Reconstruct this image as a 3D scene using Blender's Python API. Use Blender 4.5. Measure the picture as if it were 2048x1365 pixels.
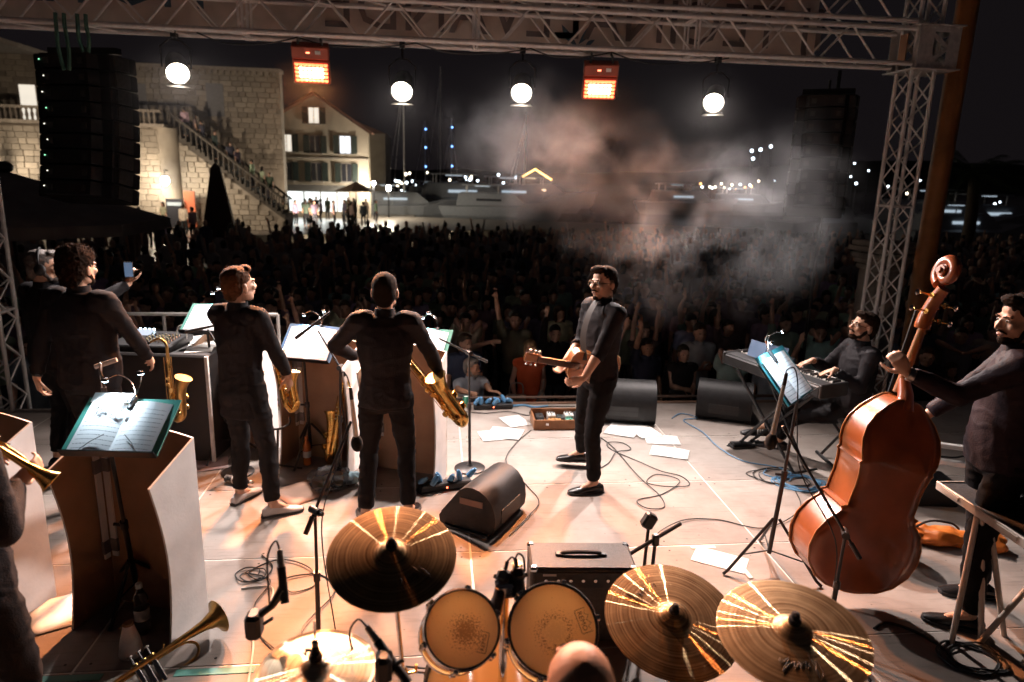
import bpy, bmesh, math, random
import numpy as np
from mathutils import Vector, Matrix, Quaternion, noise
from math import sin, cos, pi, radians

# ------------------------------------------------------------------ camera, sky, exposure
scene = bpy.context.scene
COL = scene.collection
for o in list(bpy.data.objects):
    bpy.data.objects.remove(o)
random.seed(7)

PSI, PITCH, ROLL, CAMH = 0.1116, 0.23505, 0.02777, 2.429
_Fh = Vector((sin(PSI), cos(PSI), 0)); _R = Vector((cos(PSI), -sin(PSI), 0)); _Z = Vector((0, 0, 1))
_f = _Fh * cos(PITCH) - _Z * sin(PITCH); _u = _Fh * sin(PITCH) + _Z * cos(PITCH)
_r = _R * cos(ROLL) + _u * sin(ROLL); _u2 = -_R * sin(ROLL) + _u * cos(ROLL)
cam_d = bpy.data.cameras.new('camera')
cam = bpy.data.objects.new('camera', cam_d)
COL.objects.link(cam)
cam.matrix_world = Matrix(((_r.x, _u2.x, -_f.x, 0), (_r.y, _u2.y, -_f.y, 0), (_r.z, _u2.z, -_f.z, CAMH), (0, 0, 0, 1)))
cam_d.sensor_width = 36.0
cam_d.lens = 1380.0 / 2048 * 36
cam_d.clip_start = 0.05
cam_d.clip_end = 3000
cam_d.dof.use_dof = True
cam_d.dof.focus_distance = 4.3
cam_d.dof.aperture_fstop = 1.7
cam_d.dof.aperture_blades = 9
scene.camera = cam

world = bpy.data.worlds.new('World')
scene.world = world
world.use_nodes = True
_bg = world.node_tree.nodes['Background']
_sky = world.node_tree.nodes.new('ShaderNodeTexSky')
_sky.sky_type = 'NISHITA'
_sky.sun_disc = False
_sky.sun_elevation = radians(-6.0)
_sky.sun_rotation = radians(200)
_mixw = world.node_tree.nodes.new('ShaderNodeMixRGB')
_mixw.inputs[0].default_value = 0.93
_mixw.inputs[2].default_value = (0.0068, 0.0054, 0.0062, 1)
world.node_tree.links.new(_sky.outputs[0], _mixw.inputs[1])
world.node_tree.links.new(_mixw.outputs[0], _bg.inputs[0])
_bg.inputs[1].default_value = 1.0

scene.view_settings.view_transform = 'Standard'
scene.view_settings.look = 'None'
scene.view_settings.exposure = 0.0
scene.view_settings.gamma = 1.0
scene.view_settings.use_curve_mapping = False
scene.render.engine = 'CYCLES'
scene.cycles.use_denoising = True
scene.cycles.max_bounces = 6
scene.cycles.diffuse_bounces = 3
scene.cycles.glossy_bounces = 3
scene.cycles.transmission_bounces = 4
scene.cycles.transparent_max_bounces = 6
scene.cycles.volume_bounces = 0
scene.cycles.caustics_reflective = False
scene.cycles.caustics_refractive = False
scene.cycles.sample_clamp_indirect = 4.0
scene.cycles.use_adaptive_sampling = True
scene.cycles.adaptive_threshold = 0.03

# ------------------------------------------------------------------ materials
MATS = {}
def mat(name, col=(.5, .5, .5), rough=.5, metal=0., var=.12, vscale=6., bump=0., bscale=40., spec=.5,
        emit=None, estr=0., alpha=None, trans=0., ior=1.45, coat=0., aniso=0., sheen=0., obj_rand=0.):
    if name in MATS:
        return MATS[name]
    m = bpy.data.materials.new(name)
    m.use_nodes = True
    nt = m.node_tree; N = nt.nodes; L = nt.links
    b = N['Principled BSDF']
    b.inputs['Roughness'].default_value = rough
    b.inputs['Metallic'].default_value = metal
    b.inputs['Specular IOR Level'].default_value = spec
    b.inputs['IOR'].default_value = ior
    b.inputs['Transmission Weight'].default_value = trans
    b.inputs['Coat Weight'].default_value = coat
    b.inputs['Sheen Weight'].default_value = sheen
    b.inputs['Anisotropic'].default_value = aniso
    b.inputs['Base Color'].default_value = (*col, 1)
    if var > 0 or bump > 0:
        tc = N.new('ShaderNodeTexCoord')
    if var > 0:
        nz = N.new('ShaderNodeTexNoise'); nz.inputs['Scale'].default_value = vscale; nz.inputs['Detail'].default_value = 4
        L.new(tc.outputs['Object'], nz.inputs['Vector'])
        mr = N.new('ShaderNodeMapRange'); mr.inputs[1].default_value = .3; mr.inputs[2].default_value = .7
        mr.inputs[3].default_value = 1 - var; mr.inputs[4].default_value = 1 + var
        L.new(nz.outputs['Fac'], mr.inputs[0])
        mx = N.new('ShaderNodeVectorMath'); mx.operation = 'SCALE'
        mx.inputs[0].default_value = col
        L.new(mr.outputs[0], mx.inputs['Scale'])
        last = mx.outputs[0]
        if obj_rand > 0:
            oi = N.new('ShaderNodeObjectInfo')
            hs = N.new('ShaderNodeHueSaturation')
            m1 = N.new('ShaderNodeMapRange'); m1.inputs[3].default_value = .5 - obj_rand * .5; m1.inputs[4].default_value = .5 + obj_rand * .5
            L.new(oi.outputs['Random'], m1.inputs[0]); L.new(m1.outputs[0], hs.inputs['Hue'])
            wn = N.new('ShaderNodeTexWhiteNoise'); wn.noise_dimensions = '1D'; L.new(oi.outputs['Random'], wn.inputs['W'])
            m2 = N.new('ShaderNodeMapRange'); m2.inputs[3].default_value = .25; m2.inputs[4].default_value = 2.2
            pw = N.new('ShaderNodeMath'); pw.operation = 'POWER'; pw.inputs[1].default_value = 2.0
            L.new(wn.outputs['Value'], pw.inputs[0]); L.new(pw.outputs[0], m2.inputs[0]); L.new(m2.outputs[0], hs.inputs['Value'])
            L.new(last, hs.inputs['Color']); last = hs.outputs[0]
        L.new(last, b.inputs['Base Color'])
    if bump > 0:
        n2 = N.new('ShaderNodeTexNoise'); n2.inputs['Scale'].default_value = bscale; n2.inputs['Detail'].default_value = 5
        L.new(tc.outputs['Object'], n2.inputs['Vector'])
        bp = N.new('ShaderNodeBump'); bp.inputs['Strength'].default_value = bump; bp.inputs['Distance'].default_value = .02
        L.new(n2.outputs['Fac'], bp.inputs['Height']); L.new(bp.outputs[0], b.inputs['Normal'])
    if emit is not None:
        b.inputs['Emission Color'].default_value = (*emit, 1); b.inputs['Emission Strength'].default_value = estr
    if alpha is not None:
        b.inputs['Alpha'].default_value = alpha
    MATS[name] = m
    return m

# ------------------------------------------------------------------ things and parts
ROOTM = {}
def tag(o, label=None, cat=None, group=None, kind=None):
    if label: o['label'] = label
    if cat: o['category'] = cat
    if group: o['group'] = group
    if kind: o['kind'] = kind
    return o
def thing(name, label, cat, loc=(0, 0, 0), rz=0., group=None, rx=0., ry=0.):
    o = bpy.data.objects.new(name, None)
    o.empty_display_size = .05
    COL.objects.link(o)
    o.location = loc; o.rotation_euler = (rx, ry, rz)
    ROOTM[o.name] = Matrix.Translation(Vector(loc)) @ Matrix.Rotation(rz, 4, 'Z') @ Matrix.Rotation(ry, 4, 'Y') @ Matrix.Rotation(rx, 4, 'X')
    return tag(o, label, cat, group)
def root_of(o):
    while o.parent is not None: o = o.parent
    return o
def copy_tree(o, parent=None):
    c = o.copy(); COL.objects.link(c); c.parent = parent
    for ch in list(o.children):
        copy_tree(ch, c)
    return c
def place(o, loc, rz=0., label=None, rx=0., ry=0.):
    o.location = loc; o.rotation_euler = (rx, ry, rz)
    if label: o['label'] = label
    return o

def V(*a): return Vector(a)
def frame(d, hint=(0, 0, 1)):
    d = Vector(d).normalized(); h = Vector(hint)
    if abs(d.dot(h.normalized())) > .97: h = Vector((0, 1, 0)) if abs(d.y) < .9 else Vector((1, 0, 0))
    s = d.cross(h).normalized(); n = s.cross(d).normalized()
    return s, n, d

class MB:
    def __init__(self):
        self.v = []; self.f = []; self.mi = []
    def add(self, vs, fs, mi=0):
        o = len(self.v)
        self.v += [tuple(p) for p in vs]
        self.f += [tuple(i + o for i in q) for q in fs]
        self.mi += [mi] * len(fs)
        return self
    def box(self, c, s, rot=None, mi=0):
        hx, hy, hz = s[0] / 2, s[1] / 2, s[2] / 2
        c = Vector(c)
        vs = [Vector((x, y, z)) for z in (-hz, hz) for y in (-hy, hy) for x in (-hx, hx)]
        if rot is not None: vs = [rot @ p for p in vs]
        return self.add([c + p for p in vs], [(0, 2, 3, 1), (4, 5, 7, 6), (0, 1, 5, 4), (2, 6, 7, 3), (0, 4, 6, 2), (1, 3, 7, 5)], mi)
    def bbox(self, c, s, b=.01, rot=None, mi=0):
        # box with chamfered vertical and top edges
        hx, hy, hz = s[0] / 2, s[1] / 2, s[2] / 2; b = min(b, hx * .9, hy * .9, hz * .9)
        c = Vector(c); rings = []
        for z, ins in ((-hz, b), (-hz + b, 0), (hz - b, 0), (hz, b)):
            x, y = hx - ins, hy - ins; k = b * (1 if ins == 0 else .5)
            rings.append([(x, -y + k, z), (x, y - k, z), (x - k, y, z), (-x + k, y, z), (-x, y - k, z), (-x, -y + k, z), (-x + k, -y, z), (x - k, -y, z)])
        vs = [Vector(p) for r in rings for p in r]
        if rot is not None: vs = [rot @ p for p in vs]
        fs = [(r * 8 + i, r * 8 + (i + 1) % 8, r * 8 + 8 + (i + 1) % 8, r * 8 + 8 + i) for r in range(3) for i in range(8)]
        fs += [tuple(range(7, -1, -1)), tuple(range(24, 32))]
        return self.add([c + p for p in vs], fs, mi)
    def rings(self, rs, cap=True, mi=0):
        # rs: list of lists of points, equal length
        n = len(rs[0]); vs = [p for r in rs for p in r]
        fs = [(k * n + i, k * n + (i + 1) % n, k * n + n + (i + 1) % n, k * n + n + i) for k in range(len(rs) - 1) for i in range(n)]
        if cap: fs += [tuple(range(n - 1, -1, -1)), tuple(range((len(rs) - 1) * n, len(rs) * n))]
        return self.add(vs, fs, mi)
    def tube(self, p0, p1, r0, r1=None, n=8, cap=True, mi=0):
        r1 = r0 if r1 is None else r1
        p0 = Vector(p0); p1 = Vector(p1)
        s, nn, d = frame(p1 - p0)
        return self.rings([[p + s * (r * cos(2 * pi * i / n)) + nn * (r * sin(2 * pi * i / n)) for i in range(n)] for p, r in ((p0, r0), (p1, r1))], cap, mi)
    def path(self, pts, rad, n=8, cap=True, mi=0, closed=False):
        pts = [Vector(p) for p in pts]
        rad = [rad] * len(pts) if isinstance(rad, (int, float)) else rad
        m = len(pts); rs = []; prev = None
        for i, p in enumerate(pts):
            t = pts[min(i + 1, m - 1)] - pts[max(i - 1, 0)]
            if t.length < 1e-9: t = Vector((0, 0, 1))
            t.normalize()
            if prev is None: s, nn, _ = frame(t)
            else:
                s = prev - t * prev.dot(t)
                if s.length < 1e-6: s, nn, _ = frame(t)
                s.normalize(); nn = s.cross(t)
            prev = s
            rs.append([p + s * (rad[i] * cos(2 * pi * k / n)) + nn * (rad[i] * sin(2 * pi * k / n)) for k in range(n)])
        return self.rings(rs, cap, mi)
    def cone(self, p0, r0, p1, r1, n=12, mi=0):
        # round cone with hemispherical ends
        p0 = Vector(p0); p1 = Vector(p1); s, nn, d = frame(p1 - p0 if (p1 - p0).length > 1e-6 else (0, 0, 1)); rs = []
        for p, r, a0, a1 in ((p0, r0, -1.45, -.1), (p1, r1, .1, 1.45)):
            for k in range(4):
                a = a0 + (a1 - a0) * k / 3
                rs.append([p + d * (r * sin(a)) + (s * cos(2 * pi * i / n) + nn * sin(2 * pi * i / n)) * (r * cos(a)) for i in range(n)])
        return self.rings(rs, True, mi)
    def ell(self, c, r, rot=None, n=12, m=8, mi=0):
        c = Vector(c); rs = []
        for k in range(m + 1):
            a = -1.5 + 3.0 * k / m
            ring = [Vector((r[0] * cos(a) * cos(2 * pi * i / n), r[1] * cos(a) * sin(2 * pi * i / n), r[2] * sin(a))) for i in range(n)]
            if rot is not None: ring = [rot @ p for p in ring]
            rs.append([c + p for p in ring])
        return self.rings(rs, True, mi)
    def lathe(self, prof, c=(0, 0, 0), rot=None, n=24, mi=0, cap=True):
        c = Vector(c); rs = []
        for r, z in prof:
            ring = [Vector((r * cos(2 * pi * i / n), r * sin(2 * pi * i / n), z)) for i in range(n)]
            if rot is not None: ring = [rot @ p for p in ring]
            rs.append([c + p for p in ring])
        return self.rings(rs, cap, mi)
    def prism(self, poly, h0, h1, M=None, mi=0):
        # poly in xy, extruded h0..h1 along z, then M
        n = len(poly)
        vs = [Vector((x, y, h0)) for x, y in poly] + [Vector((x, y, h1)) for x, y in poly]
        if M is not None: vs = [M @ p for p in vs]
        fs = [tuple(range(n - 1, -1, -1)), tuple(range(n, 2 * n))] + [(i, (i + 1) % n, n + (i + 1) % n, n + i) for i in range(n)]
        return self.add(vs, fs, mi)
    def mesh(self, name, mats, smooth=True, angle=40):
        me = bpy.data.meshes.new(name)
        me.from_pydata([tuple(p) for p in self.v], [], self.f)
        if not isinstance(mats, (list, tuple)): mats = [mats]
        for m in mats: me.materials.append(m)
        if len(mats) > 1: me.polygons.foreach_set('material_index', self.mi)
        me.update()
        bm = bmesh.new(); bm.from_mesh(me); bmesh.ops.recalc_face_normals(bm, faces=bm.faces)
        if smooth:
            ca = radians(angle)
            for e in bm.edges:
                if len(e.link_faces) == 2 and e.calc_face_angle(0) > ca: e.smooth = False
            for f in bm.faces: f.smooth = True
        bm.to_mesh(me); bm.free()
        return me
    def build(self, name, mats, parent=None, smooth=True, world=False, angle=40):
        if world and parent is not None:
            inv = ROOTM[root_of(parent).name].inverted()
            self.v = [tuple(inv @ Vector(p)) for p in self.v]
        o = bpy.data.objects.new(name, self.mesh(name, mats, smooth, angle))
        COL.objects.link(o)
        if parent is not None: o.parent = parent
        return o

def single(mb, name, mats, label, cat, group=None, loc=None, rz=0., kind=None, smooth=True):
    o = mb.build(name, mats, None, smooth)
    if loc is not None: o.location = loc; o.rotation_euler = (0, 0, rz)
    return tag(o, label, cat, group, kind)
def struct(mb, name, mats, smooth=True, parent=None):
    o = mb.build(name, mats, parent, smooth)
    if parent is None: o['kind'] = 'structure'
    return o
def spline(pts, n=8):
    # Catmull-Rom through points
    P = [Vector(p) for p in pts]; out = []
    for i in range(len(P) - 1):
        a = P[max(i - 1, 0)]; b = P[i]; c = P[i + 1]; d = P[min(i + 2, len(P) - 1)]
        for k in range(n):
            t = k / n
            out.append(.5 * ((2 * b) + (c - a) * t + (2 * a - 5 * b + 4 * c - d) * t * t + (3 * b - a - 3 * c + d) * t ** 3))
    out.append(P[-1])
    return out
TMP = bpy.data.scenes.new('tmp')
def eval_mesh(ob):
    TMP.collection.objects.link(ob)
    vl = TMP.view_layers[0]; vl.update()
    me = bpy.data.meshes.new_from_object(ob.evaluated_get(vl.depsgraph))
    return me
def text_mesh(s, size, mat_, name, parent=None, M=None, ext=.002, align='CENTER', shear=0., label=None, kind=None, bold=0.):
    cu = bpy.data.curves.new('t', 'FONT'); cu.body = s; cu.size = size; cu.extrude = ext; cu.align_x = align; cu.shear = shear; cu.offset = bold
    cu.resolution_u = 2
    ob = bpy.data.objects.new('t', cu)
    me = eval_mesh(ob)
    bpy.data.objects.remove(ob); bpy.data.curves.remove(cu)
    if M is not None: me.transform(M)
    me.materials.clear(); me.materials.append(mat_)
    o = bpy.data.objects.new(name, me); COL.objects.link(o)
    if parent is not None: o.parent = parent
    return o
def remesh(mb, voxel, smooth_it=4, smooth_f=.5):
    me = bpy.data.meshes.new('tmp'); me.from_pydata(mb.v, [], mb.f); me.update()
    ob = bpy.data.objects.new('tmp', me)
    r = ob.modifiers.new('r', 'REMESH'); r.mode = 'VOXEL'; r.voxel_size = voxel; r.use_smooth_shade = True
    if smooth_it:
        s = ob.modifiers.new('s', 'SMOOTH'); s.factor = smooth_f; s.iterations = smooth_it
    out = eval_mesh(ob)
    bpy.data.objects.remove(ob); bpy.data.meshes.remove(me)
    for p in out.polygons: p.use_smooth = True
    return out
def displace(me, fn):
    n = len(me.vertices)
    co = np.empty(n * 3, 'f'); no = np.empty(n * 3, 'f')
    me.vertices.foreach_get('co', co); me.vertices.foreach_get('normal', no)
    co = co.reshape(-1, 3); no = no.reshape(-1, 3)
    d = np.array([fn(Vector(c)) for c in co], 'f')
    co = co + no * d[:, None]
    me.vertices.foreach_set('co', co.ravel()); me.update()
def meshobj(me, name, m, parent=None):
    me.materials.clear(); me.materials.append(m); me.name = name
    o = bpy.data.objects.new(name, me); COL.objects.link(o)
    if parent is not None: o.parent = parent
    return o

# shared materials
BLACKM = mat('black_metal', (.012, .012, .013), .38, .0, .2, 30, 0, spec=.6)
BLACKP = mat('black_plastic', (.014, .014, .015), .45, 0, .25, 25, .08, 300)
CHROME = mat('chrome', (.75, .74, .72), .12, 1, .05, 20)
ALU = mat('aluminium', (.88, .84, .80), .5, .12, .12, 14, .03, 120)
BRASS = mat('brass', (.80, .48, .14), .20, 1, .25, 30, .02, 60)
BRASSD = mat('old_brass', (.42, .26, .09), .30, 1, .35, 14, .03, 60)
PAPER = mat('paper', (.85, .84, .80), .7, 0, .05, 10)
CABLE = mat('black_cable', (.012, .012, .012), .5, 0, .1)
CABLEB = mat('blue_cable', (.10, .25, .42), .5, 0, .1)
CABLEW = mat('white_cable', (.6, .55, .5), .5, 0, .1)
# ------------------------------------------------------------------ ground, stage deck
GZ = -1.3
def deck_material():
    m = bpy.data.materials.new('stage_plywood'); m.use_nodes = True
    nt = m.node_tree; N = nt.nodes; L = nt.links; b = N['Principled BSDF']
    tc = N.new('ShaderNodeTexCoord'); oi = N.new('ShaderNodeObjectInfo')
    off = N.new('ShaderNodeVectorMath'); off.operation = 'ADD'
    mul = N.new('ShaderNodeVectorMath'); mul.operation = 'SCALE'; mul.inputs['Scale'].default_value = 37.
    cmb = N.new('ShaderNodeCombineXYZ'); L.new(oi.outputs['Random'], cmb.inputs[0]); L.new(oi.outputs['Random'], cmb.inputs[1])
    L.new(cmb.outputs[0], mul.inputs[0]); L.new(tc.outputs['Object'], off.inputs[0]); L.new(mul.outputs[0], off.inputs[1])
    n1 = N.new('ShaderNodeTexNoise'); n1.inputs['Scale'].default_value = 2.2; n1.inputs['Detail'].default_value = 6; n1.inputs['Roughness'].default_value = .65
    L.new(off.outputs[0], n1.inputs['Vector'])
    cr = N.new('ShaderNodeValToRGB'); e = cr.color_ramp.elements
    e[0].position = .36; e[0].color = (.235, .195, .170, 1); e[1].position = .72; e[1].color = (.355, .312, .278, 1)
    L.new(n1.outputs['Fac'], cr.inputs[0])
    # long scuffs
    mp = N.new('ShaderNodeMapping'); mp.inputs['Scale'].default_value = (3, 26, 1); mp.inputs['Rotation'].default_value = (0, 0, .5)
    L.new(off.outputs[0], mp.inputs[0])
    n2 = N.new('ShaderNodeTexNoise'); n2.inputs['Scale'].default_value = 1.4; n2.inputs['Detail'].default_value = 5; L.new(mp.outputs[0], n2.inputs['Vector'])
    r2 = N.new('ShaderNodeMapRange'); r2.inputs[1].default_value = .56; r2.inputs[2].default_value = .72; r2.inputs[3].default_value = 1; r2.inputs[4].default_value = .78
    L.new(n2.outputs['Fac'], r2.inputs[0])
    # small dark specks
    n3 = N.new('ShaderNodeTexVoronoi'); n3.inputs['Scale'].default_value = 9; L.new(off.outputs[0], n3.inputs['Vector'])
    r3 = N.new('ShaderNodeMapRange'); r3.inputs[1].default_value = .035; r3.inputs[2].default_value = .06; r3.inputs[3].default_value = .45; r3.inputs[4].default_value = 1
    L.new(n3.outputs['Distance'], r3.inputs[0])
    m1 = N.new('ShaderNodeMath'); m1.operation = 'MULTIPLY'; L.new(r2.outputs[0], m1.inputs[0]); L.new(r3.outputs[0], m1.inputs[1])
    tone = N.new('ShaderNodeMapRange'); tone.inputs[3].default_value = .86; tone.inputs[4].default_value = 1.1; L.new(oi.outputs['Random'], tone.inputs[0])
    m2 = N.new('ShaderNodeMath'); m2.operation = 'MULTIPLY'; L.new(m1.outputs[0], m2.inputs[0]); L.new(tone.outputs[0], m2.inputs[1])
    sc = N.new('ShaderNodeVectorMath'); sc.operation = 'SCALE'; L.new(cr.outputs[0], sc.inputs[0]); L.new(m2.outputs[0], sc.inputs['Scale'])
    L.new(sc.outputs[0], b.inputs['Base Color'])
    n4 = N.new('ShaderNodeTexNoise'); n4.inputs['Scale'].default_value = 160; n4.inputs['Detail'].default_value = 3; L.new(off.outputs[0], n4.inputs['Vector'])
    bp = N.new('ShaderNodeBump'); bp.inputs['Strength'].default_value = .25; bp.inputs['Distance'].default_value = .004
    L.new(n4.outputs['Fac'], bp.inputs['Height']); L.new(bp.outputs[0], b.inputs['Normal'])
    rr = N.new('ShaderNodeMapRange'); rr.inputs[3].default_value = .5; rr.inputs[4].default_value = .75; L.new(n1.outputs['Fac'], rr.inputs[0]); L.new(rr.outputs[0], b.inputs['Roughness'])
    b.inputs['Specular IOR Level'].default_value = .35
    return m
DECK = deck_material()

def paving_material():
    m = bpy.data.materials.new('plaza_stone'); m.use_nodes = True
    nt = m.node_tree; N = nt.nodes; L = nt.links; b = N['Principled BSDF']
    tc = N.new('ShaderNodeTexCoord')
    br = N.new('ShaderNodeTexBrick'); br.inputs['Scale'].default_value = .9
    br.inputs['Color1'].default_value = (.30, .26, .22, 1); br.inputs['Color2'].default_value = (.22, .19, .165, 1); br.inputs['Mortar'].default_value = (.08, .07, .06, 1)
    br.inputs['Mortar Size'].default_value = .012
    L.new(tc.outputs['Object'], br.inputs['Vector']); L.new(br.outputs['Color'], b.inputs['Base Color'])
    b.inputs['Roughness'].default_value = .38
    return m
ground = struct(MB().add([(-120, -20, GZ), (120, -20, GZ), (120, 33, GZ), (-2, 62, GZ), (-2, 90, GZ), (-120, 90, GZ)], [(0, 1, 2, 3, 4, 5)]), 'plaza_ground', paving_material(), False)

PX = [-1.777 + 2 * i for i in range(-2, 4)]      # -5.777 .. 4.223
PY = [7.116 - k for k in range(0, 9)]
stage = thing('stage', 'low plywood stage deck of pale panels with metal-edged joints', 'stage', (0, 0, 0))
pm_ = MB(); pm_.box((1, .5, -.012), (1.986, .986, .024))
for sx_ in (.06, .66, 1.34, 1.94):
    for sy_ in (.06, .94): pm_.lathe([(.001, .0012), (.007, .0012), (.008, -.001)], c=(sx_, sy_, 0), n=8, mi=1)
pm_me = pm_.mesh('deck_panel', [DECK, mat('screw_head', (.06, .05, .045), .5, .4)], False)
for x in PX[:-1]:
    for y in PY[1:]:
        o = bpy.data.objects.new('deck_panel', pm_me); COL.objects.link(o); o.parent = stage; o.location = (x, y, 0)
edge_x1 = PX[-1] + 1.0
o = bpy.data.objects.new('deck_panel', pm_me); COL.objects.link(o); o.parent = stage; o.location = (PX[-1], PY[3], 0)
for y in PY[1:]:
    if y != PY[3]:
        o = bpy.data.objects.new('deck_panel', pm_me); COL.objects.link(o); o.parent = stage; o.location = (PX[-1], y, 0)
x0, x1, y0, y1 = PX[0] - .006, PX[-1] + 2.006, PY[-1] - .006, PY[0] + .006
ALUD = mat('deck_frame_metal', (.62, .58, .52), .45, .3, .2, 9)
MB().box(((x0 + x1) / 2, (y0 + y1) / 2, -.063), (x1 - x0, y1 - y0, .12)).build('deck_frame', ALUD, stage, False)
SKIRT = mat('black_skirt', (.010, .009, .010), .9, 0, .2, 5)
mb = MB()
pts = []
for i in range(221):
    x = x0 + (x1 - x0) * i / 220
    pts.append((x, y1 + .01 + .02 * sin(i * 1.9)))
for i in range(220):
    a, c = pts[i], pts[i + 1]
    mb.add([(a[0], a[1], GZ), (c[0], c[1], GZ), (c[0], c[1], -.10), (a[0], a[1], -.10)], [(0, 1, 2, 3)])
mb.box(((x0 + x1) / 2, y1 - .03, (GZ - .13) / 2), (x1 - x0, .02, -GZ - .14))
mb.build('stage_skirt', SKIRT, stage)
WOODM = mat('edge_timber', (.20, .11, .07), .6, 0, .2, 6)
MB().box((0.6, 7.19, -.05), (9.0, .07, .09)).build('front_rail', WOODM, stage, False)
MB().box((.75, 7.30, .02), (9.0, .06, .015)).build('front_trim', mat('trim_brown', (.12, .075, .055), .7), stage, False)
# strips of green tape on the rear joint
GT = mat('teal_tape', (.12, .36, .30), .6, 0, .1)
for xa, xb in ((-2.2, -1.62), (-1.28, -.9)):
    MB().box(((xa + xb) / 2, 3.075, .0015), (xb - xa, .045, .003)).build('tape_strip', GT, stage, False)

# ------------------------------------------------------------------ trusses
def truss_h(name, label, x0, x1, y0, z0, w, joints, pitch, rot0=0, r=.024):
    t = thing(name, label, 'truss', (x0, y0, z0))
    Ln = x1 - x0
    for (dy, dz) in ((0, 0), (w, 0), (0, w), (w, w)):
        MB().tube((0, dy, dz), (Ln, dy, dz), r, n=10).build('chord', ALU, t)
    n = int(Ln / pitch)
    def inst(me, loc, rot=None):
        o = bpy.data.objects.new(me.name, me); COL.objects.link(o); o.parent = t; o.location = loc
        return o
    h = pitch / 2
    up = MB().tube((.03, 0, .02), (h - .03, 0, w - .02), .0115, n=6).mesh('brace', ALU)
    dn = MB().tube((.03, 0, w - .02), (h - .03, 0, .02), .0115, n=6).mesh('brace', ALU)
    fl = MB().tube((.03, .02, 0), (h - .03, w - .02, 0), .0115, n=6).mesh('brace', ALU)
    for i in range(n):
        x = i * pitch
        inst(up, (x, 0, 0)); inst(dn, (x + h, 0, 0)); inst(up, (x, w, 0)); inst(dn, (x + h, w, 0))
        inst(fl, (x, 0, 0)); inst(fl, (x, 0, w))
    for jx in joints:
        for dx in (-.018, .018):
            for dy in (0, w):
                MB().tube((jx - x0 + dx, dy, 0), (jx - x0 + dx, dy, w), .013, n=8).build('joint_post', ALU, t)
            for dz in (0, w):
                MB().tube((jx - x0 + dx, 0, dz), (jx - x0 + dx, w, dz), .013, n=8).build('joint_post', ALU, t)
        for dy in (0, w):
            for dz in (0, w):
                MB().tube((jx - x0 - .05, dy, dz), (jx - x0 + .05, dy, dz), r * 1.18, n=10).build('coupler', ALU, t)
    return t
TW = .33
truss_h('stage_truss', 'lower silver box truss spanning the top of the stage, lamps hanging from it', -4.55, 4.78, 7.0, 3.645, TW, (-1.78, .37, 2.52), .64)
truss_h('roof_truss', 'upper silver box truss lying just above the lamp truss at the top edge', -.6, 4.78, 7.0, 4.045, TW, (2.52,), .64)

def tower(name, label, x, y, w, z0, z1, rings):
    t = thing(name, label, 'truss tower', (x, y, z0))
    H = z1 - z0
    for dx in (0, w):
        for dy in (0, w):
            MB().tube((dx, dy, 0), (dx, dy, H), .021, n=10).build('chord', ALU, t)
    p = .40
    up1 = MB().tube((.02, 0, 0), (w - .02, 0, p / 2), .009, n=6).mesh('brace', ALU)
    up2 = MB().tube((w - .02, 0, p / 2), (.02, 0, p), .009, n=6).mesh('brace', ALU)
    sd1 = MB().tube((0, .02, 0), (0, w - .02, p / 2), .009, n=6).mesh('brace', ALU)
    sd2 = MB().tube((0, w - .02, p / 2), (0, .02, p), .009, n=6).mesh('brace', ALU)
    for i in range(int(H / p)):
        for me, loc in ((up1, (0, 0, i * p)), (up2, (0, 0, i * p)), (up1, (0, w, i * p)), (up2, (0, w, i * p)),
                        (sd1, (0, 0, i * p)), (sd2, (0, 0, i * p)), (sd1, (w, 0, i * p)), (sd2, (w, 0, i * p))):
            o = bpy.data.objects.new('brace', me); COL.objects.link(o); o.parent = t; o.location = loc
    for rz_ in rings:
        for a, c in (((0, 0), (w, 0)), ((w, 0), (w, w)), ((w, w), (0, w)), ((0, w), (0, 0))):
            MB().tube((*a, rz_ - z0), (*c, rz_ - z0), .016, n=8).build('ring_bar', ALU, t)
    MB().bbox((w / 2, w / 2, .01), (.6, .6, .02), .005).build('base_plate', ALU, t)
    return t
tower('truss_tower', 'slim silver truss tower standing behind the keyboard player', 4.83, 7.04, .245, GZ, 5.6, (2.22, .3))
tower('truss_tower', 'dim truss tower at the far left edge behind the headphone man', -4.50, 7.04, .28, GZ, 3.62, (1.0,))

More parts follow.
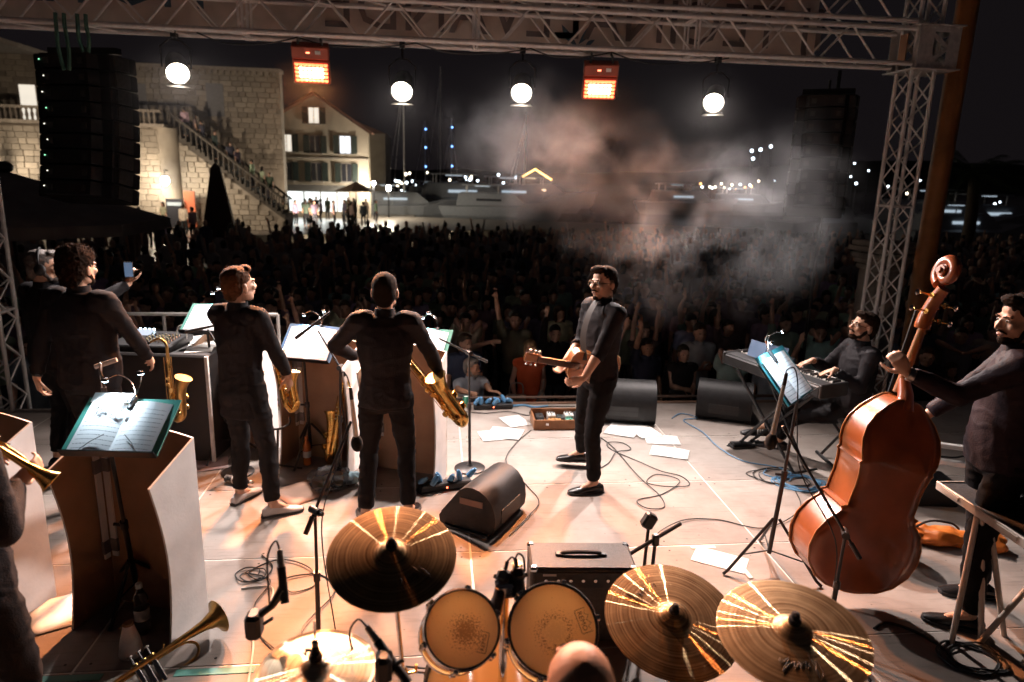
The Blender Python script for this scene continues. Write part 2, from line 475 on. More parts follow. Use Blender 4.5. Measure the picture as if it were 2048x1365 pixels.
# sleeve block where the lamp truss meets the tower
sb = thing('sleeve_block', 'riveted metal corner block with triangular cut-outs on the truss tower', 'truss block', (4.78, 6.93, 3.60))
PL = mat('brushed_plate', (.70, .67, .64), .42, .35, .15, 22, .04, 90)
def plate(parent, W, H, M, nm):
    mb = MB(); th = .008
    mb.box((W / 2, 0, .03), (W, th, .06)); mb.box((W / 2, 0, H - .03), (W, th, .06))
    a = .36 * W; c = .30 * W
    mb.box((a / 2, .0005, H / 2), (a, th, H - .12)); mb.box((W - c / 2, .0005, H / 2), (c, th, H - .12))
    # diagonal webs
    for (xa, za), (xb, zb) in (((a, .06), (W - c, .06 + (H - .12) * .48)), ((W - c, .06 + (H - .12) * .48), (a, H - .09))):
        p = Vector((xa, 0, za)); q = Vector((xb, 0, zb)); d = (q - p); n = Vector((-d.z, 0, d.x)).normalized() * .022
        mb.add([p + n + V(0, -th / 2, 0), q + n + V(0, -th / 2, 0), q - n + V(0, -th / 2, 0), p - n + V(0, -th / 2, 0),
                p + n + V(0, th / 2, 0), q + n + V(0, th / 2, 0), q - n + V(0, th / 2, 0), p - n + V(0, th / 2, 0)],
               [(0, 1, 2, 3), (7, 6, 5, 4), (0, 4, 5, 1), (2, 6, 7, 3), (1, 5, 6, 2), (0, 3, 7, 4)])
    mb.v = [tuple(M @ Vector(p)) for p in mb.v]
    pl = mb.build(nm, PL, parent, False)
    for bx in (.04, W * .32, W * .68, W - .04):
        for bz in (.025, H - .025):
            b_ = MB(); b_.tube((bx, -.012, bz), (bx, .004, bz), .008, n=8); b_.v = [tuple(M @ Vector(p)) for p in b_.v]; b_.build('bolt', ALU, pl)
    return pl
plate(sb, .44, .40, Matrix.Translation((.0, 0, 0)), 'face_plate')
plate(sb, .44, .40, Matrix.Translation((0, .46, 0)), 'face_plate')
plate(sb, .44, .40, Matrix.Translation((.445, .01, 0)) @ Matrix.Rotation(pi / 2, 4, 'Z'), 'side_plate')
MB().box((-.004, .235, .2), (.010, .12, .30)).build('end_plate', mat('orange_brown_plate', (.35, .17, .09), .5, .5), sb, False)
MB().box((.22, .23, .405), (.50, .52, .012)).build('flange', PL, sb, False)
MB().box((.22, .23, -.008), (.50, .52, .012)).build('flange', PL, sb, False)

# ------------------------------------------------------------------ banner behind the trusses (seen from its back)
def banner_mat():
    m = mat('banner_cloth', (.72, .62, .54), .85, 0, .18, 3, .15, 8)
    b = m.node_tree.nodes['Principled BSDF']
    return m
ban = thing('banner', 'long pale printed banner hung behind the truss, lettering seen reversed', 'banner', (0, 7.47, 3.60))
mb = MB(); NX = 90
for i in range(NX + 1):
    x = -4.6 + (3.98 + 4.6) * i / NX
    for z in (.06, .5, .9, 1.3):
        mb.v.append((x, .015 * sin(x * 3.1 + z * 2) + .01 * sin(x * 9), z))
for i in range(NX):
    for k in range(3):
        a = i * 4 + k; mb.f.append((a, a + 4, a + 5, a + 1)); mb.mi.append(0)
mb.build('cloth', banner_mat(), ban)
INK = mat('banner_ink', (.20, .17, .165), .85, 0, .15, 5); INKB = mat('banner_ink_blue', (.08, .14, .19), .85, 0, .15, 5); INKT = mat('banner_ink_teal', (.04, .085, .075), .85, 0, .1)
# text lies on the camera side of the cloth mirrored about x
MIR = Matrix.Scale(-1, 4, (1, 0, 0))
def ban_text(s, size, x, z, m, shear=0):
    M = Matrix.Translation((x, -.035, z)) @ Matrix.Rotation(pi / 2, 4, 'X') @ MIR
    return text_mesh(s, size, m, 'lettering', ban, M, .001, 'CENTER', shear)
ban_text('LEVANDE', .60, .18, .20, INK)
ban_text('IJ TEGINAL', .60, 2.62, .20, INK)
ban_text('HVAR - CROATIA', .115, -1.72, .40, INK)
ban_text('HOTEL', .62, -3.15, .30, INKB)
mb = MB()
def leaf(a, b, w):
    a = Vector(a); b = Vector(b); d = b - a; n = Vector((-d.z, 0, d.x)).normalized(); P = []
    for k in range(7):
        t = k / 6; P.append(a + d * t + n * (w * sin(pi * t)))
    for k in range(5, 0, -1):
        t = k / 6; P.append(a + d * t - n * (w * .35 * sin(pi * t)))
    mb.add(P, [tuple(range(len(P)))])
X = 1.42
leaf((X, -.03, .13), (X - .17, -.03, .33), .05); leaf((X + .01, -.03, .15), (X + .14, -.03, .36), -.045); leaf((X, -.031, .22), (X - .02, -.031, .42), .03)
leaf((X + .08, -.03, .12), (X + .18, -.03, .2), .03)
mb.build('plant_emblem', INKB, ban, False)

# ------------------------------------------------------------------ stage lamps
def spot(name, loc, target, power, col, size, angle, blend=.4, parent=None):
    d = bpy.data.lights.new(name, 'SPOT'); d.energy = power; d.color = col; d.shadow_soft_size = size
    d.spot_size = radians(angle); d.spot_blend = blend
    o = bpy.data.objects.new(name, d); COL.objects.link(o)
    o.location = loc; o.rotation_euler = (Vector(target) - Vector(loc)).to_track_quat('-Z', 'Y').to_euler()
    return o
HOT = mat('lamp_filament_glow', (1, 1, 1), .5, 0, 0, emit=(1, .86, .68), estr=60)
CAN = mat('lamp_housing', (.02, .02, .021), .5, .2, .2, 20)
REFL = mat('barn_door', (.10, .095, .09), .5, .5, .1)
def par_lamp(loc, target, label, power, size=.095):
    t = thing('stage_lamp', label, 'stage lamp', loc, 0, 'white lamps on the front truss')
    d = (Vector(target) - Vector(loc)).normalized(); q = d.to_track_quat('Z', 'Y'); R = q.to_matrix()
    MB().lathe([(size * .75, -.26), (size * .95, -.22), (size * 1.08, -.06), (size * 1.12, .02), (size * 1.16, .03), (size * 1.16, .04), (size * 1.06, .04), (size * 1.02, 0.0), (size, -.02)], rot=R, n=24).build('housing', CAN, t)
    MB().lathe([(.0005, .012), (size * .5, .01), (size * .85, .004), (size * 1.0, -.004)], rot=R, n=24, cap=False).build('lens', HOT, t)
    up = Vector((0, 0, 1)); s = d.cross(up).normalized()
    y = MB()
    c = d * -.08
    y.path([c + s * size * 1.3, c + s * size * 1.35 + up * .18, c + s * size * .5 + up * .25, c - s * size * .5 + up * .25, c - s * size * 1.35 + up * .18, c - s * size * 1.3], .009, n=6)
    y.build('yoke', CAN, t)
    ztop = 3.645 - loc[2]
    y = MB(); y.tube(c + up * .24, V(c.x, c.y, ztop - .03), .011, n=6); y.box((c.x, c.y, ztop - .015), (.05, .07, .06)); y.build('clamp', CAN, t)
    bd = MB(); e1 = d * .04 + (R @ V(0, -size * 1.15, 0)); a_, n_, _ = frame(d)
    dn = -(up - d * up.dot(d)).normalized()
    p = d * .04 + dn * size * 1.15
    q_ = p + d * .035 + dn * .004
    bd.add([p + s * size * .95, p - s * size * .95, q_ - s * size * 1.15, q_ + s * size * 1.15, p + s * size * .95 + dn * .003, p - s * size * .95 + dn * .003, q_ - s * size * 1.15 + dn * .003, q_ + s * size * 1.15 + dn * .003],
           [(0, 1, 2, 3), (7, 6, 5, 4), (0, 4, 5, 1), (1, 5, 6, 2), (2, 6, 7, 3), (3, 7, 4, 0)])
    bd.build('barn_door', REFL, t, False)
    L_ = spot('spot_light', Vector(loc) + d * .06, target, power, (1, .875, .835), size * .8, 132, .9)
    L_.parent = t; L_.matrix_parent_inverse = Matrix.Translation(-Vector(loc))
    return t
par_lamp((-2.42, 7.17, 3.29), (-.6, 2.7, .3), 'bright white stage lamp above the fortress stairs, leftmost on the truss', 900)
par_lamp((-.34, 7.17, 3.21), (-.5, 2.6, .2), 'round white stage lamp just right of the gabled house', 560)
par_lamp((.83, 7.17, 3.24), (.2, 2.6, .2), 'white stage lamp right above the grey smoke plume', 700)
par_lamp((2.81, 7.17, 3.22), (.6, 2.6, .3), 'round white stage lamp nearest the truss tower', 1250)
LEDM = mat('led_orange', (1, .9, .8), .5, 0, 0, emit=(1, .62, .40), estr=9)
LEDR = mat('led_deep_orange', (1, .6, .4), .5, 0, 0, emit=(1, .13, .045), estr=5)  # redder outer cells stand in for the halo round the panel
LEDH = mat('led_housing_painted_glow', (.30, .06, .03), .5, 0, .1)  # orange spill light painted into the housing colour
def led_panel(loc, target, label, power):
    t = thing('led_wash_light', label, 'stage lamp', loc, 0, 'orange LED panels on the front truss')
    d = (Vector(target) - Vector(loc)).normalized(); s = d.cross(V(0, 0, 1)).normalized(); u = s.cross(d)
    M = Matrix((s, u, d)).transposed()
    MB().bbox(-d * .05, (.34, .235, .08), .012, M).build('housing', LEDH, t, False)
    mb = MB().bbox(u * .185 - d * .06, (.34, .12, .12), .01, M); mb.build('control_box', LEDH, t, False)
    MB().box(u * .195 + s * -.07 + d * .002, (.05, .035, .006), M).build('label_plate', PAPER, t, False)
    MB().box(u * .19 + s * .02 + d * .002, (.035, .014, .006), M).build('display', mat('red_display', (.1, .02, .02), .5, 0, 0, emit=(1, .25, .12), estr=4), t, False)
    cell = MB().tube((0, 0, -.006), (0, 0, .006), .0185, n=10).mesh('led_cell', LEDM)
    cell2 = MB().tube((0, 0, -.006), (0, 0, .006), .0185, n=10).mesh('led_cell', LEDR)
    for i in range(8):
        for k in range(5):
            o = bpy.data.objects.new('led_cell', cell2 if (i in (0, 7) or k in (0, 4)) else cell); COL.objects.link(o); o.parent = t
            p = s * (-.133 + i * .038) + u * (-.076 + k * .038) - d * .006
            o.location = p; o.rotation_euler = M.to_euler()
    for sg in (-1, 1):
        MB().path([s * sg * .11 + u * .24 - d * .05, s * sg * .10 + u * .30 - d * .05, V((s * sg * .1).x, 0, 3.62 - loc[2])], .012, n=6).build('bracket', CAN, t)
    d_ = bpy.data.lights.new('led_wash', 'AREA'); d_.shape = 'RECTANGLE'; d_.size = .3; d_.size_y = .19; d_.energy = power; d_.color = (1, .36, .14); d_.spread = radians(75)
    o = bpy.data.objects.new('led_wash', d_); COL.objects.link(o); o.location = Vector(loc) + d * .02
    o.rotation_euler = d.to_track_quat('-Z', 'Y').to_euler(); o.parent = t; o.matrix_parent_inverse = Matrix.Translation(-Vector(loc))
    return t
led_panel((-1.19, 7.15, 3.33), (-.8, 2.6, .6), 'square orange LED panel glowing over the gabled house', 205)
led_panel((1.61, 7.15, 3.29), (1.0, 2.6, .6), 'square orange LED panel hanging right of the smoke plume', 115)
# ------------------------------------------------------------------ band desks (U-shaped plywood fronts)
WHITEP = mat('desk_white_paint', (.84, .80, .77), .55, 0, .08, 7, .05, 60)
PLYI = mat('desk_raw_board', (.34, .21, .13), .6, 0, .16, 5, .06, 50)
TAPE = mat('grey_tape', (.22, .20, .20), .5, 0, .15, 20)
def panel_mesh(poly, th=.012):
    # polygon in (u, z); outer face at y=+th/2 white, inner raw
    n = len(poly); mb = MB()
    a = [(u, th / 2, z) for u, z in poly]; b = [(u, -th / 2, z) for u, z in poly]
    mb.add(a, [tuple(range(n))], 0); mb.add(b, [tuple(range(n - 1, -1, -1))], 1)
    for i in range(n):
        j = (i + 1) % n
        mb.add([a[i], a[j], b[j], b[i]], [(0, 1, 2, 3)], 0)
    return mb
def desk(label, loc, rz):
    t = thing('band_desk', label, 'music desk', loc, rz, 'white-fronted band desks')
    W = .305
    front = [(-W, .0)] + [(-W + .61 * k / 12, 0) for k in range(1, 12)] + [(W, 0), (W, 1.06)] + [(W - .61 * k / 12, 1.06 + .035 * sin(pi * k / 12)) for k in range(1, 12)] + [(-W, 1.06)]
    panel_mesh(front).build('front_panel', [WHITEP, PLYI], t, False)
    for sg in (-1, 1):
        poly = [(0.007, 0.0), (.30, .0)]
        for k in range(1, 16):
            s_ = k / 16; poly.append((.30 + .03 * s_ - .062 * sin(pi * s_), .92 * s_))
        poly += [(.33, .92), (.007, 1.06)]
        mb = panel_mesh(poly)
        # u runs towards -y, outside faces +-x
        mb.v = [(sg * (W + .002) + sg * y, -u, z) for u, y, z in mb.v]
        mb.build('wing_panel', [WHITEP, PLYI], t, False)
    # joint battens and tape at the left corner
    for dx, dy, r in ((-W + .045, -.014, 0), (-W + .022, -.05, pi / 2)):
        st = MB().box((0, 0, 0), (.035, .012, .62)); st.v = [tuple(Matrix.Translation((dx, dy, .60)) @ Matrix.Rotation(r, 4, 'Z') @ Vector(p)) for p in st.v]
        st.build('batten', WHITEP, t, False)
        for z in (.36, .84):
            tp = MB().box((0, 0, 0), (.045, .018, .075)); tp.v = [tuple(Matrix.Translation((dx, dy, z)) @ Matrix.Rotation(r, 4, 'Z') @ Vector(p)) for p in tp.v]
            tp.build('tape', TAPE, t, False)
    return t
DZ = radians(-20.5)
desk('white-sided band desk at lower left with the open Bugle Call Rag parts', (-1.545, 3.63, 0), DZ)
desk('pink-lit band desk cut by the left edge behind the trumpet', (-2.47, 3.89, 0), DZ)
desk('tan band desk between the mixing console and the second saxophonist', (-1.69, 6.10, 0), DZ)
desk('tan band desk with a saxophone stand and orange bottle behind it', (-.91, 5.72, 0), DZ)
desk('tan band desk in front of the crop-haired baritone saxophonist', (-.21, 5.42, 0), DZ)

# ------------------------------------------------------------------ music stands
def page_material(name, seed, dense):
    m = bpy.data.materials.new(name); m.use_nodes = True
    nt = m.node_tree; N = nt.nodes; L = nt.links; b = N['Principled BSDF']
    tc = N.new('ShaderNodeTexCoord'); sp = N.new('ShaderNodeSeparateXYZ'); L.new(tc.outputs['Object'], sp.inputs[0])
    dv = N.new('ShaderNodeMath'); dv.operation = 'DIVIDE'; dv.inputs[1].default_value = .0265; L.new(sp.outputs[1], dv.inputs[0])
    fr = N.new('ShaderNodeMath'); fr.operation = 'FRACT'; L.new(dv.outputs[0], fr.inputs[0])
    band = N.new('ShaderNodeMapRange'); band.interpolation_type = 'SMOOTHSTEP'; band.inputs[1].default_value = .12; band.inputs[2].default_value = .02
    ab = N.new('ShaderNodeMath'); ab.operation = 'SUBTRACT'; ab.inputs[1].default_value = .5; L.new(fr.outputs[0], ab.inputs[0])
    ab2 = N.new('ShaderNodeMath'); ab2.operation = 'ABSOLUTE'; L.new(ab.outputs[0], ab2.inputs[0]); L.new(ab2.outputs[0], band.inputs[0])
    mp = N.new('ShaderNodeMapping'); mp.inputs['Scale'].default_value = (260, 60, 1); mp.inputs['Location'].default_value = (seed, seed * 3, 0); L.new(tc.outputs['Object'], mp.inputs[0])
    nz = N.new('ShaderNodeTexNoise'); nz.inputs['Scale'].default_value = 1; nz.inputs['Detail'].default_value = 3; L.new(mp.outputs[0], nz.inputs['Vector'])
    nr = N.new('ShaderNodeMapRange'); nr.inputs[1].default_value = .42; nr.inputs[2].default_value = .62; nr.inputs[3].default_value = .25; nr.inputs[4].default_value = dense; L.new(nz.outputs['Fac'], nr.inputs[0])
    mu = N.new('ShaderNodeMath'); mu.operation = 'MULTIPLY'; L.new(band.outputs[0], mu.inputs[0]); L.new(nr.outputs[0], mu.inputs[1])
    # margins
    ax = N.new('ShaderNodeMath'); ax.operation = 'ABSOLUTE'; L.new(sp.outputs[0], ax.inputs[0])
    mg = N.new('ShaderNodeMapRange'); mg.inputs[1].default_value = .092; mg.inputs[2].default_value = .088; L.new(ax.outputs[0], mg.inputs[0])
    m2 = N.new('ShaderNodeMath'); m2.operation = 'MULTIPLY'; L.new(mu.outputs[0], m2.inputs[0]); L.new(mg.outputs[0], m2.inputs[1])
    my = N.new('ShaderNodeMapRange'); my.inputs[1].default_value = .262; my.inputs[2].default_value = .258; L.new(sp.outputs[1], my.inputs[0])
    m3 = N.new('ShaderNodeMath'); m3.operation = 'MULTIPLY'; L.new(m2.outputs[0], m3.inputs[0]); L.new(my.outputs[0], m3.inputs[1])
    mx = N.new('ShaderNodeMixRGB'); mx.inputs[1].default_value = (.84, .84, .83, 1); mx.inputs[2].default_value = (.04, .04, .05, 1); L.new(m3.outputs[0], mx.inputs[0])
    L.new(mx.outputs[0], b.inputs['Base Color']); b.inputs['Roughness'].default_value = .6
    return m
PG = [page_material('score_page_a', 0, .95), page_material('score_page_b', 5, .8)]
def page_mesh(i, w=.212, h=.30, curl=.012, sg=1):
    mb = MB(); nx = 6
    for k in range(nx + 1):
        x = -w / 2 + w * k / nx
        zz = curl * sin(pi * (k / nx)) + .004 * sin(7 * k)
        for y in (0, h / 2, h): mb.v.append((x, y, zz + (.006 * sin(k * .8) if y == h else 0)))
    for k in range(nx):
        for j in (0, 1): a = k * 3 + j; mb.f.append((a, a + 3, a + 4, a + 1)); mb.mi.append(0)
    return mb.mesh('page', PG[i % 2], True)
INKP = mat('black_ink', (.008, .008, .008), .6, 0, 0)
LEDW = mat('clip_led', (1, 1, 1), .5, 0, 0, emit=(.62, .85, 1), estr=35)
def music_stand(label, base, top, rz, tilt, folder=(.07, .28, .22), lean_dir=None, lampside=0., lamp_power=20., title=False, foot_r=.28, n_lamps=1):
    t = thing('music_stand', label, 'music stand', base, 0, 'music stands with lit scores')
    top = Vector(top) - Vector(base)
    p = MB(); mid = top * .55
    p.tube((0, 0, .10), mid, .0145, n=10); p.build('lower_pole', BLACKM, t)
    MB().tube(mid * .98, top, .010, n=10).build('upper_pole', BLACKM, t)
    MB().tube(mid * .96, mid * 1.04, .020, n=10).build('collar', BLACKM, t)
    MB().tube(mid + V(-.02, 0, 0), mid + V(-.055, .01, 0), .009, n=8).build('knob', BLACKM, t)
    for k in range(3):
        a = rz + 2 * pi * k / 3 + .5
        d = V(cos(a), sin(a), 0)
        l = MB().path([top.normalized() * .34 + d * .02, d * foot_r * .9 + V(0, 0, .03), d * foot_r + V(0, 0, .008)], .010, n=8)
        leg = l.build('leg', BLACKM, t)
        MB().tube(V(0, 0, .12) + d * .01, d * foot_r * .62 + V(0, 0, .125), .005, n=6).build('strut', BLACKM, leg)
    # desk plate frame
    M = Matrix.Translation(top) @ Matrix.Rotation(rz, 4, 'Z') @ Matrix.Rotation(radians(90 - tilt), 4, 'X')
    def P(mb, nm, m, sm=False, par=t):
        mb.v = [tuple(M @ Vector(q)) for q in mb.v]; return mb.build(nm, m, par, sm)
    pl = P(MB().bbox((0, .13, -.006), (.47, .30, .006), .002), 'desk_plate', BLACKM)
    P(MB().box((0, -.026, .016), (.46, .005, .05)), 'lip', BLACKM, par=pl)
    fm = mat('folder_%d' % int(sum(folder) * 1000), folder, .45, 0, .1)
    P(MB().box((-.118, .148, .004), (.235, .345, .005)).box((.118, .148, .004), (.235, .345, .005)), 'folder', fm)
    for i, sx in enumerate((-1, 1)):
        o = bpy.data.objects.new('page', page_mesh(i)); COL.objects.link(o); o.parent = t
        o.matrix_local = M @ Matrix.Translation((sx * .098, -.016 + .004 * i, .012)) @ Matrix.Rotation(radians(-3.0 * sx), 4, 'Y')
        if title and i == 0:
            for (ty, s_) in ((.318, .042), (.235, .038)):
                text_mesh('Bugle Call Rag', s_, INKP, 'title', o, Matrix.Translation((.015, ty - (.018 if ty > .3 else 0), .029)) @ Matrix.Diagonal((.62, 1, 1, 1)), .0004, 'CENTER', .2, bold=.0009)
        MB().box((sx * .111, .135, .0085), (.216, .308, .003)); 
    if title:
        P(MB().box((-.112, .315, .017), (.205, .062, .002)), 'loose_page', PAPER)
        # bent wire page holders
        for sx in (-1, 1):
            P(MB().path([(sx * .14, -.02, .03), (sx * .10, .03, .034), (sx * .05, .075, .034)], .0018, n=5), 'page_wire', BLACKM, True)
    # clip lamp
    for j in range(n_lamps):
        lx = lampside
        c = P(MB().bbox((lx, .285, .012), (.026, .085, .030), .006), 'clip_lamp', BLACKP)
        for q in range(2):
            sx = (-1 if q == 0 else 1) if n_lamps == 1 else 0
            if lampside > .05: ex = lx - .12 + .05 * q
            else: ex = lx + (-.13 if q == 0 else .05)
            head = V(ex, .35 + .03 * q, .115 + .03 * q)
            P(MB().path(spline([(lx, .32, .012), (lx + (ex - lx) * .25, .39, .05), (lx + (ex - lx) * .65, .40, .10), head], 5), .0032, n=6), 'gooseneck', CHROME, True, c)
            P(MB().ell(head, (.021, .012, .009), n=10, m=5), 'lamp_head', BLACKP, True, c)
            P(MB().ell(head + V(0, -.001, -.007), (.017, .009, .005), n=10, m=5), 'led', LEDW, True, c)
            if q == 0:
                d_ = bpy.data.lights.new('clip_light', 'SPOT'); d_.energy = lamp_power; d_.color = (.70, .86, 1); d_.shadow_soft_size = .012; d_.spot_size = radians(150); d_.spot_blend = .8
                lo = bpy.data.objects.new('clip_light', d_); COL.objects.link(lo); lo.parent = t
                a = M @ (head + V(0, -.004, -.014)); b_ = M @ V(0.0, .12, 0)
                lo.location = a; lo.rotation_euler = (b_ - a).to_track_quat('-Z', 'Y').to_euler()
    return t
music_stand('black music stand holding the open Bugle Call Rag parts in a green folder', (-1.70, 3.70, 0), (-1.575, 3.32, 1.075), radians(-6), 57, title=True, lamp_power=18)
music_stand('lit music stand right of the mixing console, half behind the second saxophonist', (-1.86, 5.86, 0), (-1.93, 5.93, 1.08), radians(-8), 56, lampside=.08, lamp_power=18)
music_stand('lit music stand with an open score between the two middle saxophonists', (-1.08, 5.72, 0), (-1.08, 5.60, .93), radians(-18), 45, (.05, .14, .28), lampside=.05, lamp_power=18)
music_stand('music stand mostly hidden by the baritone saxophonist with a green-edged score', (-.20, 5.60, 0), (-.16, 5.58, .93), radians(-18), 50, lampside=.1, lamp_power=12)
music_stand('lit music stand with a two-page score in front of the double bass', (2.14, 3.82, 0), (2.235, 3.88, 1.15), radians(44), 42, (.05, .26, .30), lampside=-.02, lamp_power=18, foot_r=.34)

# small tilted score lying on the keyboard
t = thing('score_book', 'blue-lit score book propped up on the keyboard', 'book', (2.93, 5.72, .875), radians(-62))
for sx in (-1, 1):
    mb = MB().box((0, 0, 0), (.20, .006, .15)); mb.v = [tuple(Matrix.Translation((sx * .10, .02, .075)) @ Matrix.Rotation(sx * .18, 4, 'Z') @ Matrix.Rotation(-.25, 4, 'X') @ Vector(p)) for p in mb.v]
    mb.build('page', mat('page_painted_blue_light', (.14, .22, .36), .6, 0, .08), t, False)  # blue light is painted into the page colour

# ------------------------------------------------------------------ microphones
MICG = mat('mic_silver', (.55, .52, .47), .3, 1, .15, 40)
FOAM = mat('foam_windscreen', (.012, .012, .013), .95, 0, .2, 60, .5, 220)
def mic_stand(label, base, pivot, tip, kind='round', legs=True, butt=None, group='microphone stands'):
    t = thing('microphone_stand', label, 'mic stand', base, 0, group)
    b = Vector(base); pv = Vector(pivot) - b; tp = Vector(tip) - b
    if kind == 'round':
        MB().lathe([(.001, 0), (.13, 0), (.13, .012), (.11, .022), (.03, .03), (.014, .05)], n=24).build('round_base', BLACKM, t)
    else:
        for k in range(3):
            a = 2 * pi * k / 3 + .7
            MB().path([(cos(a) * .02, sin(a) * .02, .10), (cos(a) * .31, sin(a) * .31, .012)], .009, n=6).build('leg', BLACKM, t)
    m = pv * .55
    MB().tube((0, 0, .02), m, .0125, n=10).build('lower_pole', BLACKM, t)
    MB().tube(m * .97, pv, .0085, n=10).build('upper_pole', BLACKM, t)
    MB().tube(m * .94, m * 1.05, .018, n=10).build('clutch', BLACKM, t)
    d = (tp - pv).normalized(); s, n_, _ = frame(d)
    cl = MB().tube(pv - s * .03, pv + s * .035, .02, n=10); cl.tube(pv + s * .03, pv + s * .06, .012, n=8); cl.build('boom_clutch', BLACKM, t)
    bt = pv - d * (butt if butt else .14)
    MB().tube(bt, tp, .0075, n=8).build('boom_arm', BLACKM, t)
    MB().tube(bt - d * .03, bt + d * .06, .0125, n=8).build('counterweight', BLACKM, t)
    return t
def hand_mic(label, a, b, foam=True, cable=None, group='microphones'):
    a = Vector(a); b = Vector(b); d = (b - a).normalized(); Ln = (b - a).length
    t = thing('microphone', label, 'microphone', a, 0, group)
    z = Vector((0, 0, 0))
    MB().path([z, d * Ln * .30, d * Ln * .72], [.0095, .0115, .0135], n=10).build('handle', MICG if foam else BLACKM, t)
    MB().tube(-d * .065, z, .0085, .010, n=10).build('cable_plug', BLACKP, t)
    if foam:
        me = MB().ell(d * (Ln * .72 + .036), (.031, .031, .047), rot=d.to_track_quat('Z', 'Y').to_matrix(), n=16, m=10)
        me.build('foam_windscreen', FOAM, t)
    else:
        MB().tube(d * Ln * .72, d * Ln, .0145, n=10).build('capsule', BLACKM, t)
    if cable:
        MB().path(spline([-d * .06] + [Vector(c) - a for c in cable], 7), .0034, n=6).build('cable', CABLE, t)
    return t
mic_stand('black boom stand rising behind the left crash cymbal', (-.605, 3.19, 0), (-.595, 3.19, .80), (-.43, 3.36, 1.20), butt=.09)
hand_mic('silver foam-capped microphone hanging head-down before the baritone saxophonist', (-.425, 3.37, 1.315), (-.405, 3.40, 1.02), cable=[(-.445, 3.36, 1.44), (-.47, 3.36, 1.45), (-.475, 3.37, 1.30), (-.46, 3.38, 1.12), (-.50, 3.33, .98), (-.57, 3.22, .72), (-.54, 3.2, .3), (-.45, 3.1, .006), (-.2, 3.0, .006)])
mic_stand('black boom stand in front of the double bass', (2.11, 3.06, 0), (2.12, 3.06, .66), (1.79, 3.22, 1.20), butt=.12, kind='tripod')
hand_mic('silver foam-capped microphone hanging head-down by the bass music stand', (1.775, 3.23, 1.42), (1.735, 3.23, 1.04), cable=[(1.78, 3.23, 1.50), (1.82, 3.23, 1.51), (1.845, 3.22, 1.42), (1.86, 3.2, 1.2), (1.9, 3.17, .95), (2.08, 3.08, .62), (2.1, 3.05, .3), (2.08, 2.95, .01)])
mic_stand('thin straight microphone stand by the clip-lit score of the baritone player', (.28, 5.45, 0), (.26, 5.43, 1.02), (.02, 5.30, 1.17), butt=.17)
mic_stand('slim microphone stand between the white desk side and the middle score', (-.78, 5.30, 0), (-.755, 5.33, .93), (-.92, 5.36, 1.22), butt=.05)
hand_mic('black stick microphone lying across the middle score', (-.87, 5.33, 1.33), (-1.08, 5.30, 1.17), foam=False)
mic_stand('microphone stand half hidden by the second saxophonist', (-1.62, 5.45, 0), (-1.66, 5.46, .98), (-1.78, 5.48, 1.20), butt=.05)
hand_mic('black stick microphone crossing the score beside the console', (-1.72, 5.48, 1.23), (-1.94, 5.46, 1.18), foam=False)

# ------------------------------------------------------------------ stage monitors
GRILL = mat('monitor_grille', (.022, .021, .021), .6, .1, .25, 120, .35, 400)
MONB = mat('monitor_black_paint', (.014, .0135, .014), .5, 0, .25, 20, .15, 150, spec=.3)
def wedge(label, loc, rz, L_=.62, s=1., tag_mat=None):
    t = thing('stage_monitor', label, 'monitor speaker', loc, rz, 'floor monitor wedges')
    # side profile in (y, z), extruded along x
    prof = [(-.24, 0), (.21, 0), (.24, .04), (.25, .12), (.24, .20), (.215, .26), (.17, .315), (.11, .35), (.05, .362), (-.01, .355), (-.06, .325), (-.25, .07)]
    prof = [(y * s, z * s) for y, z in prof]
    M = Matrix(((0, 0, 1, 0), (1, 0, 0, 0), (0, 1, 0, 0), (0, 0, 0, 1)))
    MB().prism(prof, -L_ / 2, L_ / 2, M).build('cabinet', MONB, t, True, angle=28)
    # sloping grille
    a = V(0, -.25 * s, .07 * s); b = V(0, -.05 * s, .33 * s); d = b - a; n = V(0, -d.z, d.y).normalized()
    mb = MB(); e = .02
    q = [V(-L_ / 2 + e, a.y, a.z) + d * .06, V(L_ / 2 - e, a.y, a.z) + d * .06, V(L_ / 2 - e, a.y, a.z) + d * .94, V(-L_ / 2 + e, a.y, a.z) + d * .94]
    mb.add([p + n * .008 for p in q] + [p - n * .004 for p in q], [(0, 1, 2, 3), (7, 6, 5, 4), (0, 4, 5, 1), (1, 5, 6, 2), (2, 6, 7, 3), (3, 7, 4, 0)])
    mb.build('grille', GRILL, t, False)
    for sg in (-1, 1):
        hb = MB().box((sg * (L_ / 2 + .002), .04 * s, .24 * s), (.006, .20 * s, .05 * s)); hb.build('side_handle', mat('handle_tape', (.20, .12, .09), .6, 0, .1), t, False)
    MB().box((0, .246 * s, .12 * s), (.30, .008, .10)).build('connector_plate', BLACKP, t, False)
    for sx in (-.25, .25):
        MB().box((sx, .0, -.0), (.05, .4 * s, .02)).build('rubber_foot', BLACKP, t, False)
    return t
wedge('black floor monitor in mid stage behind the left crash cymbal', (.34, 4.60, 0.011), radians(58 + 180), .50, .90)
wedge('grey-lit floor monitor behind the guitarist at the stage edge', (1.93, 6.72, 0.011), radians(-12 + 180), .66, 1.12)
wedge('dark floor monitor under the keyboard at the stage edge', (3.05, 6.72, 0.011), radians(-25 + 180), .55, 1.05)

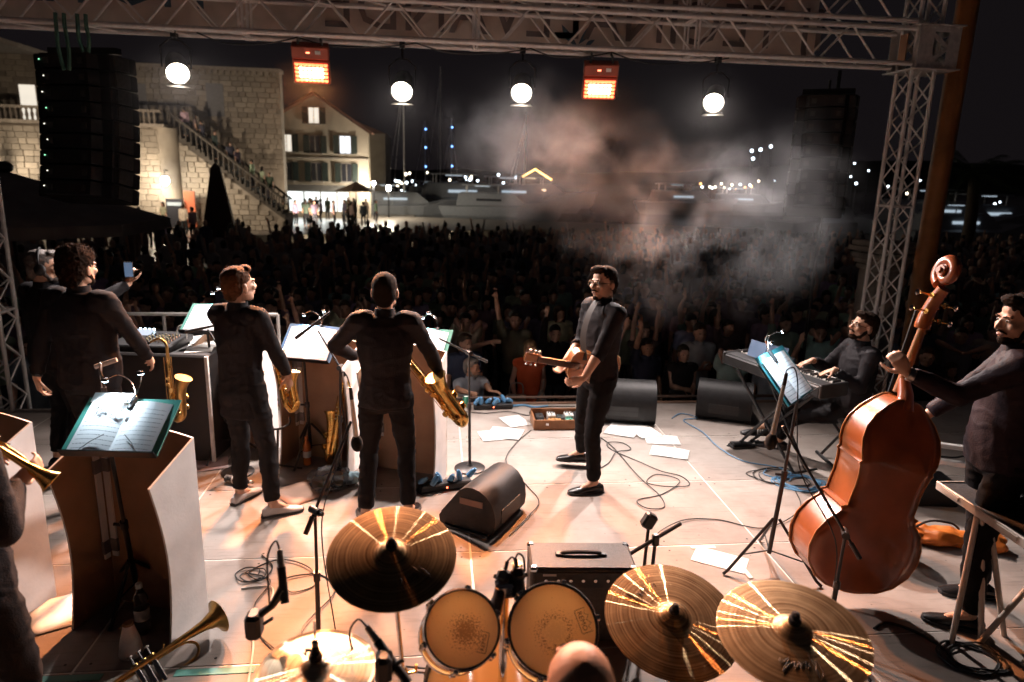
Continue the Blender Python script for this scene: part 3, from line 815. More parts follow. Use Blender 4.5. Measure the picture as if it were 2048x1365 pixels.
# ------------------------------------------------------------------ guitar amplifier
TOLEX = mat('amp_vinyl', (.045, .043, .042), .5, 0, .25, 60, .3, 500)
amp = thing('guitar_amplifier', 'black combo guitar amplifier seen from behind between the drums', 'amplifier', (.775, 3.29, 0), radians(-4))
MB().bbox((0, 0, .23), (.56, .27, .44), .012).build('cabinet', TOLEX, amp, False)
MB().box((0, -.138, .385), (.52, .006, .085)).build('control_panel', BLACKP, amp, False)
for i in range(7):
    MB().tube((-.2 + i * .065, -.141, .39), (-.2 + i * .065, -.156, .39), .009, n=8).build('jack', CHROME, amp)
MB().box((-.18, -.1425, .415), (.07, .002, .012)).build('maker_plate', mat('silver_print', (.4, .4, .4), .4, .5), amp, False)
MB().box((.21, -.1425, .395), (.05, .002, .022)).build('serial_label', PAPER, amp, False)
MB().path(spline([(-.11, 0, .452), (-.09, 0, .463), (0, 0, .467), (.09, 0, .463), (.11, 0, .452)], 4), .011, n=8).build('handle', BLACKP, amp)
for sx in (-1, 1):
    MB().bbox((sx * .115, 0, .455), (.045, .035, .014), .004).build('handle_end', BLACKP, amp, False)
    for sy in (-1, 1):
        MB().bbox((sx * .262, sy * .118, .438), (.045, .045, .032), .01).build('corner_cap', CHROME, amp, False)

# small grip clamp and stands beside the amp
t = thing('short_microphone_stand', 'short black microphone stand with a boom beside the amplifier', 'mic stand', (1.22, 3.42, 0), 0)
MB().lathe([(.001, 0), (.10, 0), (.10, .012), (.02, .03)], n=20).build('round_base', BLACKM, t)
MB().tube((0, 0, .02), (.01, 0, .44), .011, n=8).build('pole', BLACKM, t)
MB().tube((-.22, -.06, .36), (.17, .05, .52), .011, n=8).build('boom_arm', BLACKM, t)
MB().bbox((.01, 0, .45), (.04, .04, .07), .008).build('clutch', BLACKM, t, False)
MB().tube((-.05, .0, .03), (-.03, .02, .52), .010, n=8).build('second_pole', BLACKM, t)
MB().bbox((-.03, .02, .56), (.07, .06, .09), .012, Matrix.Rotation(.5, 3, 'Y')).build('clip_head', BLACKP, t, False)
MB().path(spline([(-.22, -.06, .36), (-.30, -.08, .37), (-.36, -.06, .40), (-.33, -.05, .36)], 5), .004, n=5).build('cable', CABLE, t)

# ------------------------------------------------------------------ drum kit
def cymbal_material(name, col, dark, groove, hammer, rough=.17):
    m = bpy.data.materials.new(name); m.use_nodes = True
    nt = m.node_tree; N = nt.nodes; L = nt.links; b = N['Principled BSDF']
    tc = N.new('ShaderNodeTexCoord'); sp = N.new('ShaderNodeVectorMath'); sp.operation = 'MULTIPLY'; sp.inputs[1].default_value = (1, 1, 0); L.new(tc.outputs['Object'], sp.inputs[0])
    ln = N.new('ShaderNodeVectorMath'); ln.operation = 'LENGTH'; L.new(sp.outputs[0], ln.inputs[0])
    cmb = N.new('ShaderNodeCombineXYZ'); L.new(ln.outputs['Value'], cmb.inputs[0])
    g = N.new('ShaderNodeTexNoise'); g.inputs['Scale'].default_value = groove; g.inputs['Detail'].default_value = 1; L.new(cmb.outputs[0], g.inputs['Vector'])
    n1 = N.new('ShaderNodeTexNoise'); n1.inputs['Scale'].default_value = 9; n1.inputs['Detail'].default_value = 6; L.new(tc.outputs['Object'], n1.inputs['Vector'])
    ad = N.new('ShaderNodeMath'); ad.operation = 'MULTIPLY_ADD'; ad.inputs[1].default_value = .75; L.new(g.outputs['Fac'], ad.inputs[0])
    sc = N.new('ShaderNodeMath'); sc.operation = 'MULTIPLY'; sc.inputs[1].default_value = .4; L.new(n1.outputs['Fac'], sc.inputs[0]); L.new(sc.outputs[0], ad.inputs[2])
    cr = N.new('ShaderNodeValToRGB'); e = cr.color_ramp.elements; e[0].position = .42; e[0].color = (*dark, 1); e[1].position = .70; e[1].color = (*col, 1)
    L.new(ad.outputs[0], cr.inputs[0]); L.new(cr.outputs[0], b.inputs['Base Color'])
    # hammer marks and tiny drops
    vo = N.new('ShaderNodeTexVoronoi'); vo.inputs['Scale'].default_value = 22; L.new(tc.outputs['Object'], vo.inputs['Vector'])
    v2 = N.new('ShaderNodeTexVoronoi'); v2.inputs['Scale'].default_value = 75; L.new(tc.outputs['Object'], v2.inputs['Vector'])
    dr = N.new('ShaderNodeMapRange'); dr.inputs[1].default_value = .06; dr.inputs[2].default_value = .16; dr.inputs[3].default_value = 1; dr.inputs[4].default_value = 0; L.new(v2.outputs['Distance'], dr.inputs[0])
    h = N.new('ShaderNodeMath'); h.operation = 'MULTIPLY'; h.inputs[1].default_value = hammer; L.new(vo.outputs['Distance'], h.inputs[0])
    h2 = N.new('ShaderNodeMath'); h2.operation = 'MULTIPLY_ADD'; h2.inputs[1].default_value = .5; L.new(dr.outputs[0], h2.inputs[0]); L.new(h.outputs[0], h2.inputs[2])
    bp = N.new('ShaderNodeBump'); bp.inputs['Strength'].default_value = .30; bp.inputs['Distance'].default_value = .0012; L.new(h2.outputs[0], bp.inputs['Height'])
    tg = N.new('ShaderNodeTangent'); tg.direction_type = 'RADIAL'; tg.axis = 'Z'
    # sharp radial streaks come from the lathe grooves
    gl = N.new('ShaderNodeBsdfAnisotropic'); gl.distribution = 'GGX'; gl.inputs['Roughness'].default_value = rough; gl.inputs['Anisotropy'].default_value = .96
    L.new(cr.outputs[0], gl.inputs['Color']); L.new(tg.outputs[0], gl.inputs['Tangent']); L.new(bp.outputs[0], gl.inputs['Normal'])
    b.inputs['Metallic'].default_value = 1; b.inputs['Roughness'].default_value = .46; L.new(bp.outputs[0], b.inputs['Normal'])
    ms = N.new('ShaderNodeMixShader'); ms.inputs[0].default_value = .68; L.new(b.outputs[0], ms.inputs[1]); L.new(gl.outputs[0], ms.inputs[2]); L.new(ms.outputs[0], N['Material Output'].inputs['Surface'])
    return m
CY1 = cymbal_material('cymbal_bronze_dark', (.66, .46, .24), (.20, .105, .042), 120, .25)
CY2 = cymbal_material('cymbal_bronze_ride', (.70, .49, .27), (.22, .115, .046), 110, .9)
CY3 = cymbal_material('cymbal_bronze_light', (.84, .62, .36), (.28, .155, .062), 95, .25)
CY4 = cymbal_material('hihat_bronze', (.96, .84, .64), (.62, .46, .28), 130, .2, .42)
FELT = mat('black_felt', (.02, .02, .022), .95, 0, .2, 50, .3, 200)
SIGN = mat('black_signature', (.01, .01, .01), .5, 0, 0)
def cymbal(label, loc, R, tilt, az, m, stand_base=None, bell=.022, sig=None, nut=True, stack=1):
    t = thing('cymbal', label, 'cymbal', loc, 0, 'drum kit cymbals')
    Q = Matrix.Rotation(az, 4, 'Z') @ Matrix.Rotation(tilt, 4, 'X')
    prof = [(.006, bell + .012), (R * .10, bell + .008), (R * .17, bell - .002), (R * .215, bell - .012)]
    for k in range(1, 13):
        s_ = k / 12; prof.append((R * (.215 + .785 * s_), (bell - .012) * (1 - s_) ** 1.0 * .75 + .0 - .012 * s_ * s_))
    low = [(r, z - .0016) for r, z in reversed(prof)]
    for k in range(stack):
        mb = MB().lathe(prof + low, n=96)
        zf = -1 if k else 1
        mb.v = [(x, y, zf * z - k * .02) for x, y, z in mb.v]
        o = mb.build('bronze_disc', m, t); o.matrix_local = Q
    f = MB().lathe([(.001, bell + .012), (.019, bell + .012), (.021, bell + .02), (.019, bell + .032), (.013, bell + .034), (.013, bell + .05), (.001, bell + .054)], n=16)
    fo = f.build('felt_and_nut', FELT, t); fo.matrix_local = Q
    if sig:
        for ln in sig:
            mb = MB(); pts = []
            for a, r in ln:
                z = 0.0
                s_ = (r - .215) / .785; z = (bell - .012) * (1 - s_) * .75 - .012 * s_ * s_ + .0013
                pts.append((R * r * cos(a), R * r * sin(a), z))
            mb.path(spline(pts, 5), 0.0008, n=4)
            so = mb.build('signature', SIGN, t); so.matrix_local = Q
    return t
def cymbal_stand(label, base, top):
    b = Vector(base); tp = Vector(top) - b
    t = thing('cymbal_stand', label, 'cymbal stand', base, 0, 'chrome drum hardware')
    MB().tube((0, 0, .08), tp * .5, .0125, n=12).build('lower_tube', CHROME, t)
    MB().tube(tp * .48, tp, .0085, n=10).build('upper_tube', CHROME, t)
    c = MB().lathe([(.012, -.03), (.019, -.028), (.019, .02), (.012, .03)], c=tp * .5, n=14); c.build('clamp', CHROME, t)
    MB().path([tp * .5 + V(.02, 0, 0), tp * .5 + V(.05, -.005, .01), tp * .5 + V(.052, -.005, .04)], .006, n=6).build('wing_bolt', BRASS, t)
    for k in range(3):
        a = 2 * pi * k / 3 + .3
        l_ = MB().path([(0, 0, .30), (cos(a) * .27, sin(a) * .27, .014)], .009, n=6); l_.tube((0, 0, .09), (cos(a) * .16, sin(a) * .16, .12), .006, n=6)
        l_.build('leg', CHROME, t)
    return t
def arcsig(a0, a1, r0, pts): return [(a0 + (a1 - a0) * u, r0 + v) for u, v in pts]
SIGP = [arcsig(2.62, 1.75, .50, [(0, 0), (.02, .12), (.06, .22), (.16, .24), (.17, .14), (.10, .08), (.06, .02)]), arcsig(2.62, 1.75, .50, [(.13, .22), (.15, .05), (.16, -.08)]),
        arcsig(2.62, 1.75, .50, [(.36, .11), (.29, .11), (.27, .04), (.33, .02), (.36, .10), (.37, .03), (.44, .05), (.49, .12), (.50, .04), (.56, .08), (.62, .14), (.64, .08), (.62, .03), (.70, .06), (.86, .24), (.78, .02), (.86, .05), (.95, .12), (1.0, .06)])]
SIG2 = [[(a + 2.6, r) for a, r in l] for l in SIGP]
cymbal('dark bronze crash cymbal standing alone left of the toms', (-.155, 2.20, 1.135), .225, radians(21), 0, CY1, sig=[[(a + 3.1, r) for a, r in l] for l in SIGP])
cymbal_stand('chrome cymbal stand under the dark left crash cymbal', (-.10, 2.38, 0), (-.155, 2.205, 1.14))
cymbal('large hammered ride cymbal with a black script signature', (.93, 2.32, .745), .268, radians(19), 0, CY2, sig=SIGP)
cymbal_stand('chrome stand hidden beneath the signed ride cymbal', (1.05, 2.5, 0), (.93, 2.325, .75))
cymbal('bright bronze crash cymbal overlapping the ride at lower right', (1.145, 1.84, 1.025), .238, radians(11), radians(-22), CY3, sig=SIG2)
cymbal_stand('chrome stand beneath the bright right crash cymbal', (1.36, 2.02, 0), (1.145, 1.845, 1.03))
cymbal('pale gleaming hi-hat cymbals cut by the bottom edge', (-.365, 1.87, .945), .18, radians(4), 0, CY4, bell=.024, stack=2)
t = thing('hihat_stand', 'chrome hi-hat stand with its rod through the pale cymbals', 'hi-hat stand', (-.365, 1.87, 0), 0)
MB().tube((0, 0, .02), (0, 0, .92), .012, n=10).build('tube', CHROME, t); MB().tube((0, 0, .9), (0, 0, 1.11), .0035, n=8).build('rod', CHROME, t)
MB().lathe([(.004, .985), (.012, .985), (.012, 1.0), (.008, 1.02), (.011, 1.025), (.011, 1.04), (.004, 1.045)], n=12).build('clutch', CHROME, t)
MB().path([(.01, 0, 1.01), (-.028, -.005, 1.015), (-.03, -.005, 1.0)], .005, n=6).build('wing_screw', CHROME, t)
for k in range(3):
    a = 2 * pi * k / 3 + 1.2
    MB().path([(0, 0, .3), (cos(a) * .27, sin(a) * .27, .012)], .008, n=6).build('leg', CHROME, t)

def drumhead_material(name, cx, cy, scale, bare):
    m = bpy.data.materials.new(name); m.use_nodes = True
    nt = m.node_tree; N = nt.nodes; L = nt.links; b = N['Principled BSDF']
    tc = N.new('ShaderNodeTexCoord'); sb_ = N.new('ShaderNodeVectorMath'); sb_.operation = 'SUBTRACT'; sb_.inputs[1].default_value = (cx, cy, 0); L.new(tc.outputs['Object'], sb_.inputs[0])
    ln = N.new('ShaderNodeVectorMath'); ln.operation = 'LENGTH'; L.new(sb_.outputs[0], ln.inputs[0])
    fa = N.new('ShaderNodeMapRange'); fa.inputs[1].default_value = .012; fa.inputs[2].default_value = scale; fa.inputs[3].default_value = .62; fa.inputs[4].default_value = .30; L.new(ln.outputs['Value'], fa.inputs[0])
    nz = N.new('ShaderNodeTexNoise'); nz.inputs['Scale'].default_value = 190; nz.inputs['Detail'].default_value = 4; L.new(tc.outputs['Object'], nz.inputs['Vector'])
    lt = N.new('ShaderNodeMath'); lt.operation = 'LESS_THAN'; L.new(nz.outputs['Fac'], lt.inputs[0]); L.new(fa.outputs[0], lt.inputs[1])
    n2 = N.new('ShaderNodeTexNoise'); n2.inputs['Scale'].default_value = 40; n2.inputs['Detail'].default_value = 5; L.new(tc.outputs['Object'], n2.inputs['Vector'])
    mx = N.new('ShaderNodeMixRGB'); mx.inputs[1].default_value = (.93, .76, .55, 1); mx.inputs[2].default_value = (.16, .09, .045, 1)
    mlt = N.new('ShaderNodeMath'); mlt.operation = 'MULTIPLY'; mlt.inputs[1].default_value = .8; L.new(lt.outputs[0], mlt.inputs[0]); L.new(mlt.outputs[0], mx.inputs[0])
    if bare > 0:
        ad = N.new('ShaderNodeMath'); ad.operation = 'MULTIPLY_ADD'; ad.inputs[1].default_value = .05; L.new(n2.outputs['Fac'], ad.inputs[0]); L.new(ln.outputs['Value'], ad.inputs[2])
        l2 = N.new('ShaderNodeMath'); l2.operation = 'LESS_THAN'; l2.inputs[1].default_value = bare; L.new(ad.outputs[0], l2.inputs[0])
        m2 = N.new('ShaderNodeMixRGB'); m2.inputs[2].default_value = (.95, .80, .58, 1); mm = N.new('ShaderNodeMath'); mm.operation = 'MULTIPLY'; mm.inputs[1].default_value = .75
        L.new(l2.outputs[0], mm.inputs[0]); L.new(mm.outputs[0], m2.inputs[0]); L.new(mx.outputs[0], m2.inputs[1]); L.new(m2.outputs[0], b.inputs['Base Color'])
    else: L.new(mx.outputs[0], b.inputs['Base Color'])
    b.inputs['Roughness'].default_value = .55
    col = b.inputs['Base Color'].links[0].from_socket
    tr = N.new('ShaderNodeBsdfTranslucent'); L.new(col, tr.inputs['Color'])
    ms = N.new('ShaderNodeMixShader'); ms.inputs[0].default_value = .68; L.new(b.outputs[0], ms.inputs[1]); L.new(tr.outputs[0], ms.inputs[2])
    L.new(ms.outputs[0], N['Material Output'].inputs['Surface'])
    return m
SHELL = mat('amber_acrylic_shell', (.62, .26, .05), .12, 0, .1, 8, 0, coat=.6)
_b = SHELL.node_tree.nodes['Principled BSDF']; _tr = SHELL.node_tree.nodes.new('ShaderNodeBsdfTranslucent'); _tr.inputs[0].default_value = (1, .78, .48, 1)
_ms = SHELL.node_tree.nodes.new('ShaderNodeMixShader'); _ms.inputs[0].default_value = .78
SHELL.node_tree.links.new(_b.outputs[0], _ms.inputs[1]); SHELL.node_tree.links.new(_tr.outputs[0], _ms.inputs[2]); SHELL.node_tree.links.new(_ms.outputs[0], SHELL.node_tree.nodes['Material Output'].inputs['Surface'])
def tom(label, loc, R, depth, tilt, az, head_m, logo_a, logo_rot):
    t = thing('tom_drum', label, 'drum', loc, 0, 'rack toms of the drum kit')
    Q = Matrix.Rotation(az, 4, 'Z') @ Matrix.Rotation(tilt, 4, 'X')
    def B(mb, nm, m, par=t, sm=True):
        o = mb.build(nm, m, par, sm)
        if par is t: o.matrix_local = Q
        return o
    B(MB().lathe([(R * .95, -.003), (R * .97, -.006), (R * .97, -depth), (R * .95, -depth), (R * .95, -.003)], n=48, cap=False), 'shell', SHELL)
    B(MB().lathe([(.0005, .0), (R * .5, .0), (R * .93, .0), (R * .965, -.004)], n=48, cap=False), 'drum_head', head_m)
    B(MB().lathe([(R * .955, .002), (R * .962, .008), (R * .985, .009), (R * 1.005, .004), (R * 1.005, -.028), (R * 1.02, -.032), (R * .985, -.034), (R * .985, -.0)], n=48, cap=False), 'hoop', CHROME)
    B(MB().lathe([(R * .93, .0015), (R * .945, .003), (R * .96, .002)], n=48, cap=False), 'hoop_inner_rim', BLACKM)
    B(MB().lathe([(R * .985, -depth + .02), (R * 1.01, -depth + .015), (R * 1.01, -depth - .012), (R * .98, -depth - .012)], n=48, cap=False), 'lower_hoop', CHROME)
    for k in range(6):
        a = 2 * pi * k / 6 + .26
        lug = MB().bbox((R * 1.02 * cos(a), R * 1.02 * sin(a), -depth * .45), (.026, .022, .055), .006, Matrix.Rotation(a, 3, 'Z'))
        lo = B(lug, 'lug', CHROME)
        rod = MB().tube((R * 1.035 * cos(a), R * 1.035 * sin(a), -depth * .4), (R * 1.035 * cos(a), R * 1.035 * sin(a), .010), .0035, n=6)
        rod.bbox((R * 1.035 * cos(a), R * 1.035 * sin(a), -.015), (.016, .022, .026), .004, Matrix.Rotation(a, 3, 'Z'))
        rod.build('tension_rod', CHROME, lo)
    # printed maker mark: word in a spiky crown outline
    LM = Matrix.Translation((R * .66 * cos(logo_a), R * .66 * sin(logo_a), .0008)) @ Matrix.Rotation(logo_rot, 4, 'Z')
    lo = text_mesh('REMO', R * .155, SIGN, 'maker_mark', t, Matrix.Translation((0, -R * .04, 0)), .0002)
    lo.matrix_local = Q @ LM
    k = R * .25
    cp = [(-k, -.30 * k), (-k * .9, -.36 * k), (k * .9, -.36 * k), (k, -.30 * k), (k * 1.02, .62 * k), (k * .55, .38 * k), (k * .35, .72 * k), (0, .42 * k), (-k * .35, .72 * k), (-k * .55, .38 * k), (-k * 1.02, .62 * k), (-k, -.3 * k)]
    mk = MB().path([(x, y, .0004) for x, y in cp], .0011, n=4); mo = mk.build('maker_crown', SIGN, t); mo.matrix_local = Q @ LM
    return t
tom('smaller amber tom drum with a worn speckled head', (.088, 2.06, .925), .132, .20, radians(47), radians(8), drumhead_material('tom_head_worn', .012, -.01, .085, 0), radians(-38), radians(70))
tom('larger amber tom drum with a pale bare patch on its head', (.40, 2.05, .915), .158, .22, radians(45), radians(-6), drumhead_material('tom_head_bare', .008, -.01, .095, .068), radians(15), radians(-70))
t = thing('bass_drum', 'amber bass drum under the two toms', 'drum', (.24, 2.33, .30), 0)
MB().lathe([(.27, -.2), (.28, -.2), (.28, .2), (.27, .2)], rot=Matrix.Rotation(pi / 2, 3, 'X'), n=48).build('shell', SHELL, t)
MB().lathe([(.001, .18), (.26, .18), (.29, .20), (.295, .235), (.275, .235)], rot=Matrix.Rotation(pi / 2, 3, 'X'), n=48, cap=False).build('hoop', BLACKM, t)
MB().lathe([(.001, -.18), (.26, -.18), (.29, -.20), (.295, -.235), (.275, -.235)], rot=Matrix.Rotation(pi / 2, 3, 'X'), n=48, cap=False).build('front_hoop', BLACKM, t)
t = thing('tom_holder', 'chrome double tom holder between the amber toms', 'drum hardware', (.245, 2.20, .58), 0)
MB().tube((0, 0, 0), (0, 0, .44), .016, n=12).build('post', CHROME, t)
MB().bbox((0, 0, .40), (.07, .06, .06), .01).build('block', CHROME, t, False)
for sx in (-1, 1):
    MB().path([(sx * .02, 0, .40), (sx * .05, -.03, .36), (sx * .045, -.10, .30)], .009, n=8).build('arm', CHROME, t)
    MB().ell((sx * .04, -.03, .26), (.022, .022, .022)).build('ball_joint', BRASS, t)
MB().tube((.05, .05, .36), (.05, .05, .47), .018, n=12).build('knob', BRASS, t)
# clip-on drum microphones
def drum_mic(label, loc, ang):
    t = thing('drum_microphone', label, 'microphone', loc, ang, 'clip-on drum microphones')
    MB().tube((0, 0, 0), (0, -.055, -.075), .020, .022, n=12).build('body', BLACKP, t)
    MB().tube((0, -.055, -.075), (0, -.06, -.082), .0215, n=12).build('grille', FOAM, t)
    MB().bbox((0, .015, .012), (.05, .05, .045), .01, Matrix.Rotation(.6, 3, 'X')).build('clip', BLACKP, t, False)
    MB().tube((0, .02, .02), (0, .045, .06), .0085, n=10).build('plug', CHROME, t)
    MB().path(spline([(0, .045, .06), (.015, .055, .075), (.032, .045, .06), (.03, .02, .02)], 5), .004, n=6).build('cable', CABLE, t)
    for sx in (-1, 1): MB().tube((sx * .024, .01, .01), (sx * .036, .01, .012), .008, n=8).build('screw', BLACKP, t)
    return t
drum_mic('black clip microphone on the rim of the smaller tom', (.235, 2.20, 1.005), radians(-28))
drum_mic('black clip microphone on the rim of the larger tom', (.295, 2.20, 1.01), radians(12))
# pencil microphones around the hi-hat
def clip_boom(label, base, a, b, m='boom'):
    t = thing('clamp_microphone', label, 'microphone', base, 0, 'stick microphones on the drums')
    A = Vector(a) - Vector(base); B_ = Vector(b) - Vector(base); d = (B_ - A).normalized()
    MB().tube(A, B_, .0145, n=12).build('body', BLACKP, t)
    MB().tube(A - d * .055, A, .0095, .012, n=10).build('plug', MICG, t)
    MB().path(spline([A - d * .05, A - d * .085 + V(-.01, 0, .0), A - d * .08 + V(-.04, 0, -.06), A + V(-.045, 0, -.14)], 6), .0035, n=6).build('cable', CABLE, t)
    mid = A * .4 + B_ * .6
    MB().path([V(0, 0, 0), V(0, 0, .05), mid * .6, mid], [.014, .014, .012, .018], n=8).build('mount', BLACKP, t)
    MB().bbox((0, 0, .03), (.05, .07, .09), .012).build('clamp', BLACKP, t, False)
    MB().tube((.03, 0, .03), (.06, 0, .05), .006, n=8).build('clamp_screw', BLACKP, t)
    return t
clip_boom('black stick microphone on a clamp left of the hi-hat', (-.60, 2.08, .93), (-.515, 2.13, 1.14), (-.50, 2.09, 1.03))
clip_boom('black stick microphone on a short mount right of the hi-hat', (-.16, 1.86, .92), (-.185, 1.92, .995), (-.085, 1.84, .90))

# ------------------------------------------------------------------ table at the lower right
TBL = mat('table_felt_top', (.03, .028, .028), .75, 0, .5, 60, .4, 260)
CREAM = mat('cream_metal', (.55, .47, .40), .4, .1, .1, 14)
t = thing('folding_table', 'black-topped folding table with cream trestle legs at the right edge', 'table', (2.93, 3.45, 0), radians(-3))
# local: x to the right, y towards -camera; top from corner (0,0)
MB().box((.45, -.60, .742), (.90, 1.2, .012)).build('table_top', TBL, t, False)
for (c, s_) in (((-.006, -.6, .73), (.014, 1.22, .05)), ((.45, .004, .73), (.92, .014, .05)), ((.45, -1.204, .73), (.92, .014, .05))):
    MB().bbox(c, s_, .003).build('edge_rail', CREAM, t, False)
for yy in (-.12, -.55, -1.0): MB().box((-.017, yy, .735), (.012, .14, .022)).build('rail_catch', CREAM, t, False)
for (a, b) in (((.02, -.30, .72), (-.10, -.44, .0)), ((.03, -.32, .72), (.10, -.40, .0)), ((.05, -.34, .72), (.25, -.38, .0)), ((.55, -.40, .72), (.06, -.44, 0)), ((.75, -.55, .72), (.16, -.62, 0))):
    MB().tube(a, b, .0155, n=10).build('leg', CREAM, t)
t = thing('small_speaker_box', 'black rounded speaker box with coiled cable on the table edge', 'speaker', (3.26, 3.20, .75), radians(-10))
MB().bbox((.10, 0, .13), (.26, .22, .24), .03).build('cabinet', BLACKP, t)
MB().lathe([(.10, 0), (.115, .006), (.10, .012)], c=(-.02, -.16, .04), n=24, cap=False).build('cable_coil', CABLE, t)
MB().lathe([(.10, 0), (.118, .006), (.10, .012)], c=(.0, -.17, .055), n=24, cap=False).build('cable_coil', CABLE, t)
# ------------------------------------------------------------------ people
SKIN = mat('skin', (.58, .33, .22), .5, 0, .12, 14, .08, 90, spec=.4)
SKIN2 = mat('skin_tanned', (.50, .27, .17), .5, 0, .12, 14, .08, 90, spec=.4)
EYEW = mat('eye_white', (.7, .68, .65), .3, 0, 0); EYED = mat('eye_dark', (.02, .015, .012), .2, 0, 0)
LIPS = mat('lips', (.30, .11, .09), .45, 0, .1)
TEETH = mat('teeth', (.65, .62, .56), .35, 0, 0)
CLOTHB = mat('black_shirt_cloth', (.012, .0105, .0115), .8, 0, .08, 9, .2, 130, spec=.12)
CLOTHS = mat('dark_satin_shirt', (.018, .0155, .017), .7, 0, .08, 9, .2, 110, spec=.12)
CLOTHP = mat('aubergine_shirt', (.026, .018, .022), .6, 0, .2, 9, .22, 120, spec=.12)
TROUB = mat('black_trousers', (.010, .0092, .010), .8, 0, .2, 9, .2, 150, spec=.12)
SHOEB = mat('black_leather_shoe', (.015, .013, .013), .25, 0, .1, 20)
SHOEW = mat('white_leather_shoe', (.62, .57, .55), .35, 0, .08, 20)
SOLE = mat('dark_sole', (.02, .018, .02), .6, 0, 0)
HAIRD = mat('dark_brown_hair', (.020, .011, .007), .8, 0, .35, 60, .5, 200, spec=.06)
HAIRB = mat('auburn_hair', (.060, .025, .011), .75, 0, .35, 60, .5, 200, spec=.08)
HAIRG = mat('greying_hair', (.09, .07, .06), .6, 0, .35, 40, .4, 200)
HAIRS = mat('cropped_hair', (.016, .010, .007), .9, 0, .3, 90, .6, 420, spec=.15)

def hand(mb, w, d, n, sg, curl=.45, s=1., spread=.10, voxel_fat=1.):
    # w wrist, d finger direction, n palm normal (the way the palm faces), sg=+1 right hand
    d = Vector(d).normalized(); n = Vector(n); n = (n - d * n.dot(d)).normalized(); sd = d.cross(n).normalized()
    # thumb side: for a right hand palm facing n, thumb lies at n x d side
    th = -sd * sg
    k = s
    pr = []
    for q, wd, tk in ((0, .026, .019), (.03, .033, .019), (.065, .041, .016), (.092, .041, .013)):
        c = w + d * (q * k)
        pr.append([c + sd * (wd * k * cos(2 * pi * i / 12)) + n * (tk * k * sin(2 * pi * i / 12)) for i in range(12)])
    mb.rings(pr)
    for i, (off, L_, r) in enumerate(((.030, .072, .0088), (.010, .082, .0092), (-.011, .076, .0088), (-.030, .058, .0078))):
        p = w + d * (.086 * k) + th * (off * k); r *= k * voxel_fat
        dirv = (d + th * (off * spread * 12)).normalized(); ang = 0
        for seg, fr in enumerate((.45, .31, .24)):
            ang += curl * (1.0 if seg else .8)
            dd = dirv * cos(ang) + n * sin(ang)
            q = p + dd * (L_ * fr * k)
            mb.cone(p, r * (1 - .1 * seg), q, r * (.92 - .1 * seg), n=8); p = q
    p = w + d * (.022 * k) + th * (.022 * k)
    q = p + (d * .55 + th * .75 + n * .35).normalized() * (.045 * k); mb.cone(p, .014 * k, q, .0115 * k, n=8)
    q2 = q + (d * .85 + th * .35 + n * (.25 + curl * .5)).normalized() * (.036 * k); mb.cone(q, .0115 * k, q2, .0095 * k, n=8)
    q3 = q2 + (d * .9 + th * .1 + n * (.3 + curl * .6)).normalized() * (.024 * k); mb.cone(q2, .0095 * k, q3, .008 * k, n=8)

def ik(S, T, l1, l2, hint):
    S = Vector(S); T = Vector(T); v = T - S; L_ = v.length
    if L_ > (l1 + l2) * .998: T = S + v.normalized() * (l1 + l2) * .998; v = T - S; L_ = v.length
    L_ = max(L_, abs(l1 - l2) + .02)
    a = (l1 * l1 - l2 * l2 + L_ * L_) / (2 * L_); h = math.sqrt(max(l1 * l1 - a * a, 0)); u = v.normalized()
    hn = Vector(hint); hn = hn - u * hn.dot(u)
    if hn.length < 1e-5: hn = Vector((0, -1, .01)) - u * u.y * -1
    return S + u * a + hn.normalized() * h, T

def ring_e(c, sv, fv, w, dp, n=16, sq=2.3):
    out = []
    for i in range(n):
        a = 2 * pi * i / n; ca, sa = cos(a), sin(a)
        out.append(c + sv * (w * math.copysign(abs(ca) ** (2 / sq), ca)) + fv * (dp * math.copysign(abs(sa) ** (2 / sq), sa)))
    return out

def strands(mb, pts_normals, Ln, wd, rnd, curl=0., comb=None):
    for p, n in pts_normals:
        d = Vector(n) + Vector((rnd.uniform(-.6, .6), rnd.uniform(-.6, .6), rnd.uniform(-.5, .5)))
        if comb is not None: d = d * .5 + comb * 1.2
        d.normalize(); s, b, _ = frame(d); l = Ln * rnd.uniform(.5, 1.2)
        a = p - n * .003; m_ = a + d * l * .5; e = a + d * l + s * curl * rnd.uniform(-1, 1) + b * curl * rnd.uniform(-1, 1)
        w = wd
        mb.add([a + s * w, a - s * w, m_ - s * w * .8, m_ + s * w * .8, e], [(0, 1, 2, 3), (3, 2, 4)])

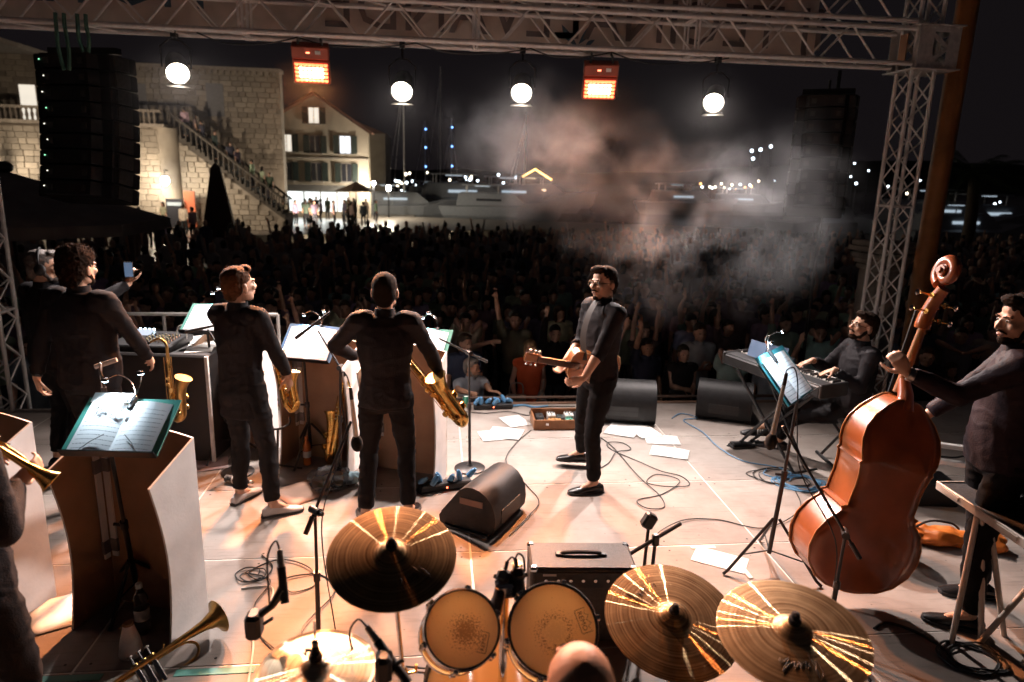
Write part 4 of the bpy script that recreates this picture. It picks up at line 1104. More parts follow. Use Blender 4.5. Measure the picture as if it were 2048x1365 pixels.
def person(label, loc, rz, H=1.8, pelvis_z=None, pelvis_y=0., lean=(0., 0.), twist=0., head=(0., 0., 0.), R=None, L=None, feet=None, width=1., belly=0.,
           shirt=None, trousers=None, sleeve='long', shoe=None, skin=SKIN, hair='short', hairmat=None, beard=0, glasses=False, voxel=.0065, detail=True,
           group=None, hem=-.09, collar=True, skirt=0., knee_hint=None, name='person', short_legs=False, face=True):
    s = H / 1.8; k = s
    t = thing(name, label, 'person', loc, rz, group)
    Mi = ROOTM[t.name].inverted()
    def tl(p): return Mi @ Vector(p)
    def tv(v): return (Mi.to_3x3() @ Vector(v)).normalized()
    pz = (.955 if pelvis_z is None else pelvis_z / s)
    P = V(0, pelvis_y, pz * s)
    up = V(lean[1], lean[0], 1).normalized()
    Nk = P + up * (.545 * s)
    tw = Matrix.Rotation(twist, 3, 'Z')
    sv_h = V(1, 0, 0); sv_s = tw @ V(1, 0, 0); sv_s = (sv_s - up * sv_s.dot(up)).normalized(); fv_s = up.cross(sv_s).normalized()
    fv_s = -fv_s if (tw @ V(0, 1, 0)).dot(fv_s) < 0 else fv_s
    W = width * s
    sh = {1: Nk + sv_s * (.178 * W) - up * (.055 * s), -1: Nk - sv_s * (.178 * W) - up * (.055 * s)}
    hp = {1: P + sv_h * (.088 * W) - V(0, 0, .02 * s), -1: P - sv_h * (.088 * W) - V(0, 0, .02 * s)}
    l1, l2 = .285 * s, .25 * s
    # arms
    arm = {}
    for sg, spec in ((1, R), (-1, L)):
        if spec is None: spec = {}
        if 'w' in spec: T = tl(spec['w'])
        elif 'l' in spec: T = V(*spec['l']) * s + V(0, 0, 0)
        else: T = sh[sg] + V(sg * .07 * s, .06 * s, -.525 * s)
        hint = V(*spec.get('hint', (sg * .35, -1, -.1)))
        E_, T = ik(sh[sg], T, l1, l2, hint)
        fd = tv(spec['d']) if 'd' in spec else ((T - E_).normalized() + V(0, .05, 0)).normalized()
        pn = tv(spec['n']) if 'n' in spec else V(-sg, .25, 0)
        arm[sg] = (E_, T, fd, pn, spec.get('curl', .38))
    # legs
    leg = {}
    for sg in (1, -1):
        if feet is not None:
            f = feet[0 if sg == 1 else 1]; A = tl(f[:3]); A = A + V(0, 0, .085 * s); ty = V(cos(f[3] - rz), sin(f[3] - rz), 0)
        else:
            A = V(sg * .105 * s, 0, .085 * s); ty = V(sg * .25, 1, 0).normalized()
        kh = V(sg * .15, 1, .1) if knee_hint is None else Vector(knee_hint)
        K, A = ik(hp[sg], A, .435 * s, .43 * s, kh)
        leg[sg] = (K, A, ty)
    # head frame
    hyaw, hpit, hrol = head
    HM = Matrix.Rotation(twist + hyaw, 4, 'Z') @ Matrix.Rotation(-hpit, 4, 'X') @ Matrix.Rotation(hrol, 4, 'Y')
    HC = Nk + up * (.150 * s) + (HM.to_3x3() @ V(0, .022 * s, 0))
    HMf = Matrix.Translation(HC) @ HM @ Matrix.Scale(s * 1.07, 4)
    def hq(x, y, z): return HMf @ V(x, y, z)
    R3 = HM.to_3x3()
    # ---------------- body (one continuous skin mesh)
    b = MB()
    def hell(c, r): b.ell(hq(*c), tuple(q * s * 1.07 for q in r), rot=R3, n=14, m=9)
    hell((0, -.014, .036), (.076, .094, .083)); hell((0, .022, -.018), (.062, .072, .088)); hell((0, .052, -.082), (.036, .032, .030))
    for sg in (-1, 1):
        hell((sg * .046, .015, -.062), (.020, .045, .032)); hell((sg * .040, .066, -.022), (.022, .022, .020))
        hell((sg * .078, -.008, -.012), (.010, .021, .032)); hell((sg * .03, .080, .022), (.024, .013, .008))
    b.cone(hq(0, .088, .008), .0095 * s, hq(0, .108, -.026), .0135 * s, n=10); hell((0, .098, -.030), (.018, .012, .009))
    hell((0, .088, -.056), (.024, .011, .008)); hell((0, .086, -.068), (.020, .011, .007))
    b.cone(Nk - up * .04 * s, .052 * s, HC + R3 @ V(0, -.028 * s, -.05 * s), .054 * s, n=14)
    core = [(P, .07), (P.lerp(Nk, .5), .075), (Nk - up * .09 * s, .07)]
    for (p, r), (q, r2) in zip(core, core[1:]): b.cone(p, r * s, q, r2 * s, n=12)
    for sg in (1, -1):
        E_, T, fd, pn, cu = arm[sg]
        b.cone(Nk - up * .08 * s, .048 * s, sh[sg], .042 * s, n=10)
        b.cone(sh[sg], .046 * s, E_, .038 * s, n=12); b.cone(E_, .040 * s, E_.lerp(T, .35), .042 * s, n=12); b.cone(E_.lerp(T, .35), .042 * s, T, .026 * s, n=12)
        hand(b, T, fd, pn, sg, cu, s, voxel_fat=1. if voxel < .008 else 1.15)
        K, A, ty = leg[sg]
        if skirt or short_legs:
            b.cone(hp[sg], .08 * s, K, .055 * s, n=12); b.cone(K, .052 * s, K.lerp(A, .35), .055 * s, n=12); b.cone(K.lerp(A, .35), .055 * s, A, .034 * s, n=12)
        else:
            b.cone(P, .06 * s, hp[sg], .06 * s, n=8); b.cone(hp[sg], .06 * s, K, .04 * s, n=8); b.cone(K, .04 * s, A, .036 * s, n=8)
        b.cone(A, .036 * s, A + ty * .10 * s - V(0, 0, .055 * s), .026 * s, n=8)
    bo = meshobj(remesh(b, voxel * s, 3, .5), 'body', skin, t)
    # ---------------- shirt
    c = MB()
    prof = [(hem, .172, .118), (-.02, .176, .122), (.06, .170, .118), (.14, .160, .112), (.24, .172, .120), (.34, .186, .124), (.42, .184, .112), (.475, .160, .092), (.515, .105, .074), (.545, .066, .064)]
    rs = []
    for z, w_, d_ in prof:
        f = max(0, min(1, z / .5)); sv = sv_h.lerp(sv_s, f).normalized(); fv = V(0, 1, 0).lerp(fv_s, f).normalized()
        bl = belly * max(0, 1 - abs(z - .10) / .22)
        rs.append(ring_e(P + up * (z * s) + fv * (bl * .5 * s), sv, fv, w_ * W + .004, (d_ + bl * .5) * s * (.5 + .5 * width) + .004))
    c.rings(rs)
    for sg in (1, -1):
        E_, T, fd, pn, cu = arm[sg]
        c.cone(sh[sg] - sv_s * sg * .05 * s, .085 * s, sh[sg], .074 * s, n=12)
        if sleeve == 'none': continue
        if sleeve == 'short':
            m_ = sh[sg].lerp(E_, .62); c.cone(sh[sg], .074 * s, m_, .062 * s, n=12)
        else:
            c.cone(sh[sg], .074 * s, sh[sg].lerp(E_, .5), .060 * s, n=12); c.cone(sh[sg].lerp(E_, .5), .060 * s, E_, .054 * s, n=12)
            end = .90 if sleeve == 'long' else .30
            e_ = E_.lerp(T, end)
            c.cone(E_, .055 * s, E_.lerp(T, end * .5), .051 * s, n=12)
            c.tube(E_.lerp(T, end * .5), e_, .051 * s, (.040 if sleeve == 'long' else .054) * s, n=12)
            if sleeve == 'rolled': c.tube(E_.lerp(T, end - .08), e_, .057 * s, n=12)
    me = remesh(c, (.011 if detail else .02) * s, 3, .5)
    rnd = random.Random(sum(ord(ch) for ch in label)); so = rnd.uniform(0, 50)
    if detail:
        def wr(p):
            q = Vector((p.x * 4.5 + so, p.y * 4.5, p.z * 8))
            a = noise.noise(q); r = 1 - abs(noise.noise(q * 1.7 + Vector((9, 3, 1)))) * 2
            return s * (.006 * a + .009 * max(0, r - .45) - .001)
        displace(me, wr)
    meshobj(me, 'shirt', shirt or CLOTHB, t)
    if collar:
        cb = MB(); rr = []
        for q, (zz, rad) in enumerate(((-.005, .078), (.02, .070), (.045, .066), (.048, .061), (.02, .064))):
            rr.append(ring_e(Nk + up * ((zz - .005) * s) + V(0, .004 * s, 0), sv_s, fv_s, rad * s, rad * .98 * s, 16, 2))
        cb.rings(rr, False)
        cb.build('collar', shirt or CLOTHB, t)
    # ---------------- trousers or skirt
    c = MB()
    if skirt:
        rs = []
        zl = P.z - skirt * s
        for q in range(7):
            f = q / 6; z = P.z + .10 * s - (P.z + .10 * s - zl) * f
            ww = (.165 + .06 * f) * W; rs.append([V(ww * cos(2 * pi * i / 18) * (1 + .05 * f * sin(5 * i)), P.y + (.115 + .07 * f) * s * sin(2 * pi * i / 18) * (1 + .05 * f * cos(4 * i)), z) for i in range(18)])
        c.rings(rs); c.build('skirt', trousers or TROUB, t)
    else:
        rs = [ring_e(P + V(0, 0, z * s), sv_h, V(0, 1, 0), w_ * W, d_ * s) for z, w_, d_ in ((.10, .150, .108), (.04, .166, .118), (-.03, .174, .122), (-.09, .165, .115), (-.13, .10, .08))]
        c.rings(rs)
        for sg in (1, -1):
            K, A, ty = leg[sg]
            c.cone(hp[sg], .098 * s, hp[sg].lerp(K, .5), .084 * s, n=12); c.cone(hp[sg].lerp(K, .5), .084 * s, K, .064 * s, n=12)
            if short_legs: continue
            c.cone(K, .064 * s, K.lerp(A, .4), .062 * s, n=12); c.tube(K.lerp(A, .4), K.lerp(A, .93), .062 * s, .052 * s, n=12)
        me = remesh(c, (.012 if detail else .022) * s, 4, .5)
        if detail:
            def wt(p):
                q = Vector((p.x * 5 + so, p.y * 5, p.z * 8)); r = 1 - abs(noise.noise(q * 1.6)) * 2
                return s * (.006 * noise.noise(q) + .012 * max(0, r - .4))
            displace(me, wt)
        meshobj(me, 'trousers', trousers or TROUB, t)
    # ---------------- shoes
    for sg in (1, -1):
        K, A, ty = leg[sg]; g = A - V(0, 0, .085 * s)
        sx = V(0, 0, 1).cross(ty)
        c = MB(); rs = []
        for q, w_, h_ in ((-.075, .026, .058), (-.05, .036, .075), (0.0, .038, .085), (.06, .041, .066), (.12, .047, .046), (.17, .044, .036), (.205, .026, .026)):
            rs.append([g + ty * (q * s) + sx * (w_ * s * cos(a)) + V(0, 0, max(.004, (h_ * .5 + h_ * .55 * sin(a))) * s) for a in [2 * pi * i / 14 for i in range(14)]])
        c.rings(rs)
        so_ = c.build('shoe', shoe or SHOEB, t)
        if detail:
            c = MB(); rs = []
            for zz in (0.0, .018):
                rs.append([g + ty * (q * s) + sx * (w_ * s) + V(0, 0, zz * s) for q, w_ in ((-.085, .012), (-.08, .028), (-.04, .040), (.04, .042), (.11, .050), (.17, .047), (.205, .030), (.215, 0), (.205, -.030), (.17, -.047), (.11, -.050), (.04, -.042), (-.04, -.040), (-.08, -.028), (-.085, -.012))])
            c.rings(rs); c.build('sole', SOLE, so_)
    # ---------------- hair
    hm = hairmat or HAIRD
    if hair:
        c = MB()
        def he(cn, r): c.ell(hq(*cn), tuple(q * s * 1.07 for q in r), rot=R3, n=16, m=10)
        amp, vs = .004, 60
        if hair == 'curly':
            he((0, -.026, .058), (.094, .106, .090)); he((0, -.06, 0.0), (.088, .072, .088)); he((0, -.07, -.05), (.066, .05, .06)); he((0, .03, .085), (.07, .06, .045))
            amp, vs = .012, 58
        elif hair == 'short':
            he((0, -.022, .050), (.083, .096, .081)); he((0, -.050, .0), (.080, .066, .075)); he((0, -.068, -.045), (.056, .040, .048)); he((0, .055, .098), (.055, .035, .026))
        elif hair == 'mop':
            he((0, -.022, .055), (.090, .102, .085)); he((0, -.048, .0), (.088, .072, .082)); he((0, -.066, -.05), (.064, .046, .055)); he((0, .060, .092), (.062, .042, .034)); amp, vs = .006, 85
        elif hair == 'quiff':
            he((0, -.020, .046), (.0785, .093, .079)); he((0, -.050, .0), (.0775, .063, .070)); he((0, -.066, -.045), (.054, .036, .042)); he((0, .050, .100), (.056, .042, .028)); he((.02, .072, .094), (.042, .022, .019)); amp, vs = .003, 90
        elif hair == 'buzz':
            he((0, -.018, .042), (.081, .097, .085)); he((0, -.048, -.005), (.078, .064, .075)); he((0, -.064, -.05), (.055, .038, .042)); amp, vs = .0015, 120
        elif hair == 'long':
            he((0, -.022, .050), (.088, .100, .084)); he((0, -.055, -.02), (.090, .064, .10)); he((0, -.06, -.12), (.088, .045, .11)); he((.07, .0, -.07), (.024, .04, .12)); he((-.07, .0, -.07), (.024, .04, .12)); amp, vs = .007, 30
        elif hair == 'bun':
            he((0, -.022, .050), (.083, .096, .080)); he((0, -.050, .0), (.079, .064, .072)); he((0, -.10, .075), (.035, .035, .035))
        elif hair == 'monk':
            for sg in (-1, 1): he((sg * .052, -.045, -.005), (.034, .058, .036))
            he((0, -.078, -.02), (.062, .032, .045)); amp, vs = .003, 90
        me = remesh(c, (.0065 if detail else .014) * s, 3, .5)
        displace(me, lambda p: s * amp * (noise.noise(p * vs) + .5 * noise.noise(p * vs * 2.3)))
        ho = meshobj(me, 'hair', hm, t)
        if detail and hair not in ('buzz',):
            sm = MB(); pn = []
            vv = me.vertices; cnt = {'curly': 5200, 'long': 900}.get(hair, 2400)
            for _ in range(cnt):
                v = vv[rnd.randrange(len(vv))]; pn.append((v.co.copy(), v.normal.copy()))
            strands(sm, pn, (.026 if hair == 'curly' else .008) * s, .0009 * s, rnd, .012 * s if hair == 'curly' else .003, None if hair == 'curly' else (R3 @ V(.1, -.6, -.5)))
            sm.build('hair_strands', hm, ho, False)
    if face:
        for sg in (-1, 1):
            if detail:
                MB().ell(hq(sg * .031, .0805, .004), (.0135 * s, .008 * s, .0075 * s), rot=R3, n=10, m=6).build('eye', EYEW, t)
                MB().ell(hq(sg * .031, .0865, .004), (.0058 * s, .0035 * s, .0058 * s), rot=R3, n=8, m=5).build('iris', EYED, t)
            else:
                MB().ell(hq(sg * .031, .084, .004), (.013 * s, .006 * s, .006 * s), rot=R3, n=8, m=4).build('eye', EYED, t)
            if detail:
                e = MB().path([hq(sg * .014, .094, .021), hq(sg * .032, .092, .026), hq(sg * .052, .078, .020)], [.0035 * s, .0042 * s, .002 * s], n=6); e.build('eyebrow', hm if hair else HAIRD, t)
        if detail:
            MB().path([hq(-.022, .089, -.060), hq(0, .0985, -.062), hq(.022, .089, -.060)], [.0022 * s, .0045 * s, .0022 * s], n=6).build('mouth', LIPS, t)
    if beard:
        c = MB()
        if beard == 1:      # moustache and goatee
            c.path([hq(-.033, .078, -.058), hq(-.020, .094, -.047), hq(0, .101, -.044), hq(.020, .094, -.047), hq(.033, .078, -.058)], [.003 * s, .006 * s, .007 * s, .006 * s, .003 * s], n=8)
            c.ell(hq(0, .074, -.100), (.024 * s, .018 * s, .018 * s), rot=R3)
        else:               # full short beard
            c.ell(hq(0, .056, -.088), (.043 * s, .040 * s, .030 * s), rot=R3)
            for sg in (-1, 1): c.cone(hq(sg * .045, .035, -.075), .022 * s, hq(sg * .066, .002, -.028), .013 * s)
            c.path([hq(-.033, .078, -.058), hq(-.018, .094, -.046), hq(0, .1, -.044), hq(.018, .094, -.046), hq(.033, .078, -.058)], [.004 * s, .006 * s, .006 * s, .006 * s, .004 * s], n=8)
        me = remesh(c, .004 * s, 1, .4); displace(me, lambda p: s * .002 * noise.noise(p * 120)); meshobj(me, 'beard', hm, t)
    if glasses:
        g = MB()
        for sg in (-1, 1):
            pts = [hq(sg * .034 + .024 * cos(a), .100 - .004 * abs(cos(a)), .001 + .017 * sin(a)) for a in [2 * pi * i / 14 for i in range(15)]]
            g.path(pts, .0016 * s, n=5); g.path([hq(sg * .057, .098, .004), hq(sg * .078, .05, .006), hq(sg * .080, -.01, .0)], .0016 * s, n=5)
        g.path([hq(-.010, .100, .006), hq(0, .103, .009), hq(.010, .100, .006)], .0016 * s, n=5)
        g.build('glasses', mat('wire_glasses', (.25, .18, .12), .25, 1, 0), t)
    t['_arm'] = 0; del t['_arm']
    PINFO[t.name] = dict(M=ROOTM[t.name], Nk=Nk, up=up, arm=arm, HMf=HMf, sh=sh, P=P, leg=leg, s=s)
    return t
PINFO = {}
def wristband(t, sg, m, r=.031, h=.014, name='watch'):
    E_, T, fd, pn, cu = PINFO[t.name]['arm'][sg]; d = (T - E_).normalized(); s = PINFO[t.name]['s']
    p = T - d * .02
    o = MB().tube(p - d * h / 2, p + d * h / 2, r * s, n=16).build(name, m, t)
    return o, p

# -- the musicians
pA = person('tall curly-haired player in a dark shirt seen from behind at far left', (-2.42, 4.92, 0), radians(-22), H=1.90, width=1.18, belly=.05,
            L=dict(w=(-2.76, 4.86, .90), d=(.02, .12, -1), n=(.6, .5, 0), curl=.55), R=dict(w=(-2.08, 5.10, 1.06), d=(-.2, .9, -.2), n=(-.8, 0, -.4), curl=.6, hint=(1, -.6, -.1)),
            shirt=CLOTHB, hair='curly', beard=2, skin=SKIN, head=(radians(2), 0, 0))
wristband(pA, -1, BLACKP, name='bracelet')
pE = person('grey-haired man with headphones at the console filming with a phone', (-3.02, 5.62, 0), radians(-32), H=1.80, width=1.1,
            R=dict(w=(-2.50, 5.88, 1.49), d=(.10, .05, 1), n=(.3, .9, 0), curl=.75, hint=(.6, -.2, -1)), L=dict(curl=.4), hair='short', hairmat=HAIRG, beard=2, head=(radians(-42), 0, 0), shirt=CLOTHB)
hM = PINFO[pE.name]['HMf']
h = MB().path(spline([hM @ V(-.088, -.01, .0), hM @ V(-.086, -.012, .07), hM @ V(0, -.012, .138), hM @ V(.086, -.012, .07), hM @ V(.088, -.01, 0)], 6), .008, n=8)
h.build('headphone_band', BLACKP, pE)
for sg in (-1, 1): MB().ell(hM @ V(sg * .092, -.006, -.008), (.018, .038, .042), rot=hM.to_3x3()).build('headphone_cup', BLACKP, pE)
PHS = mat('phone_screen', (.1, .1, .1), .2, 0, 0, emit=(.25, .40, .65), estr=.35)
t = thing('mobile_phone', 'lit mobile phone held up by the man with headphones', 'phone', (-2.485, 5.868, 1.605), radians(8))
MB().bbox((0, 0, 0), (.07, .010, .13), .004).build('case', BLACKP, t, False); MB().box((0, -.006, .0), (.060, .002, .115)).build('screen', PHS, t, False)

pB = person('young saxophonist in black seen from behind with white two-tone shoes', (-1.36, 4.80, 0), radians(-24), H=1.80, width=.92,
            R=dict(w=(-1.06, 4.98, .93), d=(.15, .15, -1), n=(-.7, .6, 0), curl=.6, hint=(.8, -.9, -.2)), L=dict(l=(-.18, .34, .98), curl=.5),
            feet=((-1.17, 4.70, 0, radians(22)), (-1.46, 4.93, 0, radians(62))), hair='short', hairmat=HAIRB, shirt=CLOTHB, hem=-.22, shoe=SHOEW, head=(radians(-20), radians(-6), 0), lean=(.02, .0), beard=0)
pC = person('crop-haired baritone saxophonist in a tight black top seen from behind', (-.35, 4.60, 0), radians(-3), H=1.80, width=1.02,
            R=dict(w=(.04, 4.86, .97), d=(-.1, .6, -.7), n=(-.8, 0, -.2), curl=.6, hint=(1, -.25, .1)), L=dict(w=(-.58, 4.92, 1.12), d=(.5, .7, .1), n=(.3, 0, -1), curl=.5, hint=(-1, -.2, -.3)),
            feet=((-.20, 4.60, 0, radians(75)), (-.50, 4.56, 0, radians(105))), hair='buzz', hairmat=HAIRS, shirt=CLOTHS, head=(0, radians(-4), 0), beard=2, lean=(.04, 0))
pG = person('smiling guitarist with glasses, moustache and goatee in black', (1.25, 5.06, 0), radians(112), H=1.81, width=.98,
            R=dict(w=(.985, 5.02, 1.075), d=(-.45, -.1, -.7), n=(-.7, -.5, .3), curl=.7, hint=(.5, -.6, -.8)), L=dict(w=(1.075, 4.80, .985), d=(-.95, .1, -.35), n=(.1, .9, .2), curl=.5, hint=(-.4, -1.0, -.3)),
            feet=((1.24, 5.48, 0, radians(170)), (1.24, 4.95, 0, radians(184))), hair='quiff', beard=1, glasses=True, sleeve='rolled', head=(radians(9), radians(-2), radians(3)), skin=SKIN, shirt=CLOTHS, lean=(-.03, 0))
hM = PINFO[pG.name]['HMf']
MB().ell(hM @ V(0, .094, -.0625), (.017, .005, .0045), rot=hM.to_3x3(), n=10, m=5).build('teeth', TEETH, pG)
pP = person('bearded keyboard player in a loose black shirt seated and looking down', (3.60, 5.38, 0), radians(84), H=1.80, pelvis_z=.56, lean=(-.03, 0), width=1.05,
            R=dict(w=(3.27, 5.52, .93), d=(-.85, .1, -.35), n=(0, 0, -1), curl=.3, hint=(.4, .6, -1)), L=dict(w=(3.30, 5.22, .93), d=(-.8, .25, -.35), n=(0, 0, -1), curl=.3, hint=(-.3, -.6, -1)),
            feet=((3.20, 5.78, 0, radians(150)), (2.98, 6.02, .02, radians(172))), knee_hint=(0, .5, 1), hair='short', beard=2, glasses=True, head=(radians(8), radians(-14), 0), sleeve='long', shirt=CLOTHS, skin=SKIN2, shoe=mat('black_trainer', (.018, .018, .02), .5))
wristband(pP, -1, CHROME)
pB2 = person('double bass player in a dark aubergine shirt cut by the right edge', (3.11, 3.27, 0), radians(80), H=1.92, width=1.08, belly=.03, twist=-.5,
            L=dict(w=(2.515, 3.32, 1.455), d=(-.55, .15, .75), n=(.1, .95, .1), curl=.85, hint=(-.2, -.3, -1)), R=dict(w=(2.80, 3.66, .98), curl=.5),
            feet=((3.30, 3.42, 0, radians(165)), (2.99, 3.13, 0, radians(150))), hair='short', beard=2, shirt=CLOTHP, skin=SKIN, head=(radians(34), radians(4), 0), lean=(.02, 0))
wristband(pB2, -1, mat('steel_watch', (.25, .24, .23), .3, 1, .1), .036, .03)
pD = person('bald drummer, only the crown of the head rising into the picture', (.335, 1.27, 0), 0, H=1.78, pelvis_z=.56, lean=(.12, 0),
            R=dict(w=(.62, 1.62, .78), curl=.8), L=dict(w=(.05, 1.62, .78), curl=.8), feet=((.52, 1.90, 0, radians(80)), (.12, 1.85, 0, radians(100))), knee_hint=(0, .5, 1), hair='monk', hairmat=HAIRS, head=(radians(-6), radians(-16), 0), skin=SKIN2)
pT = person('trumpet player in a dark jacket cut off by the left edge', (-1.72, 2.46, 0), radians(-28), H=1.80, width=1.05,
            R=dict(w=(-1.585, 2.60, 1.25), d=(.3, .6, .25), n=(-.8, .3, .1), curl=.6, hint=(.7, -.6, -.8)), L=dict(w=(-1.86, 2.76, 1.25), curl=.6), hair='short', shirt=mat('dark_jacket', (.017, .016, .018), .75, 0, .25, 10, .3, 150, spec=.12), hem=-.14)
# ------------------------------------------------------------------ saxophones
def sax(label, loc, M, size=1., kind='alto', bm=BRASS, group='saxophones'):
    t = thing('saxophone', label, 'saxophone', loc, 0, group)
    S = size
    def X(mb):
        mb.v = [tuple((M @ (Vector(p) * S))) for p in mb.v]; return mb
    D = .085
    body = spline([(0, 0, .55), (0, 0, .40), (0, 0, .20), (0, 0, .06), (0, .02, .0), (0, D * .5, -.03), (0, D * .98, .0), (0, D * 1.06, .06), (0, D * 1.12, .16), (0, D * 1.25, .25), (0, D * 1.6, .33)], 6)
    n = len(body); rad = []
    for i in range(n):
        f = i / (n - 1); r = .0125 + .026 * min(1, f / .55)
        if f > .78: r += .030 * ((f - .78) / .22) ** 2.2
        rad.append(r)
    X(MB().path(body, rad, n=16)).build('body_tube', bm, t)
    X(MB().lathe([(rad[-1], 0), (rad[-1] + .004, .003), (rad[-1] + .003, -.003)], c=body[-1], rot=(body[-1] - body[-2]).to_track_quat('Z', 'Y').to_matrix(), n=20, cap=False)).build('bell_rim', bm, t)
    if kind == 'bari':
        nk = spline([(0, 0, .55), (0, 0, .64), (0, .05, .70), (0, .10, .66), (0, .09, .58), (0, .04, .56), (0, -.05, .60), (0, -.13, .63)], 5)
    else:
        nk = spline([(0, 0, .55), (0, 0, .59), (0, -.02, .63), (0, -.07, .655), (0, -.13, .635), (0, -.16, .62)], 5)
    X(MB().path(nk, [.0125 - .005 * i / (len(nk) - 1) for i in range(len(nk))], n=10)).build('neck', bm, t)
    e = nk[-1]; d = (nk[-1] - nk[-3]).normalized()
    X(MB().path([e, e + d * .05, e + d * .085], [.010, .012, .005], n=10)).build('mouthpiece', BLACKP, t)
    # key work
    rs = random.Random(int(size * 100))
    for (dx, dy) in ((.030, .012), (-.030, .012), (.022, -.026)):
        X(MB().tube((dx, dy, .05), (dx * .75, dy, .50), .0026, n=6)).build('key_rod', bm, t)
    for k in range(9):
        z = .47 - k * .049; r = .010 + .0012 * k; f = .022 + .0022 * k; a = .6 + .5 * sin(k * 1.3)
        c = MB().tube((f * cos(a) * .9, f * sin(a) * .9, z), ((f + .010) * cos(a), (f + .010) * sin(a), z), r, n=12)
        c.tube(((f + .010) * cos(a), (f + .010) * sin(a), z), ((f + .013) * cos(a), (f + .013) * sin(a), z), r * .55, n=10)
        X(c).build('key_cup', bm, t)
    for k, (y, z, sx) in enumerate(((D * 1.15, .06, -1), (D * 1.18, .15, -1), (D * 1.1, .03, 1))):
        c = MB().tube((sx * .040, y, z), (sx * .058, y, z), .024, n=14); c.path([(sx * .062, y, z), (sx * .066, y - .03, z + .03), (sx * .03, y - .06, z + .05)], .003, n=6)
        X(c).build('low_key', bm, t)
        X(MB().path([(sx * .05, y + .03, z), (sx * .07, y, z + .02), (sx * .05, y - .03, z)], .0025, n=6)).build('key_guard', bm, t)
    for k in range(4):
        X(MB().ell((-.028, -.018, .42 - k * .03), (.006, .006, .006), n=8, m=5)).build('finger_pearl', mat('pearl', (.7, .66, .6), .25), t)
    X(MB().tube((0, .02, .15), (0, D, .16), .004, n=6)).build('bell_brace', bm, t)
    return t
def orient(up, fwd):
    z = Vector(up).normalized(); y = Vector(fwd); y = (y - z * y.dot(z)).normalized(); x = y.cross(z)
    return Matrix((x, y, z)).transposed()
def orientx(xd, up):
    x = Vector(xd).normalized(); z = Vector(up); z = (z - x * z.dot(x)).normalized(); y = z.cross(x)
    return Matrix((x, y, z)).transposed()
# alto held at the hip of the second player
sax('gold alto saxophone held at the hip of the young saxophonist', (-1.10, 4.98, .72), orient((-.18, -.05, 1), (.9, .35, 0)), .78)
sax('large gold baritone saxophone slung at the right hip of the crop-haired player', (.14, 4.80, .68), orient((-.62, .05, .80), (.45, -.75, .45)), 1.12, 'bari')
sax('gold tenor saxophone hanging in front of the curly-haired player', (-1.92, 5.02, .66), orient((-.02, .05, 1), (.85, -.3, 0)), .86, bm=BRASSD)
sax('gold saxophone resting upright behind the middle desk', (-.86, 5.47, .10), orient((.16, .02, 1), (-.4, .9, 0)), 1.10)
# soprano keys of the front horn half hidden by the score
t = thing('bass_clarinet', 'dark reed instrument on a peg behind the lit Bugle Call Rag score', 'woodwind', (-1.98, 4.20, 0), 0)
MB().tube((0, 0, .05), (-.02, .02, 1.12), .016, n=12).build('tube', BLACKP, t)
MB().path(spline([(-.02, .02, 1.12), (-.03, .03, 1.22), (-.02, .03, 1.27)], 4), .011, n=10).build('neck', CHROME, t)
MB().tube((-.06, .03, 1.245), (.06, .05, 1.285), .0145, n=12).build('cross_pad', mat('grey_pad', (.35, .31, .28), .7, 0, .1), t)
for k in range(9):
    z = .55 + k * .062; a = k * 1.1
    MB().ell((.02 * cos(a), .02 * sin(a), z), (.013, .013, .010), n=8, m=5).build('key', BRASS if k % 3 else CHROME, t)
MB().lathe([(.001, 0), (.11, 0), (.11, .01), (.016, .05)], n=20).build('peg_base', BLACKM, t)

